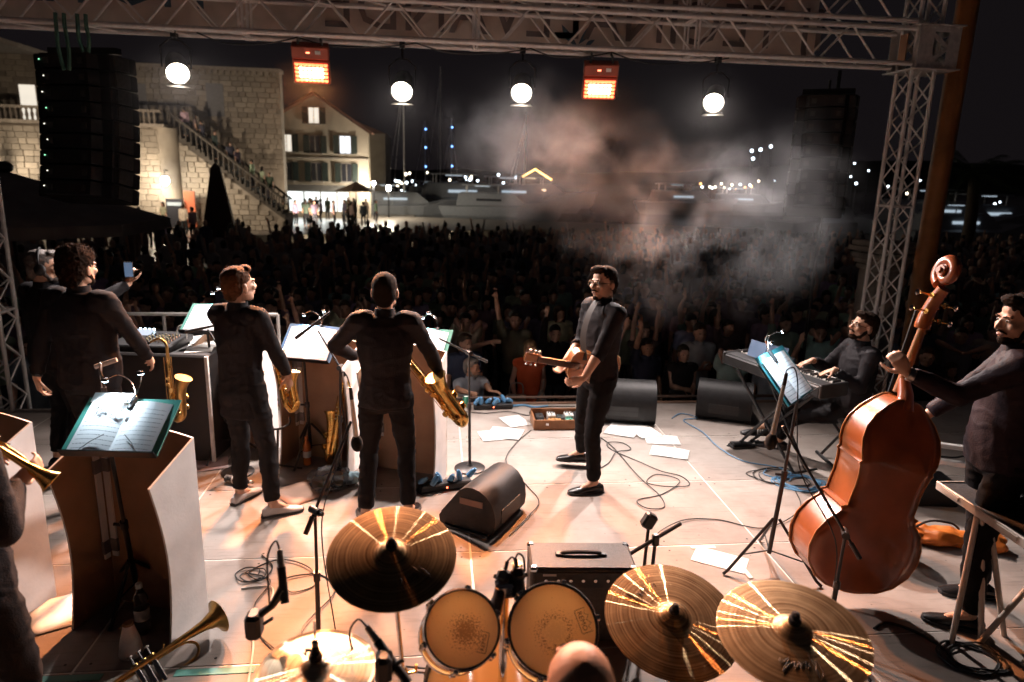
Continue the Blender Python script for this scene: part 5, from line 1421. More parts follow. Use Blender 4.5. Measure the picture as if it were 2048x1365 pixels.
# ------------------------------------------------------------------ trumpets
def horn(label, loc, M, bm, S=1., cat='trumpet', bell_r=.062):
    t = thing('trumpet', label, cat, loc, 0)
    def X(mb):
        mb.v = [tuple(M @ (Vector(p) * S)) for p in mb.v]; return mb
    # x forward to bell, z up
    bell = [(-.12, 0, .0), (0, 0, 0), (.10, 0, 0), (.20, 0, 0), (.27, 0, 0), (.32, 0, 0), (.345, 0, 0)]
    X(MB().path(bell, [.008, .009, .012, .018, .026, .042, bell_r], n=24, cap=False)).build('bell', bm, t)
    X(MB().lathe([(bell_r, -.003), (bell_r + .003, 0), (bell_r, .003)], c=(.345, 0, 0), rot=Matrix.Rotation(pi / 2, 3, 'Y'), n=24, cap=False)).build('bell_rim', bm, t)
    X(MB().path(spline([(-.12, 0, 0), (-.18, 0, -.01), (-.20, 0, -.05), (-.18, 0, -.095), (-.12, 0, -.105), (.0, .0, -.105)], 6), .008, n=10)).build('bell_bow', bm, t)
    X(MB().path(spline([(-.28, .03, -.01), (-.1, .03, -.01), (.14, .03, -.012), (.20, .03, -.03), (.215, .03, -.06), (.19, .03, -.095), (.10, .03, -.105), (.0, .02, -.105)], 6), .0065, n=10)).build('lead_pipe', bm, t)
    X(MB().path([(-.28, .03, -.01), (-.33, .03, -.01), (-.355, .03, -.01)], [.006, .008, .013], n=12)).build('mouthpiece', CHROME, t)
    for k in range(3):
        x = -.04 + k * .036
        v_ = X(MB().tube((x, .015, -.135), (x, .015, .02), .0145, n=14)).build('valve', CHROME, t)
        X(MB().tube((x, .015, .02), (x, .015, .055), .005, n=8)).build('stem', CHROME, v_)
        X(MB().tube((x, .015, .055), (x, .015, .061), .011, n=12)).build('finger_button', mat('pearl', (.7, .66, .6), .25), v_)
        X(MB().lathe([(.016, 0), (.016, .008)], c=V(x, .015, .012), n=12)).build('valve_cap', bm, v_)
        X(MB().path(spline([(x, .02, -.06 - .02 * (k % 2)), (x + .01, .06, -.06), (x, .075, -.08), (x - .01, .06, -.10), (x, .02, -.10)], 4), .006, n=8)).build('valve_slide', bm, t)
    X(MB().path(spline([(.06, .03, .0), (.09, .03, .015), (.10, .03, .03)], 3), .003, n=6)).build('finger_hook', bm, t)
    return t
horn('aged brass flugelhorn lying on the deck at the lower left corner', (-1.40, 3.06, .085), orientx((.66, .74, .10), (-.55, .45, .7)), BRASSD, 1.12, bell_r=.078)
horn('brass trumpet pointing down in the hands at the left edge', (-1.69, 2.62, 1.42), orientx((.62, .10, -.60), (.5, -.5, .6)), BRASS, .82, bell_r=.055)

# ------------------------------------------------------------------ guitar
GUITW = mat('guitar_honey_wood', (.36, .13, .04), .25, 0, .25, 9, 0, coat=.4)
GUITN = mat('guitar_neck_wood', (.24, .09, .035), .35, 0, .25, 20)
g = thing('guitar', 'honey-coloured guitar slung on the smiling guitarist, headstock pointing left', 'guitar', (1.09, 4.97, 1.05), 0)
GM = orient((-.93, -.16, .20), (-.20, -.80, -.1))      # local z along the neck, y = top face normal
def GX(mb):
    mb.v = [tuple(GM @ Vector(p)) for p in mb.v]; return mb
out = []
hw = [(-.30, .0), (-.295, .07), (-.27, .125), (-.22, .155), (-.16, .155), (-.10, .125), (-.06, .105), (-.01, .11), (.04, .12), (.08, .11), (.105, .07), (.11, .03)]
out = [(w, z) for z, w in hw] + [(-w, z) for z, w in reversed(hw) if w > 0]
MG = Matrix(((1, 0, 0, 0), (0, 0, 1, 0), (0, 1, 0, 0), (0, 0, 0, 1)))
GX(MB().prism(out, -.04, .04, MG)).build('body', GUITW, g, True, angle=50)
GX(MB().path([(x, .041, z) for x, z in out + out[:1]], .004, n=5)).build('binding', mat('guitar_binding', (.6, .42, .22), .4), g)
GX(MB().lathe([(.001, 0), (.042, 0), (.045, .002)], c=(0, .041, -.05), rot=Matrix.Rotation(-pi / 2, 3, 'X'), n=20, cap=False)).build('sound_hole', BLACKP, g)
GX(MB().bbox((0, .046, -.18), (.13, .012, .025), .003)).build('bridge', GUITN, g, False)
GX(MB().path([(0, .024, .08), (0, .026, .14), (0, .03, .34)], [.03, .023, .020], n=10)).build('neck', GUITN, g)
GX(MB().bbox((0, .048, .20), (.05, .008, .34), .002)).build('fingerboard', mat('fingerboard_wood', (.10, .045, .025), .4), g, False)
GX(MB().bbox((0, .03, .405), (.066, .018, .13), .006)).build('headstock', GUITW, g, False)
for k in range(3):
    for sx in (-1, 1):
        GX(MB().tube((sx * .034, .03, .365 + k * .038), (sx * .052, .03, .365 + k * .038), .0035, n=6)).build('tuner_post', CHROME, g)
        GX(MB().ell((sx * .057, .03, .365 + k * .038), (.007, .009, .011), n=8, m=5)).build('tuner_button', CHROME, g)
for k in range(6):
    GX(MB().tube((-.022 + k * .0088, .055, -.18), (-.018 + k * .0072, .055, .345), .0007, n=4)).build('string', CHROME, g)
st = MB(); STP = spline([(1.10, 4.90, 1.10), (1.085, 4.93, 1.28), (1.13, 4.96, 1.45), (1.22, 5.02, 1.555), (1.32, 5.10, 1.50), (1.37, 5.14, 1.30), (1.30, 5.08, 1.08)], 8)
for i, p in enumerate(STP):
    d = V(.35, -.5, .1).normalized() * .03
    st.v += [tuple(p - V(1.09, 4.97, 1.05) + d), tuple(p - V(1.09, 4.97, 1.05) - d)]
for i in range(len(STP) - 1): st.f.append((2 * i, 2 * i + 1, 2 * i + 3, 2 * i + 2)); st.mi.append(0)
st.build('strap', mat('grey_strap', (.035, .032, .03), .7, 0, .1), g)

# ------------------------------------------------------------------ double bass
VARN = mat('bass_varnish', (.30, .078, .028), .28, 0, .28, 5, .03, 30, coat=.5)
VARN2 = mat('bass_rib_varnish', (.30, .085, .024), .26, 0, .22, 4, .03, 30, coat=.5)
PURF = mat('bass_edge', (.42, .17, .05), .3, 0, .1)
EBON = mat('ebony', (.012, .010, .010), .3, 0, .1)
bs = thing('double_bass', 'reddish-brown double bass leaning right with its back to the stage', 'double bass', (2.335, 3.50, 0), radians(-2), ry=radians(11.8))
L0, LB = .16, 1.14
hwp = [(0, .03), (.02, .16), (.06, .245), (.13, .31), (.21, .335), (.29, .325), (.36, .285), (.405, .235), (.425, .222), (.44, .236), (.452, .20), (.50, .200), (.56, .196), (.62, .202), (.665, .212), (.675, .222), (.69, .212), (.73, .228), (.79, .235), (.85, .22), (.91, .178), (.96, .12), (.99, .075), (1.0, .045)]
def outl(ins=0.): return [(max(w - ins, .01), L0 + LB * z) for z, w in hwp]
ol = outl(); full = [(w, z) for w, z in ol] + [(-w, z) for w, z in reversed(ol)]
n = len(full)
# ribs: from back (y=-dep) to top (y=0)
def dep(z):
    f = (z - L0) / LB
    return .205 if f < .72 else .205 - .10 * (f - .72) / .28
mb = MB()
for w, z in full: mb.v += [(w * .97, 0.02, z), (w * .97, -dep(z), z)]
for i in range(n): a, c = 2 * i, 2 * ((i + 1) % n); mb.f.append((a, c, c + 1, a + 1)); mb.mi.append(0)
mb.build('ribs', VARN2, bs, True, angle=55)
def bplate(yf, bulge, nm, m):
    mb = MB(); rows = []
    for w, z in ol:
        f = (z - L0) / LB; r = []
        for k in range(9):
            u = -1 + 2 * k / 8
            r.append((w * u, yf(z) + bulge * (1 - u * u) * (sin(pi * min(max(f, .02), .98)) ** .5), z))
        rows.append(r)
    for r in rows: mb.v += r
    for i in range(len(rows) - 1):
        for k in range(8): a = i * 9 + k; mb.f.append((a, a + 1, a + 10, a + 9)); mb.mi.append(0)
    # thickness
    o = mb.build(nm, m, bs, True, angle=60); sm = o.modifiers.new('s', 'SOLIDIFY'); sm.thickness = .008; sm.offset = 0
    return o
bplate(lambda z: -dep(z) - .004, -.018, 'back_plate', VARN); bplate(lambda z: .024, .05, 'top_plate', VARN2)
MB().path([(w, -dep(z) - .004, z) for w, z in full + full[:1]], .006, n=6).build('back_edge', PURF, bs)
MB().path([(w, .022, z) for w, z in full + full[:1]], .006, n=6).build('top_edge', PURF, bs)
zt = L0 + LB
MB().path([(0, -.10, zt - .06), (0, -.07, zt + .02), (0, -.01, zt + .10)], [.05, .042, .030], n=14).build('neck_heel', VARN, bs)
MB().path([(0, .0, zt + .02), (0, .0, zt + .16), (0, -.005, zt + .41)], [.030, .026, .022], n=14).build('neck', mat('bass_neck', (.30, .12, .035), .35, 0, .15, 7), bs)
MB().bbox((0, .045, zt + .10), (.062, .02, .78), .006, Matrix.Rotation(radians(-2.5), 3, 'X')).build('fingerboard', EBON, bs, False)
pb = MB(); PBP = spline([(0, 0, zt + .40), (0, .0, zt + .47), (0, -.02, zt + .56), (0, -.055, zt + .64)], 4)
pb.path(PBP, [.040, .043, .043, .042, .041, .040, .039, .038, .037, .036, .035, .034, .034][:len(PBP)], n=10); pb.build('peg_box', VARN2, bs)
# scroll: tapered spiral in the y-z plane
sp = []; rr = []
for i in range(40):
    a = i / 39 * 2 * pi * 1.45; r = .074 * (1 - .62 * i / 39)
    sp.append((0, -.035 + r * sin(a + .35) - .0, zt + .73 - r * cos(a + .35))); rr.append(.036 - .012 * i / 39)
MB().path(sp, rr, n=12).build('scroll', VARN, bs)
MB().tube((-.048, -.037, zt + .73), (.048, -.037, zt + .73), .030, n=16).build('scroll_eye', VARN2, bs)
MB().tube((-.062, -.037, zt + .73), (.062, -.037, zt + .73), .016, n=16).build('scroll_button', VARN, bs)
for k, (sx, z) in enumerate(((1, .46), (-1, .50), (1, .55), (-1, .59))):
    tn = MB().tube((0, -.01, zt + z), (sx * .11, -.03, zt + z), .006, n=8).build('tuner_shaft', BRASS, bs)
    MB().ell((sx * .125, -.035, zt + z), (.014, .006, .018), n=10, m=6).build('tuner_button', CHROME, tn)
    MB().lathe([(.001, 0), (.015, 0), (.015, .005), (.001, .005)], c=(sx * .046, -.045, zt + z), rot=Matrix.Rotation(pi / 2, 3, 'Y'), n=14).build('tuner_gear', BRASS, tn)
br = MB().prism([(-.075, 0), (-.03, .03), (.03, .03), (.075, 0), (.07, .06), (.045, .15), (.02, .165), (-.02, .165), (-.045, .15), (-.07, .06)], -.008, .008, Matrix(((1, 0, 0, 0), (0, 0, 1, .0), (0, 1, 0, 0), (0, 0, 0, 1))))
# stands out from the top plate
br2 = MB(); br2.prism([(-.085, 0), (-.035, .04), (.035, .04), (.085, 0), (.08, .07), (.055, .17), (-.055, .17), (-.08, .07)], -.008, .008, Matrix.Translation((0, .065, L0 + .47 * LB)))
br2.v = [(x, .065 + (y - .065), z) for x, y, z in br2.v]
br2.build('bridge', mat('bridge_maple', (.55, .36, .17), .5, 0, .1), bs, False)
MB().prism([(-.03, 0), (.03, 0), (.05, .34), (-.05, .34)], .0, .02, Matrix.Translation((0, .09, L0 + .06)) @ Matrix.Rotation(radians(68), 4, 'X')).build('tailpiece', EBON, bs, False)
for k in range(4):
    MB().path([(-.045 + .03 * k, .14, L0 + .40), (-.045 + .03 * k, .225, L0 + .47 * LB), (-.02 + .0135 * k, .05, zt + .41)], .0014, n=4).build('string', CHROME, bs)
MB().tube((0, -.09, 0.02), (0, -.09, L0), .008, n=10).build('end_pin', CHROME, bs)
MB().ell((0, -.09, .018), (.014, .014, .018)).build('pin_tip', BLACKP, bs)

# ------------------------------------------------------------------ keyboard, stool
KB = thing('electric_piano', 'black stage piano on a folding stand in front of the keyboard player', 'keyboard', (2.97, 5.56, -.02), radians(-72))
# local x along the keys
MB().bbox((0, .05, .82), (1.12, .30, .10), .012).build('case', BLACKP, KB, False)
wk = MB().bbox((0, 0, 0), (.0215, .14, .018), .002).mesh('white_key', mat('ivory_key', (.75, .70, .64), .3, 0, .05), False)
bk = MB().bbox((0, 0, 0), (.012, .09, .022), .002).mesh('black_key', EBON, False)
for i in range(46):
    o = bpy.data.objects.new('white_key', wk); COL.objects.link(o); o.parent = KB; o.location = (-.53 + i * .0232, .155 - .0, .872)
    if i % 7 not in (2, 6):
        o = bpy.data.objects.new('black_key', bk); COL.objects.link(o); o.parent = KB; o.location = (-.518 + i * .0232, .128, .884)
MB().bbox((0, -.02, .875), (1.10, .13, .012), .004).build('control_strip', BLACKP, KB, False)
for sx in (-1, 1):
    MB().bbox((sx * .57, .05, .83), (.03, .31, .12), .01).build('end_cheek', mat('dark_cheek', (.04, .036, .035), .4), KB, False)
    MB().tube((sx * .35, -.12, .77), (-sx * .35, -.02, .02), .014, n=8).build('stand_leg', BLACKM, KB)
    MB().tube((sx * .35, .20, .77), (-sx * .35, .12, .02), .014, n=8).build('stand_leg', BLACKM, KB)
    MB().tube((sx * .35, -.14, .02), (sx * .35, .24, .02), .014, n=8).build('stand_foot', BLACKM, KB)
t = thing('piano_bench', 'black folding bench under the keyboard player', 'bench', (3.64, 5.38, 0), radians(-6))
MB().bbox((0, 0, .45), (.36, .52, .06), .02).build('seat', mat('black_vinyl', (.02, .02, .02), .45), t)
for sy in (-1, 1):
    MB().tube((.16, sy * .18, .43), (-.16, sy * .18, .02), .013, n=8).build('leg', BLACKM, t); MB().tube((-.16, sy * .18, .43), (.16, sy * .18, .02), .013, n=8).build('leg', BLACKM, t)
for sx in (-1, 1): MB().tube((sx * .16, -.26, .015), (sx * .16, .26, .015), .015, n=8).build('foot_bar', BLACKM, t)
t = thing('sustain_pedal', 'flat black foot pedal lying in front of the keyboard player', 'pedal', (2.86, 5.83, 0), radians(8))
MB().bbox((0, 0, .016), (.24, .10, .032), .008).build('base', BLACKP, t, False); MB().bbox((-.02, 0, .038), (.18, .085, .012), .004, Matrix.Rotation(.06, 3, 'Y')).build('treadle', BLACKM, t, False)
# three pale stripes on the trainers of the keyboard player
for sg in (1, -1):
    K_, A_, ty = PINFO[pP.name]['leg'][sg]; sx = V(0, 0, 1).cross(ty)
    for q in range(3):
        for side in (-1, 1):
            c = A_ + ty * (.02 + .022 * q) + sx * side * .040 - V(0, 0, .045)
            MB().box(c, (.010, .010, .045), Matrix.Rotation(math.atan2(ty.y, ty.x), 3, 'Z')).build('shoe_stripe', PAPER, pP, False)

# ------------------------------------------------------------------ mixing console on a case
t = thing('mixing_console', 'small mixing console with lit screen and knobs on a dark case', 'mixer', (-2.42, 6.02, .93), radians(-8))
MB().bbox((0, 0, .035), (.52, .42, .07), .01, Matrix.Rotation(.08, 3, 'X')).build('chassis', BLACKP, t, False)
MB().box((-.14, .10, .085), (.16, .12, .006), Matrix.Rotation(.35, 3, 'X')).build('screen', mat('console_screen', (.1, .1, .1), .3, 0, 0, emit=(.55, .68, .9), estr=.9), t, False)
rk = random.Random(4)
kn = MB().tube((0, 0, 0), (0, 0, .018), .009, .007, n=8).mesh('knob', CHROME); kn2 = MB().tube((0, 0, 0), (0, 0, .018), .009, .007, n=8).mesh('knob', mat('pale_knob', (.5, .42, .25), .4))
for i in range(9):
    for k in range(5):
        o = bpy.data.objects.new('knob', kn if rk.random() < .6 else kn2); COL.objects.link(o); o.parent = t; o.location = (-.02 + i * .030, -.13 + k * .045, .066 + k * .0035)
for i in range(5):
    MB().box((-.2 + i * .04, .19, .10), (.014, .008, .012)).build('status_light', LEDW if i < 4 else BLACKP, t, False)
MB().path(spline([(.16, .1, .08), (.18, .13, .15), (.24, .13, .15), (.26, .08, .05)], 5), .006, n=6).build('cable_loop', CABLEW, t)
t = thing('flight_case', 'dark equipment case carrying the mixing console', 'flight case', (-2.30, 6.05, 0), radians(-8))
MB().bbox((0, 0, .465), (.95, .62, .93), .015).build('body', mat('case_board', (.018, .016, .016), .5, 0, .2), t, False)
for sx in (-1, 1):
    for sy in (-1, 1): MB().box((sx * .475, sy * .31, .465), (.025, .025, .92)).build('corner_edge', ALU, t, False)
for k, (x, y, r) in enumerate(((.30, -.12, .2), (.34, .02, -.3), (.22, .16, .5))):
    single(MB().box((0, 0, 0), (.21, .297, .003), Matrix.Rotation(r, 3, 'Z')), 'paper_sheet', PAPER, ('crumpled paper lying nearest the front of the console case', 'paper sheet lying midway on the console case', 'paper sheet at the back of the console case')[k], 'paper', 'papers on the console case', loc=(-2.30 + x, 6.05 + y, .935 + .004 * k))
t = thing('guard_rail', 'thin grey guard rail at the stage edge behind the console', 'railing', (-3.6, 7.05, 0), 0)
MB().tube((-.2, 0, 1.0), (2.0, 0, 1.0), .018, n=10).build('top_rail', ALU, t); MB().tube((-.2, 0, .5), (2.0, 0, .5), .014, n=10).build('mid_rail', ALU, t)
for x in (-.2, .9, 2.0): MB().tube((x, 0, 0), (x, 0, 1.0), .018, n=10).build('post', ALU, t)

# ------------------------------------------------------------------ pedalboard, strips, papers, bottles
t = thing('pedalboard', 'wooden guitar pedalboard case full of effect pedals behind the guitarist', 'pedalboard', (1.235, 6.49, 0), radians(-1))
WB = mat('pedalboard_wood', (.26, .11, .045), .5, 0, .2, 14)
MB().box((0, 0, .012), (.56, .30, .02)).build('base', WB, t, False)
for c, s_ in (((0, -.15, .05), (.56, .016, .10)), ((0, .15, .06), (.56, .016, .12)), ((-.275, 0, .05), (.016, .285, .10)), ((.275, 0, .05), (.016, .285, .10))): MB().box(c, s_).build('side', WB, t, False)
cols = [(.03, .03, .03), (.55, .55, .52), (.04, .05, .05), (.60, .58, .54), (.12, .40, .30), (.50, .26, .10), (.62, .62, .60)]
for i, (x, y, w, d, h) in enumerate(((-.20, .06, .08, .13, .06), (-.08, .07, .08, .12, .07), (.01, .05, .07, .11, .05), (.10, .07, .09, .12, .07), (.09, -.05, .07, .11, .05), (-.06, -.06, .13, .10, .05), (-.20, -.07, .07, .1, .04))):
    e = MB().bbox((x, y, .022 + h / 2), (w, d, h), .006).build('effect_pedal', mat('pedal_%d' % i, cols[i], .4, .1, .1, 30), t, False)
    for q in range(3): MB().tube((x - w * .3 + q * w * .3, y + d * .2, .022 + h), (x - w * .3 + q * w * .3, y + d * .2, .034 + h), .008, n=8).build('knob', BLACKP if i in (1, 3, 6) else CHROME, e)
    MB().tube((x, y - d * .3, .022 + h), (x, y - d * .3, .032 + h), .010, n=8).build('foot_switch', CHROME, e)
MB().bbox((.20, .02, .065), (.10, .24, .03), .01, Matrix.Rotation(.15, 3, 'X')).build('wah_pedal', BLACKP, t, False)
for x in (-.15, .15): MB().box((x, -.16, .06), (.03, .006, .025)).build('latch', CHROME, t, False)
def power_strip(label, loc, rz, n, seed):
    t = thing('stage_box', label, 'power strip', loc, rz, 'cable boxes with blue plugs')
    MB().bbox((0, 0, .03), (.42, .10, .06), .01).build('box', BLACKP, t, False)
    r = random.Random(seed)
    for i in range(n):
        x = -.2 + .4 * i / (n - 1); p = V(x, r.uniform(-.04, .04), .06)
        d = V(r.uniform(-.6, .6), r.uniform(-.6, .2), .6).normalized()
        MB().path([p, p + d * .05, p + d * .09], [.022, .024, .012], n=10).build('blue_plug', mat('blue_plug_plastic', (.10, .27, .48), .35, 0, .1), t)
    MB().ell((.0, -.052, .03), (.007, .004, .007), n=8, m=5).build('red_light', mat('red_led', (.3, .02, .02), .4, 0, 0, emit=(1, .12, .05), estr=12), t)
    MB().path(spline([(.2, 0, .02), (.34, .05, .01), (.45, -.03, .01), (.6, .0, .01)], 5), .012, n=8).build('blue_cable', CABLEB, t)
    return t
power_strip('stage box with bright blue plugs at the stage lip beside the pedalboard', (.60, 7.0, 0), radians(3), 7, 1)
power_strip('shadowed stage box with blue plugs at the feet of the baritone saxophonist', (.07, 5.08, 0), radians(15), 6, 2)
def paper(label, x, y, rz, w=.21, h=.297, z=.004, m=PAPER):
    mb = MB(); rnd = random.Random(int(x * 1000 + y * 77))
    for i in range(5):
        for k in range(5): mb.v.append((w * (i / 4 - .5), h * (k / 4 - .5),   .002 + (.004 * rnd.random() if (i in (0, 4) or k in (0, 4)) else .002 * rnd.random())))
    for i in range(4):
        for k in range(4): a = i * 5 + k; mb.f.append((a, a + 5, a + 6, a + 1)); mb.mi.append(0)
    o = single(mb, 'paper_sheet', m, label, 'paper', 'loose papers on the deck', loc=(x, y, z), rz=rz)
    md = o.modifiers.new('s', 'SOLIDIFY'); md.thickness = .0012; md.offset = 0
    return o
paper('white paper nearest the pedalboard at the stage lip', .79, 6.58, .35, .23, .30)
paper('white paper overlapping others left of the pedalboard', .66, 6.24, 1.25, .28, .32, .008)
paper('white paper sticking out at the left of the paper pile', .58, 6.20, 1.75, .25, .34)
paper('long white paper lying under the grey-lit floor monitor', 1.86, 6.34, -.5, .30, .44)
paper('white paper half tucked beneath the corner of the floor monitor', 2.04, 6.24, .2, .24, .34, .009)
paper('middle white paper of the three near the grey-lit monitor', 2.15, 6.02, 1.42, .22, .32)
paper('lowest white paper of the three near the grey-lit monitor', 2.12, 5.71, 1.15, .23, .34)
tp = thing('taped_set_list', 'white sheet taped to the deck between amplifier and bass stand', 'paper', (1.86, 3.92, .004), radians(-33))
MB().box((0, 0, 0), (.34, .20, .002)).build('sheet', PAPER, tp, False)
for c, r in (((-.13, .10, .002), .55), ((.17, -.06, .0035), -1.0)):
    MB().box(c, (.17, .03, .001), Matrix.Rotation(r, 3, 'Z')).build('tape', mat('paper_tape', (.75, .68, .60), .6, 0, 0), tp, False)
BRP = mat('brown_paper', (.42, .24, .16), .6, 0, .12)
paper('brown paper sheet on the deck beside the white two-tone shoe', -1.04, 5.05, .7, .34, .34, m=BRP)
paper('shadowed sheet on the deck behind the tall white desk side', -1.90, 5.62, .3, .30, .26, m=mat('pinkish_paper', (.50, .36, .34), .6, 0, .1))
paper('written sheet on the deck between the two left desks', -2.10, 3.60, .5, .24, .33)
PET = mat('clear_bottle', (.85, .9, .92), .05, 0, 0, trans=.92, ior=1.35)
def bottle(label, loc, m, cap, S=1., rx=0., rz=0., liquid=None):
    t = thing('bottle', label, 'bottle', loc, rz, rx=rx)
    pr = [(.002, 0), (.030, .0), (.033, .01), (.033, .13), (.030, .15), (.033, .17), (.028, .19), (.014, .215), (.0125, .235)]
    MB().lathe([(r * S, z * S) for r, z in pr], n=20).build('body', m, t)
    MB().lathe([(.015 * S, .228 * S), (.015 * S, .25 * S), (.012 * S, .252 * S)], n=14).build('cap', cap, t)
    MB().lathe([(.0338 * S, .07 * S), (.0338 * S, .125 * S)], n=20, cap=False).build('label_band', liquid or PAPER, t)
    return t
bottle('clear water bottle standing inside the lower-left desk', (-1.56, 3.42, 0), PET, PAPER, 1.15)
bottle('orange drink bottle behind the middle desk stand', (-1.09, 5.60, 0), mat('orange_drink', (.5, .14, .03), .2, 0, .1), mat('orange_cap', (.7, .2, .05), .4), 1.0)
bottle('clear bottle lying on its side by the shadowed sheet', (-1.66, 5.27, .035), PET, PAPER, .95, rx=radians(90), rz=radians(70))
bottle('small clear bottle standing behind the shoes of the young saxophonist', (-1.28, 5.30, 0), PET, PAPER, .8)
t = thing('trumpet_mute', 'straight metal mute standing in the lower-left desk', 'mute', (-1.55, 3.24, 0), 0)
MB().lathe([(.055, 0), (.058, .01), (.045, .09), (.024, .17), (.020, .175)], n=24).build('cone', ALU, t); MB().lathe([(.022, .165), (.026, .17), (.022, .18)], n=20).build('collar', mat('cork', (.3, .17, .09), .8), t)
rb = random.Random(3)
t = thing('rubbish_bag', 'clear plastic bag with snacks and blue wrapping on the deck', 'plastic bag', (-.83, 5.12, 0), 0)
mb = MB(); mb.ell((0, 0, .08), (.17, .13, .09), n=24, m=14); me = remesh(mb, .012, 0); displace(me, lambda p: .035 * noise.noise(p * 14) + .02 * noise.noise(p * 33)); meshobj(me, 'bag', mat('thin_plastic', (.9, .9, .9), .15, 0, 0, trans=.9, ior=1.15), t)
for k in range(3): MB().bbox((-.08 + .07 * k, -.03 + .03 * k, .07), (.09, .06, .07), .01, Matrix.Rotation(k * .8, 3, 'Z')).build('snack_box', mat('amber_snack', (.55, .27, .07), .5, 0, .2), t, False)
mb = MB(); mb.ell((.16, .06, .06), (.08, .06, .05)); me = remesh(mb, .01, 0); displace(me, lambda p: .025 * noise.noise(p * 25)); meshobj(me, 'blue_wrapping', mat('pale_blue_plastic', (.35, .52, .60), .3, 0, .1), t)
t = thing('saxophone_stand', 'empty black saxophone stand behind the middle desk', 'instrument stand', (-1.30, 5.42, 0), 0)
MB().tube((0, 0, .02), (.02, .02, .38), .010, n=8).build('post', BLACKM, t)
MB().path(spline([(-.08, -.02, .47), (-.07, -.02, .41), (0.02, .02, .38), (.10, .05, .41), (.11, .05, .47)], 5), .009, n=8).build('cradle', BLACKM, t)
MB().tube((.01, .01, .2), (-.06, -.04, .24), .008, n=8).build('peg', BLACKM, t)
for k in range(3):
    a = k * 2.1 + .4; MB().path([(0, 0, .08), (cos(a) * .2, sin(a) * .2, .01)], .008, n=6).build('leg', BLACKM, t)
t = thing('drinks_can', 'green drinks can on the stage lip beside the grey-shirted man', 'can', (.31, 7.05, 0), 0)
MB().lathe([(.026, 0), (.033, .008), (.033, .112), (.027, .122), (.026, .118)], n=20).build('body', mat('green_can', (.05, .24, .16), .3, .4, .2, 30), t); MB().lathe([(.001, .119), (.026, .119)], n=20, cap=False).build('lid', ALU, t)
t = thing('orange_cloth_bag', 'crumpled orange bag on the deck behind the table legs', 'bag', (3.60, 4.02, 0), radians(-18))
mb = MB(); mb.bbox((0, 0, .05), (.62, .20, .10), .04); mb.ell((.2, .02, .07), (.14, .10, .06)); me = remesh(mb, .012, 2); displace(me, lambda p: .03 * noise.noise(p * 9) + .01 * noise.noise(p * 22)); meshobj(me, 'cloth', mat('orange_nylon', (.62, .17, .025), .5, 0, .1, 6, .15, 60), t)
MB().path(spline([(-.25, 0, .1), (-.18, -.03, .17), (-.05, -.03, .17), (.02, 0, .12)], 4), .008, n=6).build('strap', BLACKP, t)
t = thing('road_case_stand', 'low metal keyboard rack with cables behind the double bass player', 'rack', (4.15, 4.75, 0), radians(-25))
for (a, b) in (((-.3, -.2, 0), (-.3, -.2, .34)), ((.3, -.2, 0), (.3, -.2, .34)), ((-.3, .2, 0), (-.3, .2, .34)), ((.3, .2, 0), (.3, .2, .34))): MB().tube(a, b, .018, n=8).build('leg', ALU, t)
for (a, b) in (((-.34, -.2, .34), (.34, -.2, .34)), ((-.34, .2, .34), (.34, .2, .34)), ((-.3, -.2, .34), (-.3, .2, .34)), ((.3, -.2, .34), (.3, .2, .34))): MB().bbox(((a[0] + b[0]) / 2, (a[1] + b[1]) / 2, .35), (abs(a[0] - b[0]) + .05, abs(a[1] - b[1]) + .05, .04), .006).build('rail', ALU, t, False)
MB().lathe([(.001, .38), (.10, .38), (.11, .37), (.10, .36)], c=(.18, .1, .01), n=24).build('tambourine_pad', mat('mottled_pad', (.30, .24, .14), .7, 0, .4, 50), t)
MB().path(spline([(-.3, -.2, .39), (-.1, -.22, .40), (.05, -.1, .39), (.25, -.2, .40), (.3, -.24, .2), (.35, -.3, .01)], 6), .008, n=6).build('cable', CABLE, t)
t = thing('black_road_case', 'dark box with an amber light beyond the double bass', 'equipment box', (3.88, 4.72, 0), radians(-10))
MB().bbox((0, 0, .09), (.40, .30, .18), .01).build('body', BLACKP, t, False); MB().ell((.12, -.152, .10), (.012, .006, .008), n=8, m=5).build('amber_light', mat('amber_led', (.4, .2, .05), .4, 0, 0, emit=(1, .42, .08), estr=14), t)
t = thing('bass_stool', 'black round stool leg and seat rim behind the double bass', 'stool', (3.02, 3.98, 0), 0)
MB().lathe([(.001, .30), (.17, .30), (.18, .28), (.18, .25), (.16, .24)], n=28).build('seat', BLACKP, t); MB().tube((0, 0, .02), (0, 0, .25), .025, n=10).build('post', BLACKM, t); MB().lathe([(.001, 0), (.16, 0), (.15, .02), (.03, .03)], n=24).build('base', BLACKM, t)

# ------------------------------------------------------------------ cables on the deck
def cable(label, pts, r=.004, m=CABLE, n=8):
    P = [(x, y, .006 + .004 * ((i * 7) % 3)) for i, (x, y) in enumerate(pts)]
    return single(MB().path(spline(P, n), r, n=6), 'cable', m, label, 'cable', 'cables on the deck')
def loops(cx, cy, r, k, seed, drift=.02):
    rr = random.Random(seed); out = []
    for i in range(k):
        a = i * 2 * pi / 7; q = r * rr.uniform(.65, 1.1); out.append((cx + drift * i / 7 + q * cos(a), cy + q * .8 * sin(a)))
    return out
cable('black looping cable beneath the guitarist beside the loose papers', [(1.35, 5.35), (1.5, 5.5), (1.62, 5.72), (1.78, 5.80), (1.74, 5.95), (1.6, 5.95), (1.6, 5.8), (1.78, 5.5), (1.9, 5.3), (2.05, 5.2), (2.05, 5.02), (1.85, 5.0), (1.72, 5.1), (1.85, 5.24), (2.0, 5.1), (1.78, 4.88), (1.55, 4.78), (1.58, 4.64), (1.72, 4.66), (1.75, 4.85), (1.68, 5.2), (1.62, 5.9), (1.5, 6.25)], .0042)
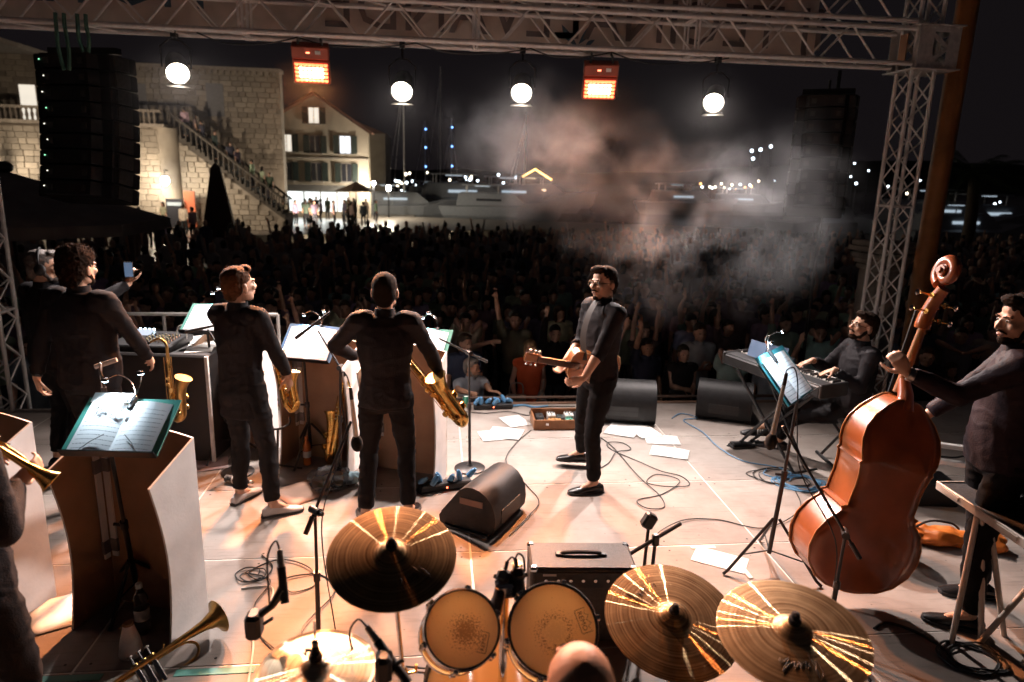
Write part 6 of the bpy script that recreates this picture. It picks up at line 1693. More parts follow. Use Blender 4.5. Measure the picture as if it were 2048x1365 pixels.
cable('thin black cable running from the pedalboard past the mid-stage monitor', [(.92, 6.32), (.72, 5.95), (.60, 5.55), (.72, 5.1), (.78, 4.8), (.66, 4.55), (.5, 4.3)], .004)
cable('black cable trailing from the thin microphone stand', [(.2, 5.45), (.14, 5.2), (.05, 5.0), (-.1, 4.95), (-.2, 5.15)], .004)
cable('bright blue cable curling on the deck by the foot pedal', [(2.45, 6.62), (2.6, 6.75), (2.72, 6.6), (2.55, 6.55), (2.62, 6.2), (2.62, 5.8), (2.72, 5.5), (2.95, 5.35), (3.02, 5.2), (2.9, 5.12), (2.78, 5.2), (2.85, 5.3)], .0045, CABLEB)
cable('heap of tangled blue and black cable beside the bass bridge', loops(2.98, 5.02, .20, 46, 5, .012), .005, CABLEB, 5)
cable('black cable tangled under the double bass music stand', loops(2.85, 5.15, .26, 20, 8, .03), .0042, CABLE, 5)
cable('black cable crossing the deck towards the bass music stand', [(1.25, 3.5), (1.42, 4.1), (1.75, 4.42), (2.05, 4.45), (2.35, 4.30), (2.75, 4.55), (2.9, 4.9)], .004)
cable('coil of black cable at the foot of the table legs', loops(2.80, 2.88, .17, 34, 11, .012), .0055, CABLE, 5)
cable('short black cable loop with a jack right of the bright crash cymbal', [(2.45, 3.16), (2.55, 3.2), (2.65, 3.12), (2.72, 3.0), (2.7, 2.9)], .008)
cable('long black cable snaking beside the tall white desk side', [(-1.12, 4.15), (-1.02, 4.0), (-1.05, 3.85), (-1.15, 3.95), (-1.0, 4.08), (-.80, 3.98), (-.72, 3.8), (-.85, 3.72), (-.92, 3.85), (-.72, 3.9), (-.60, 3.7), (-.72, 3.35), (-.55, 3.08), (-.25, 3.05), (.05, 2.98), (.35, 2.9)], .0045)
cable('white cable curving past the flugelhorn bell', [(-1.15, 3.78), (-.98, 3.78), (-.95, 3.6), (-1.02, 3.45), (-.95, 3.25), (-.9, 2.95)], .0055, CABLEW)
cable('black cable running down beside the white cable', [(-1.18, 3.95), (-1.0, 3.85), (-1.03, 3.6), (-.98, 3.4), (-.82, 3.2), (-.62, 3.02), (-.4, 2.92), (0, 2.9)], .0042)
cable('black cable ring on the deck by the white desk side', loops(-1.16, 3.92, .10, 14, 21, .03), .004, CABLE, 5)
cable('thin black cable along the stage front lip', [(.25, 6.9), (.5, 6.82), (.75, 6.85), (.95, 6.75), (1.0, 6.9), (1.2, 7.0), (1.5, 7.02)], .005)
# ------------------------------------------------------------------ hanging loudspeaker arrays
def line_array(label, loc, rz, n, w, d, h, curve, group='hanging line arrays', lights=True, chain_to=3.6):
    t = thing('line_array', label, 'line array speaker', loc, rz, group)
    M = Matrix.Identity(4)
    for i in range(n):
        b = MB().bbox((0, 0, -h / 2), (w, d, h * .96), .012)
        # tapered rear
        b.prism([(-w * .36, 0), (w * .36, 0), (w * .30, -.10), (-w * .30, -.10)], -h * .90, -h * .08, Matrix.Translation((0, -d / 2, 0)))
        b.v = [tuple(M @ Vector(p)) for p in b.v]
        c = b.build('cabinet', MONB, t, False)
        for sx in (-1, 1):
            f = MB().box((sx * (w / 2 + .012), -d * .1, -h / 2), (.018, d * .5, h * .8)); f.v = [tuple(M @ Vector(p)) for p in f.v]; f.build('side_rigging', mat('rigging_steel', (.08, .075, .07), .45, .6, .2, 30), c, False)
            k = MB().box((sx * w * .22, -d / 2 - .104, -h / 2), (.05, .012, h * .35)); k.v = [tuple(M @ Vector(p)) for p in k.v]; k.build('connector_panel', mat('panel_grey', (.05, .045, .042), .5, .2), c, False)
        g = MB().box((0, d / 2 + .003, -h / 2), (w * .94, .006, h * .86)); g.v = [tuple(M @ Vector(p)) for p in g.v]; g.build('front_grille', GRILL, c, False)
        if lights:
            l = MB().ell((-w * .30 + .03 * (i % 2), -d / 2 - .112, -h * .45), (.009, .005, .007), n=8, m=4); l.v = [tuple(M @ Vector(p)) for p in l.v]
            l.build('status_light', mat('pale_led', (.2, .2, .2), .4, 0, 0, emit=(.9, .85, .7), estr=2.0) if i % 3 else mat('green_led', (.1, .2, .1), .4, 0, 0, emit=(.3, .9, .5), estr=2.0), c)
        M = M @ Matrix.Translation((0, 0, -h)) @ Matrix.Rotation(radians(curve), 4, 'X')
    MB().box((0, 0, .05), (w * .9, .10, .06)).build('fly_bar', BLACKM, t, False)
    MB().tube((0, 0, .06), (0, 0, chain_to - loc[2]), .014, n=6).build('hoist_chain', BLACKM, t)
    return t
line_array('black line array hanging in front of the fortress at upper left', (-3.60, 8.0, 3.50), radians(-14), 9, .84, .42, .163, -1.6)
line_array('dim line array hanging beyond the smoke at upper right', (4.50, 8.0, 3.42), radians(-30), 9, .62, .38, .150, -2.4, lights=False)
# green slings over the truss
for k, (x, l_, lab) in enumerate(((-3.30, .42, 'long green sling hanging from the left of the truss'), (-3.12, .26, 'short green sling looped on the left of the truss'))):
    t = thing('lifting_sling', lab, 'sling', (x, 7.0, 3.66), 0, 'green slings on the truss')
    for dx in (-.035, .035):
        MB().path(spline([(dx, -.05, .05), (dx, -.06, -.05), (dx * 1.2, -.05, -l_ * .6), (dx * .6, -.04, -l_)], 5), .018, n=6).build('strap', mat('green_webbing', (.05, .13, .10), .8, 0, .2, 20), t)
# cables dressed along the truss
for k, (xa, xb, sg) in enumerate(((-2.2, -1.3, .07), (-1.3, -.2, .05), (-.2, .9, .06), (.9, 1.7, .05), (1.7, 2.9, .07))):
    single(MB().path(spline([(xa, 7.10, 3.63), (xa * .7 + xb * .3, 7.12, 3.62 - sg), (xa * .3 + xb * .7, 7.12, 3.62 - sg * .7), (xb, 7.10, 3.63)], 6), .007, n=6), 'truss_cable', CABLE,
           'black cable sagging along the truss, number %s from the left lamp' % ('one', 'two', 'three', 'four', 'five')[k], 'cable', 'cables dressed along the truss')

# ------------------------------------------------------------------ mast, pillar, guy pole on the right
RUST = mat('rusty_brown_mast', (.40, .16, .05), .55, 0, .25, 4, .1, 30)
t = thing('brown_mast', 'tall rusty brown mast standing right of the truss tower', 'mast', (6.42, 8.5, GZ), 0)
MB().tube((0, 0, 0), (0, 0, 7.6), .125, n=20).build('pole', RUST, t); MB().tube((.125, .02, 0), (.125, .02, 7.6), .012, n=8).build('conduit', ALU, t); MB().lathe([(.001, 0), (.22, 0), (.22, .03), (.13, .06)], n=20).build('base', RUST, t)
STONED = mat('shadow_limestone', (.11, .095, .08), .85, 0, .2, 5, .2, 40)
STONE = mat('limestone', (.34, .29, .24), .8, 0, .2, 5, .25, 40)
t = thing('stone_pillar', 'pale stone pillar with a moulded capital behind the tower', 'pillar', (6.35, 9.3, GZ), radians(8))
MB().bbox((0, 0, .15), (.62, .62, .30), .02).build('plinth', STONE, t, False); MB().bbox((0, 0, 1.45), (.40, .40, 2.35), .02).build('shaft', STONE, t, False)
for z, w in ((2.60, .46), (2.68, .52), (2.76, .60), (2.85, .66), (2.93, .60)): MB().bbox((0, 0, z), (w, w, .075), .012).build('capital_moulding', STONE, t, False)
t = thing('guy_pole', 'thin vertical steel pole beside the right line array', 'pole', (4.95, 8.6, GZ), 0)
MB().tube((0, 0, 0), (.0, 0, 5.1), .022, n=8).build('pole', BLACKM, t); MB().bbox((0, 0, .02), (.3, .3, .04), .01).build('foot', BLACKM, t, False)

# ------------------------------------------------------------------ town: fortress, stairs, house
LIME = mat('fortress_limestone', (.36, .31, .25), .85, 0, .16, 1.2, .3, 9, obj_rand=0.)
def stone_mat():
    m = mat('cut_stone', (.38, .325, .26), .85, 0, .14, 2.5, .3, 14)
    nt = m.node_tree; b = nt.nodes['Principled BSDF']; src = b.inputs['Base Color'].links[0].from_socket
    oi = nt.nodes.new('ShaderNodeObjectInfo'); mr = nt.nodes.new('ShaderNodeMapRange'); mr.inputs[3].default_value = .72; mr.inputs[4].default_value = 1.18
    nt.links.new(oi.outputs['Random'], mr.inputs[0]); sc = nt.nodes.new('ShaderNodeVectorMath'); sc.operation = 'SCALE'; nt.links.new(src, sc.inputs[0]); nt.links.new(mr.outputs[0], sc.inputs['Scale']); nt.links.new(sc.outputs[0], b.inputs['Base Color'])
    return m
CUT = stone_mat()
_unit = MB().bbox((.5, 0, .5), (1, .12, 1), .03).mesh('stone', CUT, False)
def stones(parent, x0, x1, z0, topf, y, ch, seed, lim=290, skip=None, botf=None):
    r = random.Random(seed); z = z0; n = 0; rest = MB(); top = max(topf(x0), topf(x1), topf((x0 + x1) / 2))
    while z < top:
        x = x0 - r.uniform(0, .6)
        while x < x1:
            w = ch * r.uniform(1.2, 2.6); xa = max(x, x0); xb = min(x + w, x1)
            if xb - xa > .12:
                zt = topf((xa + xb) / 2)
                if z + ch <= zt + .05:
                    yy = y - r.uniform(.0, .04)
                    if n < lim:
                        o = bpy.data.objects.new('stone', _unit); COL.objects.link(o); o.parent = parent
                        o.location = (xa + .012, yy, z + .01); o.scale = (xb - xa - .024, 1, ch - .024); n += 1
                    else: rest.bbox(((xa + xb) / 2, yy, z + ch / 2), (xb - xa - .024, .12, ch - .024), .02)
            x += w
        z += ch
    if rest.v:
        o = rest.build('stone_courses', CUT, parent, False); o['kind'] = 'stuff'
    return n
WIN = mat('window_dark', (.03, .03, .035), .15, 0, 0); SHUT = mat('shutter_green', (.025, .035, .028), .6, 0, .2)
LITW = mat('lit_window', (.5, .5, .5), .4, 0, 0, emit=(.86, .92, 1), estr=1.5); LITW2 = mat('lit_window_warm', (.5, .5, .5), .4, 0, 0, emit=(1, .9, .75), estr=.9)
fort = thing('fortress_building', 'tall pale stone fortress building rising behind the outdoor stairs', 'building', (0, 50.4, GZ), 0)
MB().box((-15.4, .4, 5.0), (9.8, .8, 10.0)).build('wall', LIME, fort, False)
stones(fort, -20.3, -10.5, 3.4, lambda x: 10.0, -.04, .33, 11, 290)
MB().box((-15.4, .3, 10.1), (10.0, 1.1, .22)).build('cornice', STONE, fort, False)
for i in range(24): MB().box((-20.2 + i * .41, -.22, 9.88), (.16, .3, .2)).build('cornice_bracket', STONE, fort, False)
for x, z in ((-14.7, 8.1), (-19.6, 7.9)):
    w_ = MB().box((x, -.10, z), (1.1, .10, 2.1)).build('blind_window', mat('blind_infill', (.24, .235, .24), .7, 0, .1), fort, False)
    MB().box((x, -.13, z - 1.12), (1.4, .2, .14)).build('sill', STONE, w_, False)
ter = thing('terrace_wall', 'floodlit stone terrace wall with a balustrade left of the stairs', 'wall', (0, 44.0, GZ), 0)
MB().box((-22.3, 3.1, 2.95), (12.6, 6.0, 5.9)).build('core', LIME, ter, False)
stones(ter, -28.5, -16.2, 0.0, lambda x: 5.9, -.02, .34, 5, 290)
MB().lathe([(.9, 0), (.9, 5.9)], c=(-16.3, .85, 0), n=24).build('rounded_corner', LIME, ter)
MB().box((-22.2, 2.9, 6.0), (12.9, 6.4, .18)).build('string_course', STONE, ter, False)
bal = MB().lathe([(.06, 0), (.09, .05), (.06, .12), (.10, .32), (.05, .55), (.08, .62), (.08, .66)], n=8).mesh('baluster', STONE)
for i in range(42):
    o = bpy.data.objects.new('baluster', bal); COL.objects.link(o); o.parent = ter; o.location = (-28.3 + i * .29, .15, 6.09)
MB().box((-22.3, .15, 6.82), (12.6, .26, .14)).build('hand_rail', STONE, ter, False)
stw = thing('outdoor_stairs', 'long stone staircase descending to the right along the fortress', 'staircase', (0, 45.0, GZ), 0)
def stz(x): return 6.05 + (x + 16.0) * (-6.05 + .9) / 6.6
NS = 26
for i in range(NS):
    x = -16.0 + 6.6 * (i + .5) / NS; z = stz(x)
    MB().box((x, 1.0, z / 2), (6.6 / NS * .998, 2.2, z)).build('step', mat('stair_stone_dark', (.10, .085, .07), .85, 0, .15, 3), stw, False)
MB().add([(-16.2, -.12, 0), (-9.2, -.12, 0), (-9.2, -.12, .5), (-16.2, -.12, 5.75), (-16.2, -.11, 0), (-9.2, -.11, 0), (-9.2, -.11, .5), (-16.2, -.11, 5.75)], [(0, 1, 2, 3), (7, 6, 5, 4)]).build('side_wall', LIME, stw, False)
stones(stw, -15.4, -9.4, 0.0, lambda x: stz(x) - .45, -.16, .31, 9, 280)
for k in range(2):
    yy = -.05 if k == 0 else 2.05
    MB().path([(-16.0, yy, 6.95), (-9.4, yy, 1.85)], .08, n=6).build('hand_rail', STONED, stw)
    for i in range(22):
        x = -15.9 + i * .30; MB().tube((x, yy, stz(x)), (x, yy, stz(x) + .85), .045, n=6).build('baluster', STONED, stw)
lw = thing('side_building', 'lit stone building with a framed doorway at the far left edge', 'building', (0, 52.0, GZ), 0)
MB().box((-30.2, 4, 5.4), (8.2, 8, 10.8)).build('wall', LIME, lw, False)
stones(lw, -31.5, -26.15, 6.0, lambda x: 10.7, -.04, .36, 3, 120)
MB().box((-27.2, -.10, 7.6), (1.5, .16, 2.9)).build('door_frame', STONE, lw, False); MB().box((-27.2, -.19, 7.5), (1.0, .04, 2.5)).build('door', LITW2, lw, False); MB().box((-30.2, -.3, 10.8), (8.4, 8.8, .3)).build('cornice', STONE, lw, False)
# things on the walls
def wall_lamp(label, loc, power, col, r=.20, post=False, glow=60):
    t = thing('street_lamp', label, 'street lamp', loc, 0, 'lit street lamps')
    MB().ell((0, 0, 0), (r, r, r * 1.3), n=14, m=8).build('globe', mat('lamp_glass_%d' % glow, (1, 1, 1), .4, 0, 0, emit=(1, .93, .80), estr=glow), t)
    if post: MB().tube((0, 0, GZ - loc[2]), (0, 0, -r), .06, n=8).build('post', BLACKM, t)
    else: MB().path([(0, .5, .55), (0, .0, .6), (0, 0, r)], .03, n=6).build('bracket', BLACKM, t)
    MB().lathe([(.02, r * 1.5), (r * 1.1, r * 1.0), (r * .9, r * .95)], n=12).build('cap', BLACKM, t)
    d_ = bpy.data.lights.new('street_light', 'POINT'); d_.energy = power; d_.color = col; d_.shadow_soft_size = r
    o = bpy.data.objects.new('street_light', d_); COL.objects.link(o); o.parent = t; o.location = (0, -r * 2.2, -r * .5)
    return t
wall_lamp('glowing globe lamp on the corner of the terrace wall', (-15.7, 43.0, 1.62), 520, (1, .83, .62), .22)
wall_lamp('lamp mounted low on the terrace wall near the left edge', (-24.6, 42.6, 2.2), 420, (1, .83, .62), .14, glow=12)
wall_lamp('dazzling street lamp at the right corner of the gabled house', (-5.0, 57.0, 1.55), 1100, (1, .92, .78), .13, True, 160)
wall_lamp('round street lamp standing right of the gabled house', (-4.05, 60.0, 1.15), 500, (1, .86, .62), .20, True, 50)
def floodlight(label, loc, target, power):  # posts added to brighten fortress and house; no such lamps are seen
    t = thing('floodlight', label, 'floodlight', loc, 0, 'added floodlights aimed at the fortress')
    d = (Vector(target) - Vector(loc)).normalized(); M = d.to_track_quat('Z', 'Y').to_matrix()
    MB().bbox(-d * .1, (.36, .26, .16), .02, M).build('housing', BLACKM, t, False); MB().box(d * .0, (.30, .20, .01), M).build('lens', mat('added_flood_glass', (1, 1, 1), .4, 0, 0, emit=(1, .85, .65), estr=2), t, False)
    MB().tube((0, 0, -.1), (0, 0, GZ - loc[2]), .04, n=8).build('post', BLACKM, t)
    o = spot('added_flood_spot', Vector(loc) + d * .05, target, power, (1, .80, .60), .12, 110, .5); o.parent = t; o.matrix_parent_inverse = Matrix.Translation(-Vector(loc))
floodlight('added floodlight on a post behind the left line array aimed at the fortress', (-15.3, 34.0, 4.0), (-15.2, 50.4, 4.8), 1900)
floodlight('small added floodlight behind the monument aimed at the house', (-8.2, 46.5, -.7), (-9.3, 58, 5.0), 700)
t = thing('notice_board', 'dark doorway board by the terrace corner', 'board', (-15.55, 43.75, GZ), 0); MB().box((0, 0, 1.0), (.95, .1, 1.7)).build('panel', WIN, t, False); MB().box((0, -.06, 1.55), (.8, .02, .2)).build('lettering_strip', mat('pale_blue_strip', (.25, .3, .34), .5), t, False); MB().box((0, .03, .1), (.1, .08, .2)).build('foot', WIN, t, False)
t = thing('red_board', 'narrow orange-red information board on the stair wall', 'board', (-14.75, 44.0, GZ), 0); MB().box((0, 0, 1.25), (.62, .08, 2.1)).build('panel', mat('red_panel', (.38, .09, .035), .6, 0, .2, 2), t, False); MB().box((0, .05, .15), (.1, .06, .3)).build('foot', WIN, t, False)
t = thing('wall_plaque', 'small dark plaque hung on the stair wall', 'plaque', (-13.6, 44.75, .25), 0); MB().box((0, 0, 0), (.55, .06, .6)).build('panel', WIN, t, False); MB().box((.05, -.04, -.02), (.3, .02, .3)).build('print', STONE, t, False)
t = thing('obelisk_monument', 'dark brown pointed monument standing on the square', 'monument', (-9.9, 33.2, GZ), radians(12))
MB().bbox((0, 0, .35), (2.3, 2.3, .7), .05).build('plinth', mat('monument_brown', (.075, .045, .032), .7, 0, .2, 3), t, False)
MB().prism([(-.72, -.72), (.72, -.72), (.72, .72), (-.72, .72)], .7, .72).build('step', mat('monument_brown'), t, False)
mb = MB().rings([[V(s_ * a, s_ * b, z) for a, b in ((-1, -1), (1, -1), (1, 1), (-1, 1))] for s_, z in ((.72, .72), (.20, 3.7), (.02, 3.95))]); mb.build('shaft', mat('monument_brown'), t, False)
# big dark parasol near the stage
CANV = mat('dark_canvas', (.30, .265, .24), .85, 0, .15, 3)
t = thing('market_parasol', 'large dark parasol spreading over the square at left', 'parasol', (-8.6, 15.2, GZ), radians(20))
mb = MB(); n = 8; vs = [(0, 0, 3.55)]
for k in range(n): a = 2 * pi * k / n; vs.append((2.9 * cos(a), 2.9 * sin(a), 2.62))
for k in range(n): a = 2 * pi * k / n; vs.append((2.92 * cos(a), 2.92 * sin(a), 2.40))
mb.add(vs, [(0, 1 + k, 1 + (k + 1) % n) for k in range(n)] + [(1 + k, 1 + n + k, 1 + n + (k + 1) % n, 1 + (k + 1) % n) for k in range(n)]); o = mb.build('canopy', CANV, t, False); sm = o.modifiers.new('s', 'SOLIDIFY'); sm.thickness = .02
for k in range(n): a = 2 * pi * k / n; MB().tube((0, 0, 3.4), (2.85 * cos(a), 2.85 * sin(a), 2.58), .02, n=6).build('rib', BLACKM, t)
MB().tube((0, 0, 0), (0, 0, 3.5), .04, n=8).build('pole', BLACKM, t); MB().ell((0, 0, 3.62), (.16, .16, .12)).build('finial', BLACKM, t); MB().bbox((0, 0, .05), (.8, .8, .1), .02).build('base', STONE, t, False)
# gabled house
PLAS = mat('house_plaster', (.42, .35, .26), .85, 0, .12, 1.0, .15, 12)
hs = thing('gabled_house', 'cream gabled house with shuttered windows beyond the square', 'house', (0, 58.0, GZ), 0)
X0, X1, XA = -12.6, -5.45, -9.75
mb = MB(); mb.prism([(X0, 0), (X1, 0), (X1, 6.7), (XA + .2, 9.4), (X0, 7.6)], 0, 1.2, Matrix(((1, 0, 0, 0), (0, 0, 1, 0), (0, 1, 0, 0), (0, 0, 0, 1)))); mb.build('wall', PLAS, hs, False)
TILE = mat('roof_tiles', (.17, .08, .05), .8, 0, .2, 2)
for a, b in (((X0 - .3, 7.5), (XA + .2, 9.5)), ((XA + .2, 9.5), (X1 + .3, 6.62))):
    d = Vector((b[0] - a[0], 0, b[1] - a[1])); nn = Vector((-d.z, 0, d.x)).normalized() * .14
    mb = MB(); P = [V(a[0], -.35, a[1]), V(b[0], -.35, b[1]), V(b[0], 1.4, b[1]), V(a[0], 1.4, a[1])]
    mb.add([p + V(0, 0, .02) for p in P] + [p + nn for p in P], [(3, 2, 1, 0), (4, 5, 6, 7), (0, 1, 5, 4), (1, 2, 6, 5), (2, 3, 7, 6), (3, 0, 4, 7)]); mb.build('roof', TILE, hs, False)
def hwin(x, z, w, h, lit, sh=True):
    f = MB().box((x, -.03, z), (w + .16, .08, h + .16)).build('window', STONE, hs, False)
    MB().box((x, -.075, z), (w, .03, h)).build('pane', lit or WIN, f, False)
    MB().box((x, -.10, z), (.05, .03, h)).build('mullion', STONE, f, False); MB().box((x, -.12, z - h / 2 - .1), (w + .35, .2, .08)).build('sill', STONE, f, False)
    if sh:
        for sx in (-1, 1): MB().box((x + sx * (w / 2 + .30), -.10, z), (.46, .05, h + .1)).build('shutter', SHUT, f, False)
hwin(-9.6, 7.9, .75, 1.15, LITW2); hwin(-11.75, 5.75, .7, 1.25, LITW2); hwin(-9.58, 5.72, .75, 1.25, None); hwin(-7.25, 5.75, .8, 1.3, LITW)
for x in (-11.85, -9.55, -7.2): hwin(x, 3.6, .75, 1.35, None)
MB().box((-9.05, -.06, 4.68), (7.2, .12, .10)).build('string_course', STONE, hs, False)
MB().box((-9.6, -.05, 1.30), (5.0, .06, 1.55)).build('shop_window', mat('lit_shop', (.6, .6, .6), .4, 0, 0, emit=(.90, .98, .96), estr=1.5), hs, False)
for x in (-12.05, -10.6, -9.3, -8.0, -7.05): MB().box((x, -.10, 1.3), (.10, .08, 1.6)).build('shop_mullion', STONE, hs, False)
mb = MB(); mb.add([(-12.2, 0, 2.55), (-6.9, 0, 2.55), (-6.9, -1.8, 2.1), (-12.2, -1.8, 2.1)], [(0, 1, 2, 3)]); o = mb.build('awning', mat('shop_awning', (.45, .42, .38), .8), hs, False); o.modifiers.new('s', 'SOLIDIFY').thickness = .04
d_ = bpy.data.lights.new('shop_light', 'AREA'); d_.shape = 'RECTANGLE'; d_.size = 4.6; d_.size_y = 1.2; d_.energy = 120; d_.color = (.92, 1, .97)
o = bpy.data.objects.new('shop_light', d_); COL.objects.link(o); o.parent = hs; o.location = (-9.6, -.25, 1.4); o.rotation_euler = (radians(-75), 0, 0)
t = thing('cafe_parasol', 'tan cafe parasol in front of the lit shop', 'parasol', (-5.95, 53.0, GZ), 0.4)
mb = MB(); n = 6; mb.add([(0, 0, 3.0)] + [(1.6 * cos(2 * pi * k / n), 1.6 * sin(2 * pi * k / n), 2.3) for k in range(n)], [(0, 1 + k, 1 + (k + 1) % n) for k in range(n)]); mb.build('canopy', mat('tan_canvas', (.30, .21, .14), .8), t, False); MB().tube((0, 0, 0), (0, 0, 3.1), .04, n=6).build('pole', BLACKM, t)
hs2 = thing('low_house', 'dim low house roof behind the gabled house', 'house', (0, 68, GZ), 0); MB().box((-7.6, 4, 3.6), (5.5, 8, 7.2)).build('wall', PLAS, hs2, False)
mb = MB(); mb.prism([(-10.5, 7.2), (-4.7, 7.2), (-7.6, 8.3)], 0, 8, Matrix(((1, 0, 0, 0), (0, 0, 1, 0), (0, 1, 0, 0), (0, 0, 0, 1)))); mb.build('roof', TILE, hs2, False)

# ------------------------------------------------------------------ harbour
def water_material():
    m = bpy.data.materials.new('night_water'); m.use_nodes = True; N = m.node_tree.nodes; L = m.node_tree.links; b = N['Principled BSDF']
    b.inputs['Base Color'].default_value = (.006, .008, .010, 1); b.inputs['Roughness'].default_value = .08; b.inputs['IOR'].default_value = 1.33
    tc = N.new('ShaderNodeTexCoord'); mp = N.new('ShaderNodeMapping'); mp.inputs['Scale'].default_value = (1, .5, 1); L.new(tc.outputs['Object'], mp.inputs[0])
    nz = N.new('ShaderNodeTexNoise'); nz.inputs['Scale'].default_value = 1.1; nz.inputs['Detail'].default_value = 4; L.new(mp.outputs[0], nz.inputs['Vector'])
    bp = N.new('ShaderNodeBump'); bp.inputs['Strength'].default_value = .6; bp.inputs['Distance'].default_value = .25; L.new(nz.outputs['Fac'], bp.inputs['Height']); L.new(bp.outputs[0], b.inputs['Normal'])
    return m
struct(MB().add([(-900, 20, -1.75), (1400, 20, -1.75), (1400, 1200, -1.75), (-900, 1200, -1.75)], [(0, 1, 2, 3)]), 'harbour_water', water_material(), False)
quay = [(-8.5, 33.5), (-5.7, 34.6), (-3.2, 35.1), (-.9, 35.7), (1.2, 38.6), (6, 41), (11, 40), (17.2, 36.3), (19.4, 36.1), (19.95, 34.0), (20.0, 30.9), (20.3, 27)]
qw = thing('quay_wall', 'low stone quay wall edged with small lights round the basin', 'wall', (0, 0, 0))
for i in range(len(quay) - 1):
    a = Vector((*quay[i], 0)); b_ = Vector((*quay[i + 1], 0)); d = b_ - a; m_ = (a + b_) / 2
    MB().box((m_.x, m_.y + .25, -1.05), (d.length + .1, .5, .9), Matrix.Rotation(math.atan2(d.y, d.x), 3, 'Z')).build('wall_block', STONE, qw, False)
    MB().box((m_.x, m_.y - .3, -1.27), (d.length + .1, 1.0, .10), Matrix.Rotation(math.atan2(d.y, d.x), 3, 'Z')).build('kerb_step', STONE, qw, False)
QL = mat('quay_light_glow', (1, 1, 1), .4, 0, 0, emit=(1, .88, .66), estr=22)
names = ['leftmost low light on the quay wall', 'second low light on the quay wall from the left', 'third low light on the quay wall from the left', 'low quay light beside the bright kiosk reflections', 'low quay light just left of the right line array', 'low quay light below the right line array', 'low quay light left of the tower', 'low quay light nearest the truss tower']
for k, (x, y) in enumerate(((-5.7, 34.3), (-3.2, 34.75), (-.9, 35.3), (1.2, 38.3), (17.1, 36.0), (19.3, 35.8), (19.8, 33.7), (19.85, 30.6))):
    t = thing('quay_light', names[k], 'light', (x, y, -.62), 0, 'low lights on the quay wall')
    MB().ell((0, -.05, 0), (.17, .06, .11), n=12, m=6).build('lens', QL, t); MB().bbox((0, .05, 0), (.42, .12, .3), .03).build('housing', BLACKM, t, False)
    d_ = bpy.data.lights.new('quay_lamp', 'POINT'); d_.energy = 22; d_.color = (1, .86, .62); d_.shadow_soft_size = .1
    o = bpy.data.objects.new('quay_lamp', d_); COL.objects.link(o); o.parent = t; o.location = (0, -.35, -.1)
struct(MB().add([(20.3, 26, GZ - .004), (120, 26, GZ - .004), (120, 36, GZ - .004), (20.3, 36, GZ - .004)], [(0, 1, 2, 3)]), 'right_quay_ground', paving_material(), False)
HULL = mat('boat_white', (.30, .31, .33), .3, 0, .08); BGLS = mat('boat_glass', (.02, .025, .03), .08, 0, 0); BLIT = mat('boat_cabin_light', (.5, .5, .5), .4, 0, 0, emit=(.70, .86, 1), estr=.55); BLIT2 = mat('boat_warm_light', (.5, .5, .5), .4, 0, 0, emit=(1, .78, .5), estr=1.6)
def boat(label, loc, rz, S=1., mast=0., warm=False, lit=True, blue=False):
    t = thing('boat', label, 'boat', loc, rz, 'boats moored in the harbour')
    out = [(-5, 1.5), (-2, 1.7), (2, 1.55), (4.5, .8), (6.2, 0), (4.5, -.8), (2, -1.55), (-2, -1.7), (-5, -1.5)]
    rs = [[V(x * f * S, y * g * S, (z + (.5 if x > 3 else 0) * (z > .5)) * S) for x, y in out] for f, g, z in ((.86, .6, -.2), (.94, .9, .4), (1, 1, 1.2))]
    MB().rings(rs).build('hull', HULL, t, False)
    MB().rings([[V(x * S, y * S, z * S) for x, y in ((a, 1.15 * g), (b, .9 * g), (b, -.9 * g), (a, -1.15 * g))] for a, b, g, z in ((-3.5, 3.0, 1, 1.2), (-3.3, 1.6, .9, 2.3), (-3.1, 1.4, .8, 2.4))]).build('cabin', HULL, t, False)
    for sy in (-1, 1): MB().box((-.6 * S, sy * 1.06 * S, 1.8 * S), (2.2 * S, .06 * S, .20 * S)).build('cabin_window', (BLIT2 if warm else BLIT) if lit else BGLS, t, False)
    MB().box((-1.2 * S, 0, 3.05 * S), (3.6 * S, 1.9 * S, .10 * S)).build('flybridge_roof', HULL, t, False)
    for sx in (-2.6, .2):
        for sy in (-.8, .8): MB().tube((sx * S, sy * S, 2.35 * S), (sx * S, sy * S, 3.05 * S), .035 * S, n=6).build('roof_post', ALU, t)
    MB().box((-1.2 * S, -.6 * S, 2.96 * S), (1.3 * S, .08 * S, .06 * S)).build('deck_light', BLIT if not warm else BLIT2, t, False)
    if mast:
        MB().tube((.5 * S, 0, 2 * S), (.5 * S, 0, mast), .06, .04, n=6).build('mast', ALU, t)
        for sy in (-1, 1): MB().tube((.5 * S, 0, mast * .97), (-1 * S, sy * 1.4 * S, 1.2 * S), .012, n=4).build('stay', ALU, t)
        if blue:
            for f in (.45, .68, .9): MB().ell((.5 * S, -.1, mast * f), (.14, .10, .10), n=8, m=5).build('mast_light', mat('blue_mast_light', (.2, .3, .8), .4, 0, 0, emit=(.18, .40, 1), estr=9), t)
    return t
bl = ['white motor boat nearest the gabled house', 'long white yacht with a lit saloon left of the smoke', 'pale yacht behind the basin with a dark window band', 'yacht with a row of bright saloon windows', 'small white boat under the masts', 'white boat with blue mast lights on its left', 'white boat with blue mast lights on its right', 'far yacht near the bright roof line']
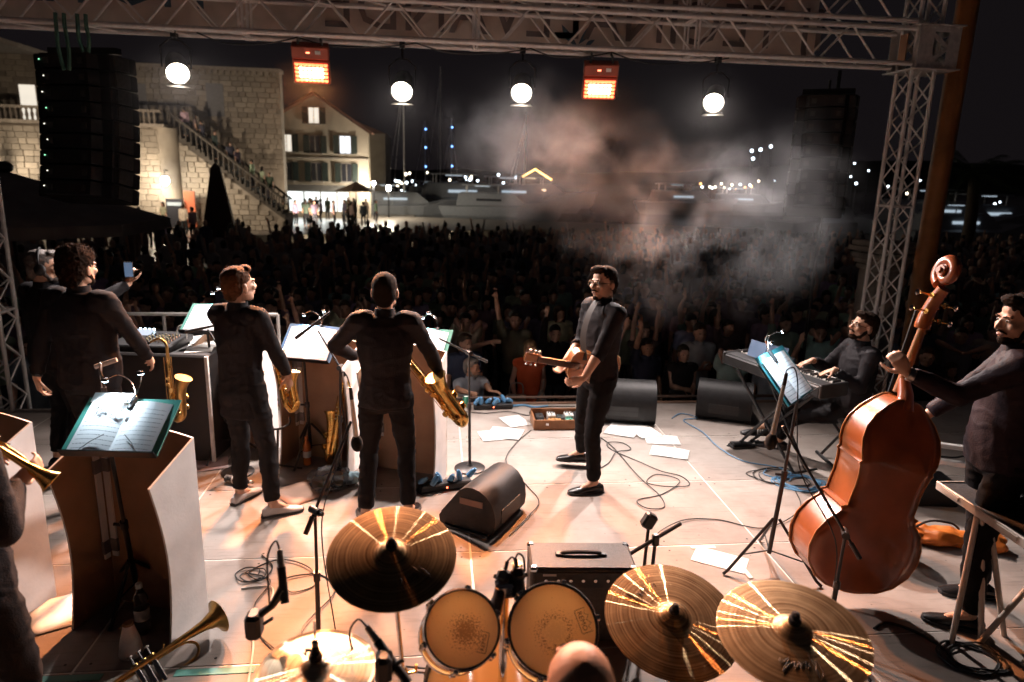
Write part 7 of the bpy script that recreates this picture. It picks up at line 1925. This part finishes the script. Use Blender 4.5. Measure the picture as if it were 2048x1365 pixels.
spec = [((-3.5, 66, -1.7), .3, 1.0, 12.5, False, True, False), ((3.2, 74, -1.7), .15, 1.35, 0, False, True, False), ((5.5, 66, -1.7), -.1, 1.05, 0, False, False, False), ((9.5, 82, -1.7), .05, 1.3, 11, False, True, False), ((0, 84, -1.7), .6, .9, 16, False, True, False), ((-1.8, 100, -1.7), 1.3, 1.0, 11.2, False, True, True), ((1.9, 100, -1.7), 1.4, 1.0, 11.6, False, True, True), ((14, 96, -1.7), .0, 1.3, 0, True, True, False)]
for lb, sp_ in zip(bl, spec): boat(lb, sp_[0], sp_[1], sp_[2], sp_[3], sp_[4], sp_[5], sp_[6])
br_ = ['white lit boat right of the brown mast', 'white boat with bright strip lights near the right edge', 'lit motor boat cut by the right edge', 'small lit boat just behind the truss tower', 'pale blue-lit boat behind the smoke', 'faint lit boat behind the right line array']
spec = [((37, 46, -1.7), .1, 1.0), ((40, 52, -1.7), -.1, 1.3), ((46, 54, -1.7), .2, 1.2), ((31.5, 54, -1.7), .3, 1.0), ((31, 86, -1.7), .1, 1.2), ((40, 88, -1.7), -.1, 1.1)]
for lb, sp_ in zip(br_, spec): boat(lb, sp_[0], sp_[1], sp_[2])
t = thing('lit_kiosk', 'kiosk with a glowing yellow gable outline across the harbour', 'kiosk', (13.8, 99, -1.7), 0)
MB().box((.2, 2, 1.6), (4.4, 3, 3.2)).build('wall', mat('kiosk_wall', (.2, .18, .16), .8), t, False)
MB().path([(-1.9, 0, 4.0), (-.1, 0, 5.1), (2.3, 0, 3.7)], .10, n=6).build('neon_gable', mat('neon_yellow', (1, .9, .6), .4, 0, 0, emit=(1, .62, .20), estr=5), t)
mb = MB(); mb.prism([(-2.1, 3.2), (2.5, 3.2), (2.5, 3.6), (-.1, 5.0), (-2.1, 3.9)], .1, 3.4, Matrix(((1, 0, 0, 0), (0, 0, 1, 0), (0, 1, 0, 0), (0, 0, 0, 1)))); mb.build('roof', mat('kiosk_roof', (.08, .08, .08), .8), t, False)
for k in range(5): MB().box((-1.5 + k * .85, .48, 2.2), (.6, .06, .8)).build('lit_pane', BLIT2, t, False)
for k in range(7): MB().ell((-2 + k * .75, -.3, .5), (.16, .1, .12), n=8, m=5).build('bulb', BLIT2, t)
hill = MB(); NH = 60
for i in range(NH + 1):
    x = -300 + 1300 * i / NH; z = 6 + 22 * (max(0, sin((x - 100) / 260)) ** 2) + 3 * noise.noise(Vector((x * .02, 0, 0)))
    hill.v += [(x, 620 + 40 * sin(x * .01), -3), (x, 660, z)]
for i in range(NH): a = 2 * i; hill.f.append((a, a + 2, a + 3, a + 1)); hill.mi.append(0)
struct(hill, 'far_hill', mat('dark_hillside', (.012, .014, .010), .95, 0, .3, .02))
# tiny far lights along the opposite shore
SH1 = mat('shore_light_warm', (1, 1, 1), .4, 0, 0, emit=(1, .85, .62), estr=9); SH2 = mat('shore_light_cool', (1, 1, 1), .4, 0, 0, emit=(.75, .88, 1), estr=9); SH3 = mat('shore_light_orange', (1, 1, 1), .4, 0, 0, emit=(1, .45, .12), estr=8)
rl = random.Random(19)
def far_light(x, y, z, r, m, lab):
    t = thing('shore_lamp', lab, 'light', (x, y, z), 0, 'tiny lamps along the far shore')
    MB().ell((0, 0, 0), (r, r, r), n=8, m=5).build('globe', m, t); MB().tube((0, 0, -r), (0, 0, -1.7 - z), .05, n=5).build('post', BLACKM, t)
for x, z in ((45.6, 6.9), (46.9, 7.1), (48.4, 7.6), (45.9, 5.8)): far_light(x, 100, z, .20, SH2, 'white lamp of the small cluster high behind the smoke')
for k in range(14): far_light(38.2 + k * .62 + rl.uniform(-.3, .3), 100, 1.9 + rl.uniform(-.5, .3), .13, (SH1, SH2, SH3)[rl.randrange(3)], 'small lamp in the row behind the smoke plume')
for k in range(34): far_light(rl.uniform(-7, 12), rl.uniform(95, 120), rl.uniform(-.6, 2.6), rl.uniform(.08, .22), (SH1, SH2, SH2)[rl.randrange(3)], 'small lamp among the boats left of the smoke')
for k in range(26): far_light(rl.uniform(44, 84), rl.uniform(84, 100), rl.uniform(-1.0, 6.5), rl.uniform(.05, .16), (SH1, SH2, SH2)[rl.randrange(3)], 'small lamp sprinkled right of the brown mast')
# palm by the right quay
t = thing('palm_tree', 'dim palm tree barely visible right of the brown mast', 'palm tree', (24.5, 30, GZ), 0)
MB().path(spline([(0, 0, 0), (.1, 0, 2), (.0, .1, 4.2)], 6), [.30 - .006 * i for i in range(13)], n=10).build('trunk', mat('palm_bark', (.09, .065, .045), .9, 0, .3, 10, .5, 20), t)
mb = MB(); rp = random.Random(2)
for k in range(26):
    a = rp.uniform(0, 2 * pi); el = rp.uniform(-.5, 1.1); Lf = rp.uniform(2.2, 3.0); d = V(cos(a) * cos(el), sin(a) * cos(el), sin(el))
    pts = [V(0, .1, 4.3) + d * Lf * s_ - V(0, 0, 1.3 * s_ * s_) for s_ in [i / 8 for i in range(9)]]
    for i in range(1, 9):
        tdir = (pts[i] - pts[i - 1]).normalized(); s_ = tdir.cross(V(0, 0, 1)); s_ = s_.normalized() if s_.length > .01 else V(1, 0, 0)
        for q in range(3):
            p = pts[i - 1].lerp(pts[i], q / 3)
            for sg in (-1, 1):
                e = p + (s_ * sg * .8 + tdir * .6 - V(0, 0, .35)).normalized() * (.7 * (1 - abs(i - 4) / 7)); mb.add([p, p + tdir * .05, e], [(0, 1, 2)])
mb.build('crown', mat('palm_leaf', (.035, .055, .02), .6, 0, .3, 3), t, False)

# ------------------------------------------------------------------ the audience
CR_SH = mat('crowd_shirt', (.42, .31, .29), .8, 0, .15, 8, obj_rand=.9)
CR_TR = mat('crowd_trousers', (.04, .04, .05), .85, 0, .15, 8, obj_rand=.25)
CR_SK = mat('crowd_skin', (.68, .42, .30), .55, 0, .1, 10)
CR_HR = mat('crowd_hair', (.035, .022, .015), .6, 0, .2, 30, obj_rand=.06)
def aud(label, loc, rz=pi, **k):
    k.setdefault('skin', CR_SK); k.setdefault('hairmat', CR_HR); k.setdefault('shirt', CR_SH); k.setdefault('trousers', CR_TR)
    return person(label, loc, rz, voxel=.013, detail=False, **k)
# people at the lip that can be told apart
FG = 'people in the front rows of the audience'
aud('grey-bearded man in a light grey T-shirt resting his arms on the stage lip', (.40, 7.95, GZ), radians(200), H=1.62, L=dict(w=(.62, 7.42, .03), curl=.4, d=(.9, -.3, 0), n=(0, 0, -1)), R=dict(w=(.36, 7.45, .03), curl=.4), hair='short', hairmat=mat('grey_crowd_hair', (.2, .18, .16), .6), beard=2, sleeve='short', shirt=mat('pale_grey_tee', (.48, .52, .58), .8, 0, .1), head=(radians(40), 0, 0), skin=SKIN2)
pw = aud('blonde woman in an orange dress singing out at the stage lip', (1.22, 8.72, GZ), pi, H=1.66, hair='long', hairmat=mat('blonde_hair', (.36, .24, .12), .5, 0, .2, 30), sleeve='none', shirt=mat('orange_dress', (.85, .14, .045), .75, 0, .1), trousers=mat('orange_dress'), skirt=.55, collar=False, R=dict(l=(.22, .16, 1.0)), L=dict(l=(-.16, .22, 1.05)), skin=mat('fair_crowd_skin', (.75, .48, .35), .5))
hM = PINFO[pw.name]['HMf']; MB().ell(hM @ V(0, .088, -.064), (.018, .008, .020), rot=hM.to_3x3(), n=10, m=5).build('open_mouth', EYED, pw)
t = thing('hand_bag', 'white handbag hanging from the arm of the orange-dressed woman', 'bag', (1.03, 8.52, -.62), 0); MB().bbox((0, 0, .14), (.26, .09, .28), .02).build('body', mat('white_leather', (.5, .45, .40), .6), t); MB().path(spline([(-.09, 0, .27), (-.07, 0, .42), (.07, 0, .42), (.09, 0, .27)], 5), .009, n=6).build('handle', mat('white_leather'), t)
t = thing('carrier_bag', 'white carrier bag held by the orange-dressed woman', 'bag', (1.36, 8.5, -.95), 0); mb = MB(); mb.rings([[V(w * cos(a), .08 * w / .14 * sin(a), z) for a in [2 * pi * i / 12 for i in range(12)]] for w, z in ((.13, 0), (.15, .2), (.10, .45), (.03, .68))]); me = remesh(mb, .02, 1); displace(me, lambda p: .02 * noise.noise(p * 12)); meshobj(me, 'bag', mat('white_plastic_bag', (.5, .48, .46), .5), t); MB().path([(0, 0, .66), (.02, 0, .80)], .01, n=6).build('handles', mat('white_plastic_bag'), t)
aud('dark-haired man in blue standing behind the grey-bearded man', (.36, 8.75, GZ), radians(190), H=1.74, hair='short', shirt=mat('deep_blue_shirt', (.03, .05, .10), .8), sleeve='short', head=(radians(25), 0, 0))
aud('woman stretching a bare arm sideways near the grey-bearded man', (.10, 9.25, GZ), radians(180), H=1.72, hair='bun', sleeve='none', shirt=mat('dark_top', (.02, .018, .02), .8), L=dict(w=(.78, 9.0, .26), d=(1, 0, .1), curl=.1, hint=(0, 0, -1)))
aud('person waving a blue phone above the orange-dressed woman', (1.66, 9.4, GZ), pi, H=1.72, R=dict(w=(1.52, 9.25, .72), d=(.1, 0, 1), n=(0, -1, 0), curl=.6), shirt=mat('dark_top'), hair='short')
aud('tanned man raising an open hand behind the guitarist', (2.80, 8.75, GZ), radians(188), H=1.68, R=dict(w=(2.66, 8.55, .58), d=(-.2, 0, 1), n=(0, -1, 0), curl=.12), sleeve='short', shirt=mat('navy_tee', (.025, .03, .055), .8), hair='short', skin=SKIN2)
aud('woman with both bare arms raised beside the waving man', (3.02, 9.6, GZ), pi, H=1.72, R=dict(w=(2.86, 9.5, .72), d=(.3, 0, 1), n=(0, -1, 0)), L=dict(w=(3.20, 9.5, .76), d=(-.3, 0, 1), n=(0, -1, 0)), sleeve='none', hair='long')
aud('person in a pale grey T-shirt clapping behind the keyboard', (3.62, 9.0, GZ), pi, H=1.84, R=dict(l=(.05, .30, 1.22), d=(0, -.5, .8)), L=dict(l=(-.05, .30, 1.22), d=(0, -.5, .8)), sleeve='short', shirt=mat('pale_tee', (.48, .52, .54), .8), hair='short')
aud('woman in a dark dress clapping near the right monitor', (3.24, 8.55, GZ), pi, H=1.64, R=dict(l=(.06, .28, 1.2)), L=dict(l=(-.10, .28, 1.15)), sleeve='none', shirt=mat('dark_top'), skirt=.5, hair='bun')
aud('man in a grey T-shirt filming with raised hands at the right', (7.55, 9.0, GZ), radians(150), H=1.80, R=dict(l=(.10, .34, 1.50)), L=dict(l=(-.10, .34, 1.50)), sleeve='short', shirt=mat('mid_grey_tee', (.28, .28, .30), .8), hair='short', short_legs=True)
aud('girl in a floral top at the right stage corner', (6.95, 8.35, GZ), radians(165), H=1.45, sleeve='none', shirt=mat('floral_cloth', (.32, .22, .18), .8, 0, .6, 30), hair='long', short_legs=True)
aud('bearded man leaning in behind the double bass player', (7.75, 8.9, GZ), radians(140), H=1.55, hair='short', beard=2, shirt=mat('dark_top'))
aud('woman in a dark sleeveless top between the bass scroll and the tower', (6.25, 7.95, GZ), radians(150), H=1.76, sleeve='short', shirt=mat('dark_top'), hair='short')
# interchangeable members: eight poses copied into the rows
protos = []
PL_ = 'person of the dim standing audience facing the stage'
defs = [dict(hair='short'), dict(hair='long', sleeve='short'), dict(hair='short', sleeve='short', R=dict(l=(.28, .10, 1.98), d=(.1, 0, 1), n=(0, 1, 0), curl=.15)),
        dict(hair='long', sleeve='none', R=dict(l=(.22, .08, 1.95), d=(.2, 0, 1), n=(0, 1, 0), curl=.15), L=dict(l=(-.24, .06, 1.92), d=(-.1, 0, 1), n=(0, 1, 0), curl=.15)),
        dict(hair='bun', sleeve='none', R=dict(l=(.07, .32, 1.25)), L=dict(l=(-.07, .32, 1.25))), dict(hair='short', sleeve='short', R=dict(l=(.06, .34, 1.58), d=(0, 0, 1)), L=dict(l=(-.09, .34, 1.55), d=(0, 0, 1))),
        dict(hair='mop', sleeve='short', L=dict(l=(-.30, .12, 1.90), d=(-.2, 0, 1), n=(0, 1, 0), curl=.2)), dict(hair='buzz', sleeve='short')]
for i, d in enumerate(defs):
    p = person(PL_, (0, 0, 0), 0, voxel=.018, detail=False, group='standing audience before the stage', skin=CR_SK, hairmat=CR_HR, shirt=CR_SH, trousers=CR_TR, collar=False, face=True, **d)
    for ch in list(p.children):
        if ch.name.startswith('shoe'): bpy.data.objects.remove(ch)
    protos.append(p)
POSE = ['short-haired person standing with arms down', 'long-haired person standing with arms down', 'person raising the right arm', 'person with both arms up', 'person with hair in a bun clapping', 'person filming with both hands raised', 'person raising the left arm', 'crop-haired person standing still']
spots = []
rc_ = random.Random(31)
special = [(.4, 7.95), (1.22, 8.72), (.36, 8.75), (.1, 9.25), (1.66, 9.4), (2.8, 8.75), (3.02, 9.6), (3.62, 9.0), (3.24, 8.55), (7.55, 9.0), (6.95, 8.35), (7.75, 8.9), (6.25, 7.95), (6.42, 8.5), (6.35, 9.3), (4.95, 8.6)]
y = 8.5; row = 0
cand = []
while y < 30:
    xl, xr = -.60 * y - .2, 1.02 * y + .3
    x = xl + rc_.uniform(0, .5)
    while x < xr:
        px_, py_ = x + rc_.uniform(-.16, .16), y + rc_.uniform(-.2, .2)
        if all((px_ - a) ** 2 + (py_ - b) ** 2 > .30 for a, b in special) and not ((px_ + 8.6) ** 2 + (py_ - 15.2) ** 2 < .6) and not ((px_ + 9.9) ** 2 + (py_ - 33) ** 2 < 4):
            if not (py_ > 17 and px_ < -5 and rc_.random() < .55): cand.append((px_, py_))
        x += rc_.uniform(.52, .80) * (1 if y < 13 else 1.15)
    y += .70 if y < 13 else .95
near = cand[:270]; far = cand[270:]
for i, (px_, py_) in enumerate(near):
    r = rc_.random()
    if py_ < 10.5: k = rc_.choice([0, 1, 2, 3, 4, 5, 6, 7])
    else: k = rc_.choice([0, 0, 1, 1, 7, 7, 2, 3, 4, 5, 6])
    src = protos[k]
    o = src if not spots or k not in spots else None
    if k not in spots: spots.append(k); o = src
    else: o = copy_tree(src)
    zone = 'left of the guitarist' if px_ < .9 * py_ / 8.5 else ('behind the smoke and keyboard' if px_ < .62 * py_ else 'right of the truss tower')
    o['label'] = POSE[k] + ' in the dim audience ' + zone
    h = rc_.uniform(.90, 1.03)
    o.location = (px_, py_, GZ); o.rotation_euler = (0, 0, pi + math.atan2(-(px_ - .8), -(py_ - 5)) * -.0 + rc_.uniform(-.45, .45) - .35 * px_ / 10); o.scale = (h, h, h)
# the mass farther back, too dim and small to tell apart
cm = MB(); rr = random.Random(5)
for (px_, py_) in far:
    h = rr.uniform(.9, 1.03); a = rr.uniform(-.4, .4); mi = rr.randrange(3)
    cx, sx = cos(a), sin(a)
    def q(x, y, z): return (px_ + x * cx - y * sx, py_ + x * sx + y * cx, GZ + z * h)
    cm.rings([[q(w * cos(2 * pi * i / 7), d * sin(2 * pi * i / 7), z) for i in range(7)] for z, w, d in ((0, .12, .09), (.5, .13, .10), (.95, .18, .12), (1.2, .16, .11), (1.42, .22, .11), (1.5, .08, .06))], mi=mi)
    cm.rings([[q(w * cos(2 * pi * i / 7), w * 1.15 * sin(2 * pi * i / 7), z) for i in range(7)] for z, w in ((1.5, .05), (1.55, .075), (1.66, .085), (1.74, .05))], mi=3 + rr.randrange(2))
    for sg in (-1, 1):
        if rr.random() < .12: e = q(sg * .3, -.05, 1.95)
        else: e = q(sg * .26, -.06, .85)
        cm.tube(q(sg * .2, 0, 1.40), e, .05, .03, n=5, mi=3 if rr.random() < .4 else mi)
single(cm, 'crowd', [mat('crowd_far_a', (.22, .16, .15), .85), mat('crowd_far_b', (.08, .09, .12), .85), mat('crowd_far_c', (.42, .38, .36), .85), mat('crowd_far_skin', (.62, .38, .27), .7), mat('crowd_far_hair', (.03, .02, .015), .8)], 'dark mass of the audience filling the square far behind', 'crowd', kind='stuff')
# strollers on the lit parts of the square
sc_ = [(-16.6, 38), (-15.2, 41), (-13.8, 40), (-12.5, 37.5), (-11.8, 38.3), (-17.5, 34), (-19.5, 36), (-14.3, 35.5), (-18.4, 31), (-15.6, 30.2), (-20.5, 40), (-13.0, 33), (-11.5, 31), (-16.9, 28), (-14.8, 27)]
for k, (x, y) in enumerate(sc_):
    o = copy_tree(protos[k % 8]) if k % 8 not in (2, 3, 6) else copy_tree(protos[0]); o.location = (x, y, GZ); o.rotation_euler = (0, 0, rc_.uniform(0, 6.28)); o['label'] = 'dark figure standing on the pale square before the fortress'; o['group'] = 'figures on the lit square'
for k in range(22):
    o = copy_tree(protos[(0, 1, 7)[k % 3]]); x = rc_.uniform(-12, -4); o.location = (x, rc_.uniform(48, 56), GZ); o.rotation_euler = (0, 0, rc_.uniform(0, 6.28)); o['label'] = 'dark figure in front of the lit shop of the gabled house'; o['group'] = 'figures before the lit shop'
for k in range(9):
    o = copy_tree(protos[(0, 1, 7)[k % 3]]); x = -15.4 + k * .62 + rc_.uniform(-.2, .2); o.location = (x, 45.9, GZ + stz(x)); o.rotation_euler = (0, 0, rc_.uniform(0, 6.28)); o['label'] = 'dark figure walking on the outdoor stairs'; o['group'] = 'figures on the stairs'

# ------------------------------------------------------------------ smoke from the stage drifting over the lip
def smoke_material():
    m = bpy.data.materials.new('stage_smoke'); m.use_nodes = True; nt = m.node_tree; N = nt.nodes; L = nt.links
    for n in list(N):
        if n.type != 'OUTPUT_MATERIAL': N.remove(n)
    out = N['Material Output']; pv = N.new('ShaderNodeVolumePrincipled'); pv.inputs['Color'].default_value = (.80, .80, .82, 1); pv.inputs['Anisotropy'].default_value = .0
    tc = N.new('ShaderNodeTexCoord')
    # domain warp so that the noise curls into wisps
    n0 = N.new('ShaderNodeTexNoise'); n0.inputs['Scale'].default_value = 1.5; n0.inputs['Detail'].default_value = 3; L.new(tc.outputs['Object'], n0.inputs['Vector'])
    wp = N.new('ShaderNodeVectorMath'); wp.operation = 'MULTIPLY_ADD'; wp.inputs[1].default_value = (.9, .9, .9); L.new(n0.outputs['Color'], wp.inputs[0]); L.new(tc.outputs['Object'], wp.inputs[2])
    n1 = N.new('ShaderNodeTexNoise'); n1.inputs['Scale'].default_value = 2.1; n1.inputs['Detail'].default_value = 7; n1.inputs['Roughness'].default_value = .60; L.new(wp.outputs[0], n1.inputs['Vector'])
    th = N.new('ShaderNodeMapRange'); th.inputs[1].default_value = .44; th.inputs[2].default_value = .64; th.inputs[3].default_value = 0; th.inputs[4].default_value = 1; L.new(n1.outputs['Fac'], th.inputs[0])
    tot = None
    for c, r, w in SMOKE_PUFFS:
        sb = N.new('ShaderNodeVectorMath'); sb.operation = 'SUBTRACT'; sb.inputs[1].default_value = Vector(c) + Vector((.45, .45, .45)); L.new(wp.outputs[0], sb.inputs[0])
        dv = N.new('ShaderNodeVectorMath'); dv.operation = 'DIVIDE'; dv.inputs[1].default_value = r; L.new(sb.outputs[0], dv.inputs[0])
        ln = N.new('ShaderNodeVectorMath'); ln.operation = 'LENGTH'; L.new(dv.outputs[0], ln.inputs[0])
        mr = N.new('ShaderNodeMapRange'); mr.interpolation_type = 'SMOOTHSTEP'; mr.inputs[1].default_value = 1; mr.inputs[2].default_value = .1; mr.inputs[3].default_value = 0; mr.inputs[4].default_value = w; L.new(ln.outputs['Value'], mr.inputs[0])
        if tot is None: tot = mr.outputs[0]
        else:
            ad = N.new('ShaderNodeMath'); ad.operation = 'ADD'; L.new(tot, ad.inputs[0]); L.new(mr.outputs[0], ad.inputs[1]); tot = ad.outputs[0]
    mu = N.new('ShaderNodeMath'); mu.operation = 'MULTIPLY'; L.new(tot, mu.inputs[0]); L.new(th.outputs[0], mu.inputs[1])
    mm = N.new('ShaderNodeMath'); mm.operation = 'MULTIPLY'; mm.inputs[1].default_value = SMOKE_DENSITY; L.new(mu.outputs[0], mm.inputs[0])
    L.new(mm.outputs[0], pv.inputs['Density']); L.new(pv.outputs[0], out.inputs['Volume'])
    m.cycles.volume_step_rate = .4
    m.cycles.volume_sampling = 'EQUIANGULAR'
    return m
SMOKE_DENSITY = .30
SMOKE_PUFFS = [((.75, 5.85, 2.66), (.85, .6, .6), .60), ((1.40, 5.85, 2.42), (.7, .55, .65), .40), ((2.25, 5.85, 2.25), (.95, .6, .75), .85), ((2.95, 5.85, 2.35), (1.05, .6, .75), .65), ((1.85, 5.85, 1.85), (.85, .6, .6), .55), ((2.6, 5.85, 1.80), (1.0, .6, .6), .38), ((3.2, 5.85, 2.0), (.7, .5, .6), .35)]
sk = MB().box((2.1, 5.85, 2.2), (4.3, 1.3, 2.2))
o = single(sk, 'smoke', smoke_material(), 'drifting grey-pink stage smoke behind the guitarist', 'smoke', kind='stuff', smooth=False)
HZM = bpy.data.materials.new('added_halo_haze_air'); HZM.use_nodes = True  # thin haze volume added to give the truss lamps a halo
for n_ in list(HZM.node_tree.nodes):
    if n_.type != 'OUTPUT_MATERIAL': HZM.node_tree.nodes.remove(n_)
_pv = HZM.node_tree.nodes.new('ShaderNodeVolumePrincipled'); _pv.inputs['Color'].default_value = (.85, .83, .82, 1); _pv.inputs['Density'].default_value = .010
_n = HZM.node_tree.nodes; _l = HZM.node_tree.links
_tc = _n.new('ShaderNodeTexCoord'); _sx = _n.new('ShaderNodeSeparateXYZ'); _l.new(_tc.outputs['Object'], _sx.inputs[0])
_mr = _n.new('ShaderNodeMapRange'); _mr.interpolation_type = 'SMOOTHSTEP'; _mr.inputs[1].default_value = 2.25; _mr.inputs[2].default_value = 3.35; _mr.inputs[3].default_value = 0; _mr.inputs[4].default_value = .0032
_l.new(_sx.outputs[2], _mr.inputs[0]); _l.new(_mr.outputs[0], _pv.inputs['Density']); HZM.cycles.volume_step_rate = .5
HZM.node_tree.links.new(_pv.outputs[0], HZM.node_tree.nodes['Material Output'].inputs['Volume'])
o = single(MB().box((.2, 6.9, 2.93), (7.6, .78, 1.39)), 'added_halo_haze', HZM, 'thin haze added for a glow round the lamps of the truss', 'haze', kind='stuff', smooth=False)
bpy.data.scenes.remove(TMP)
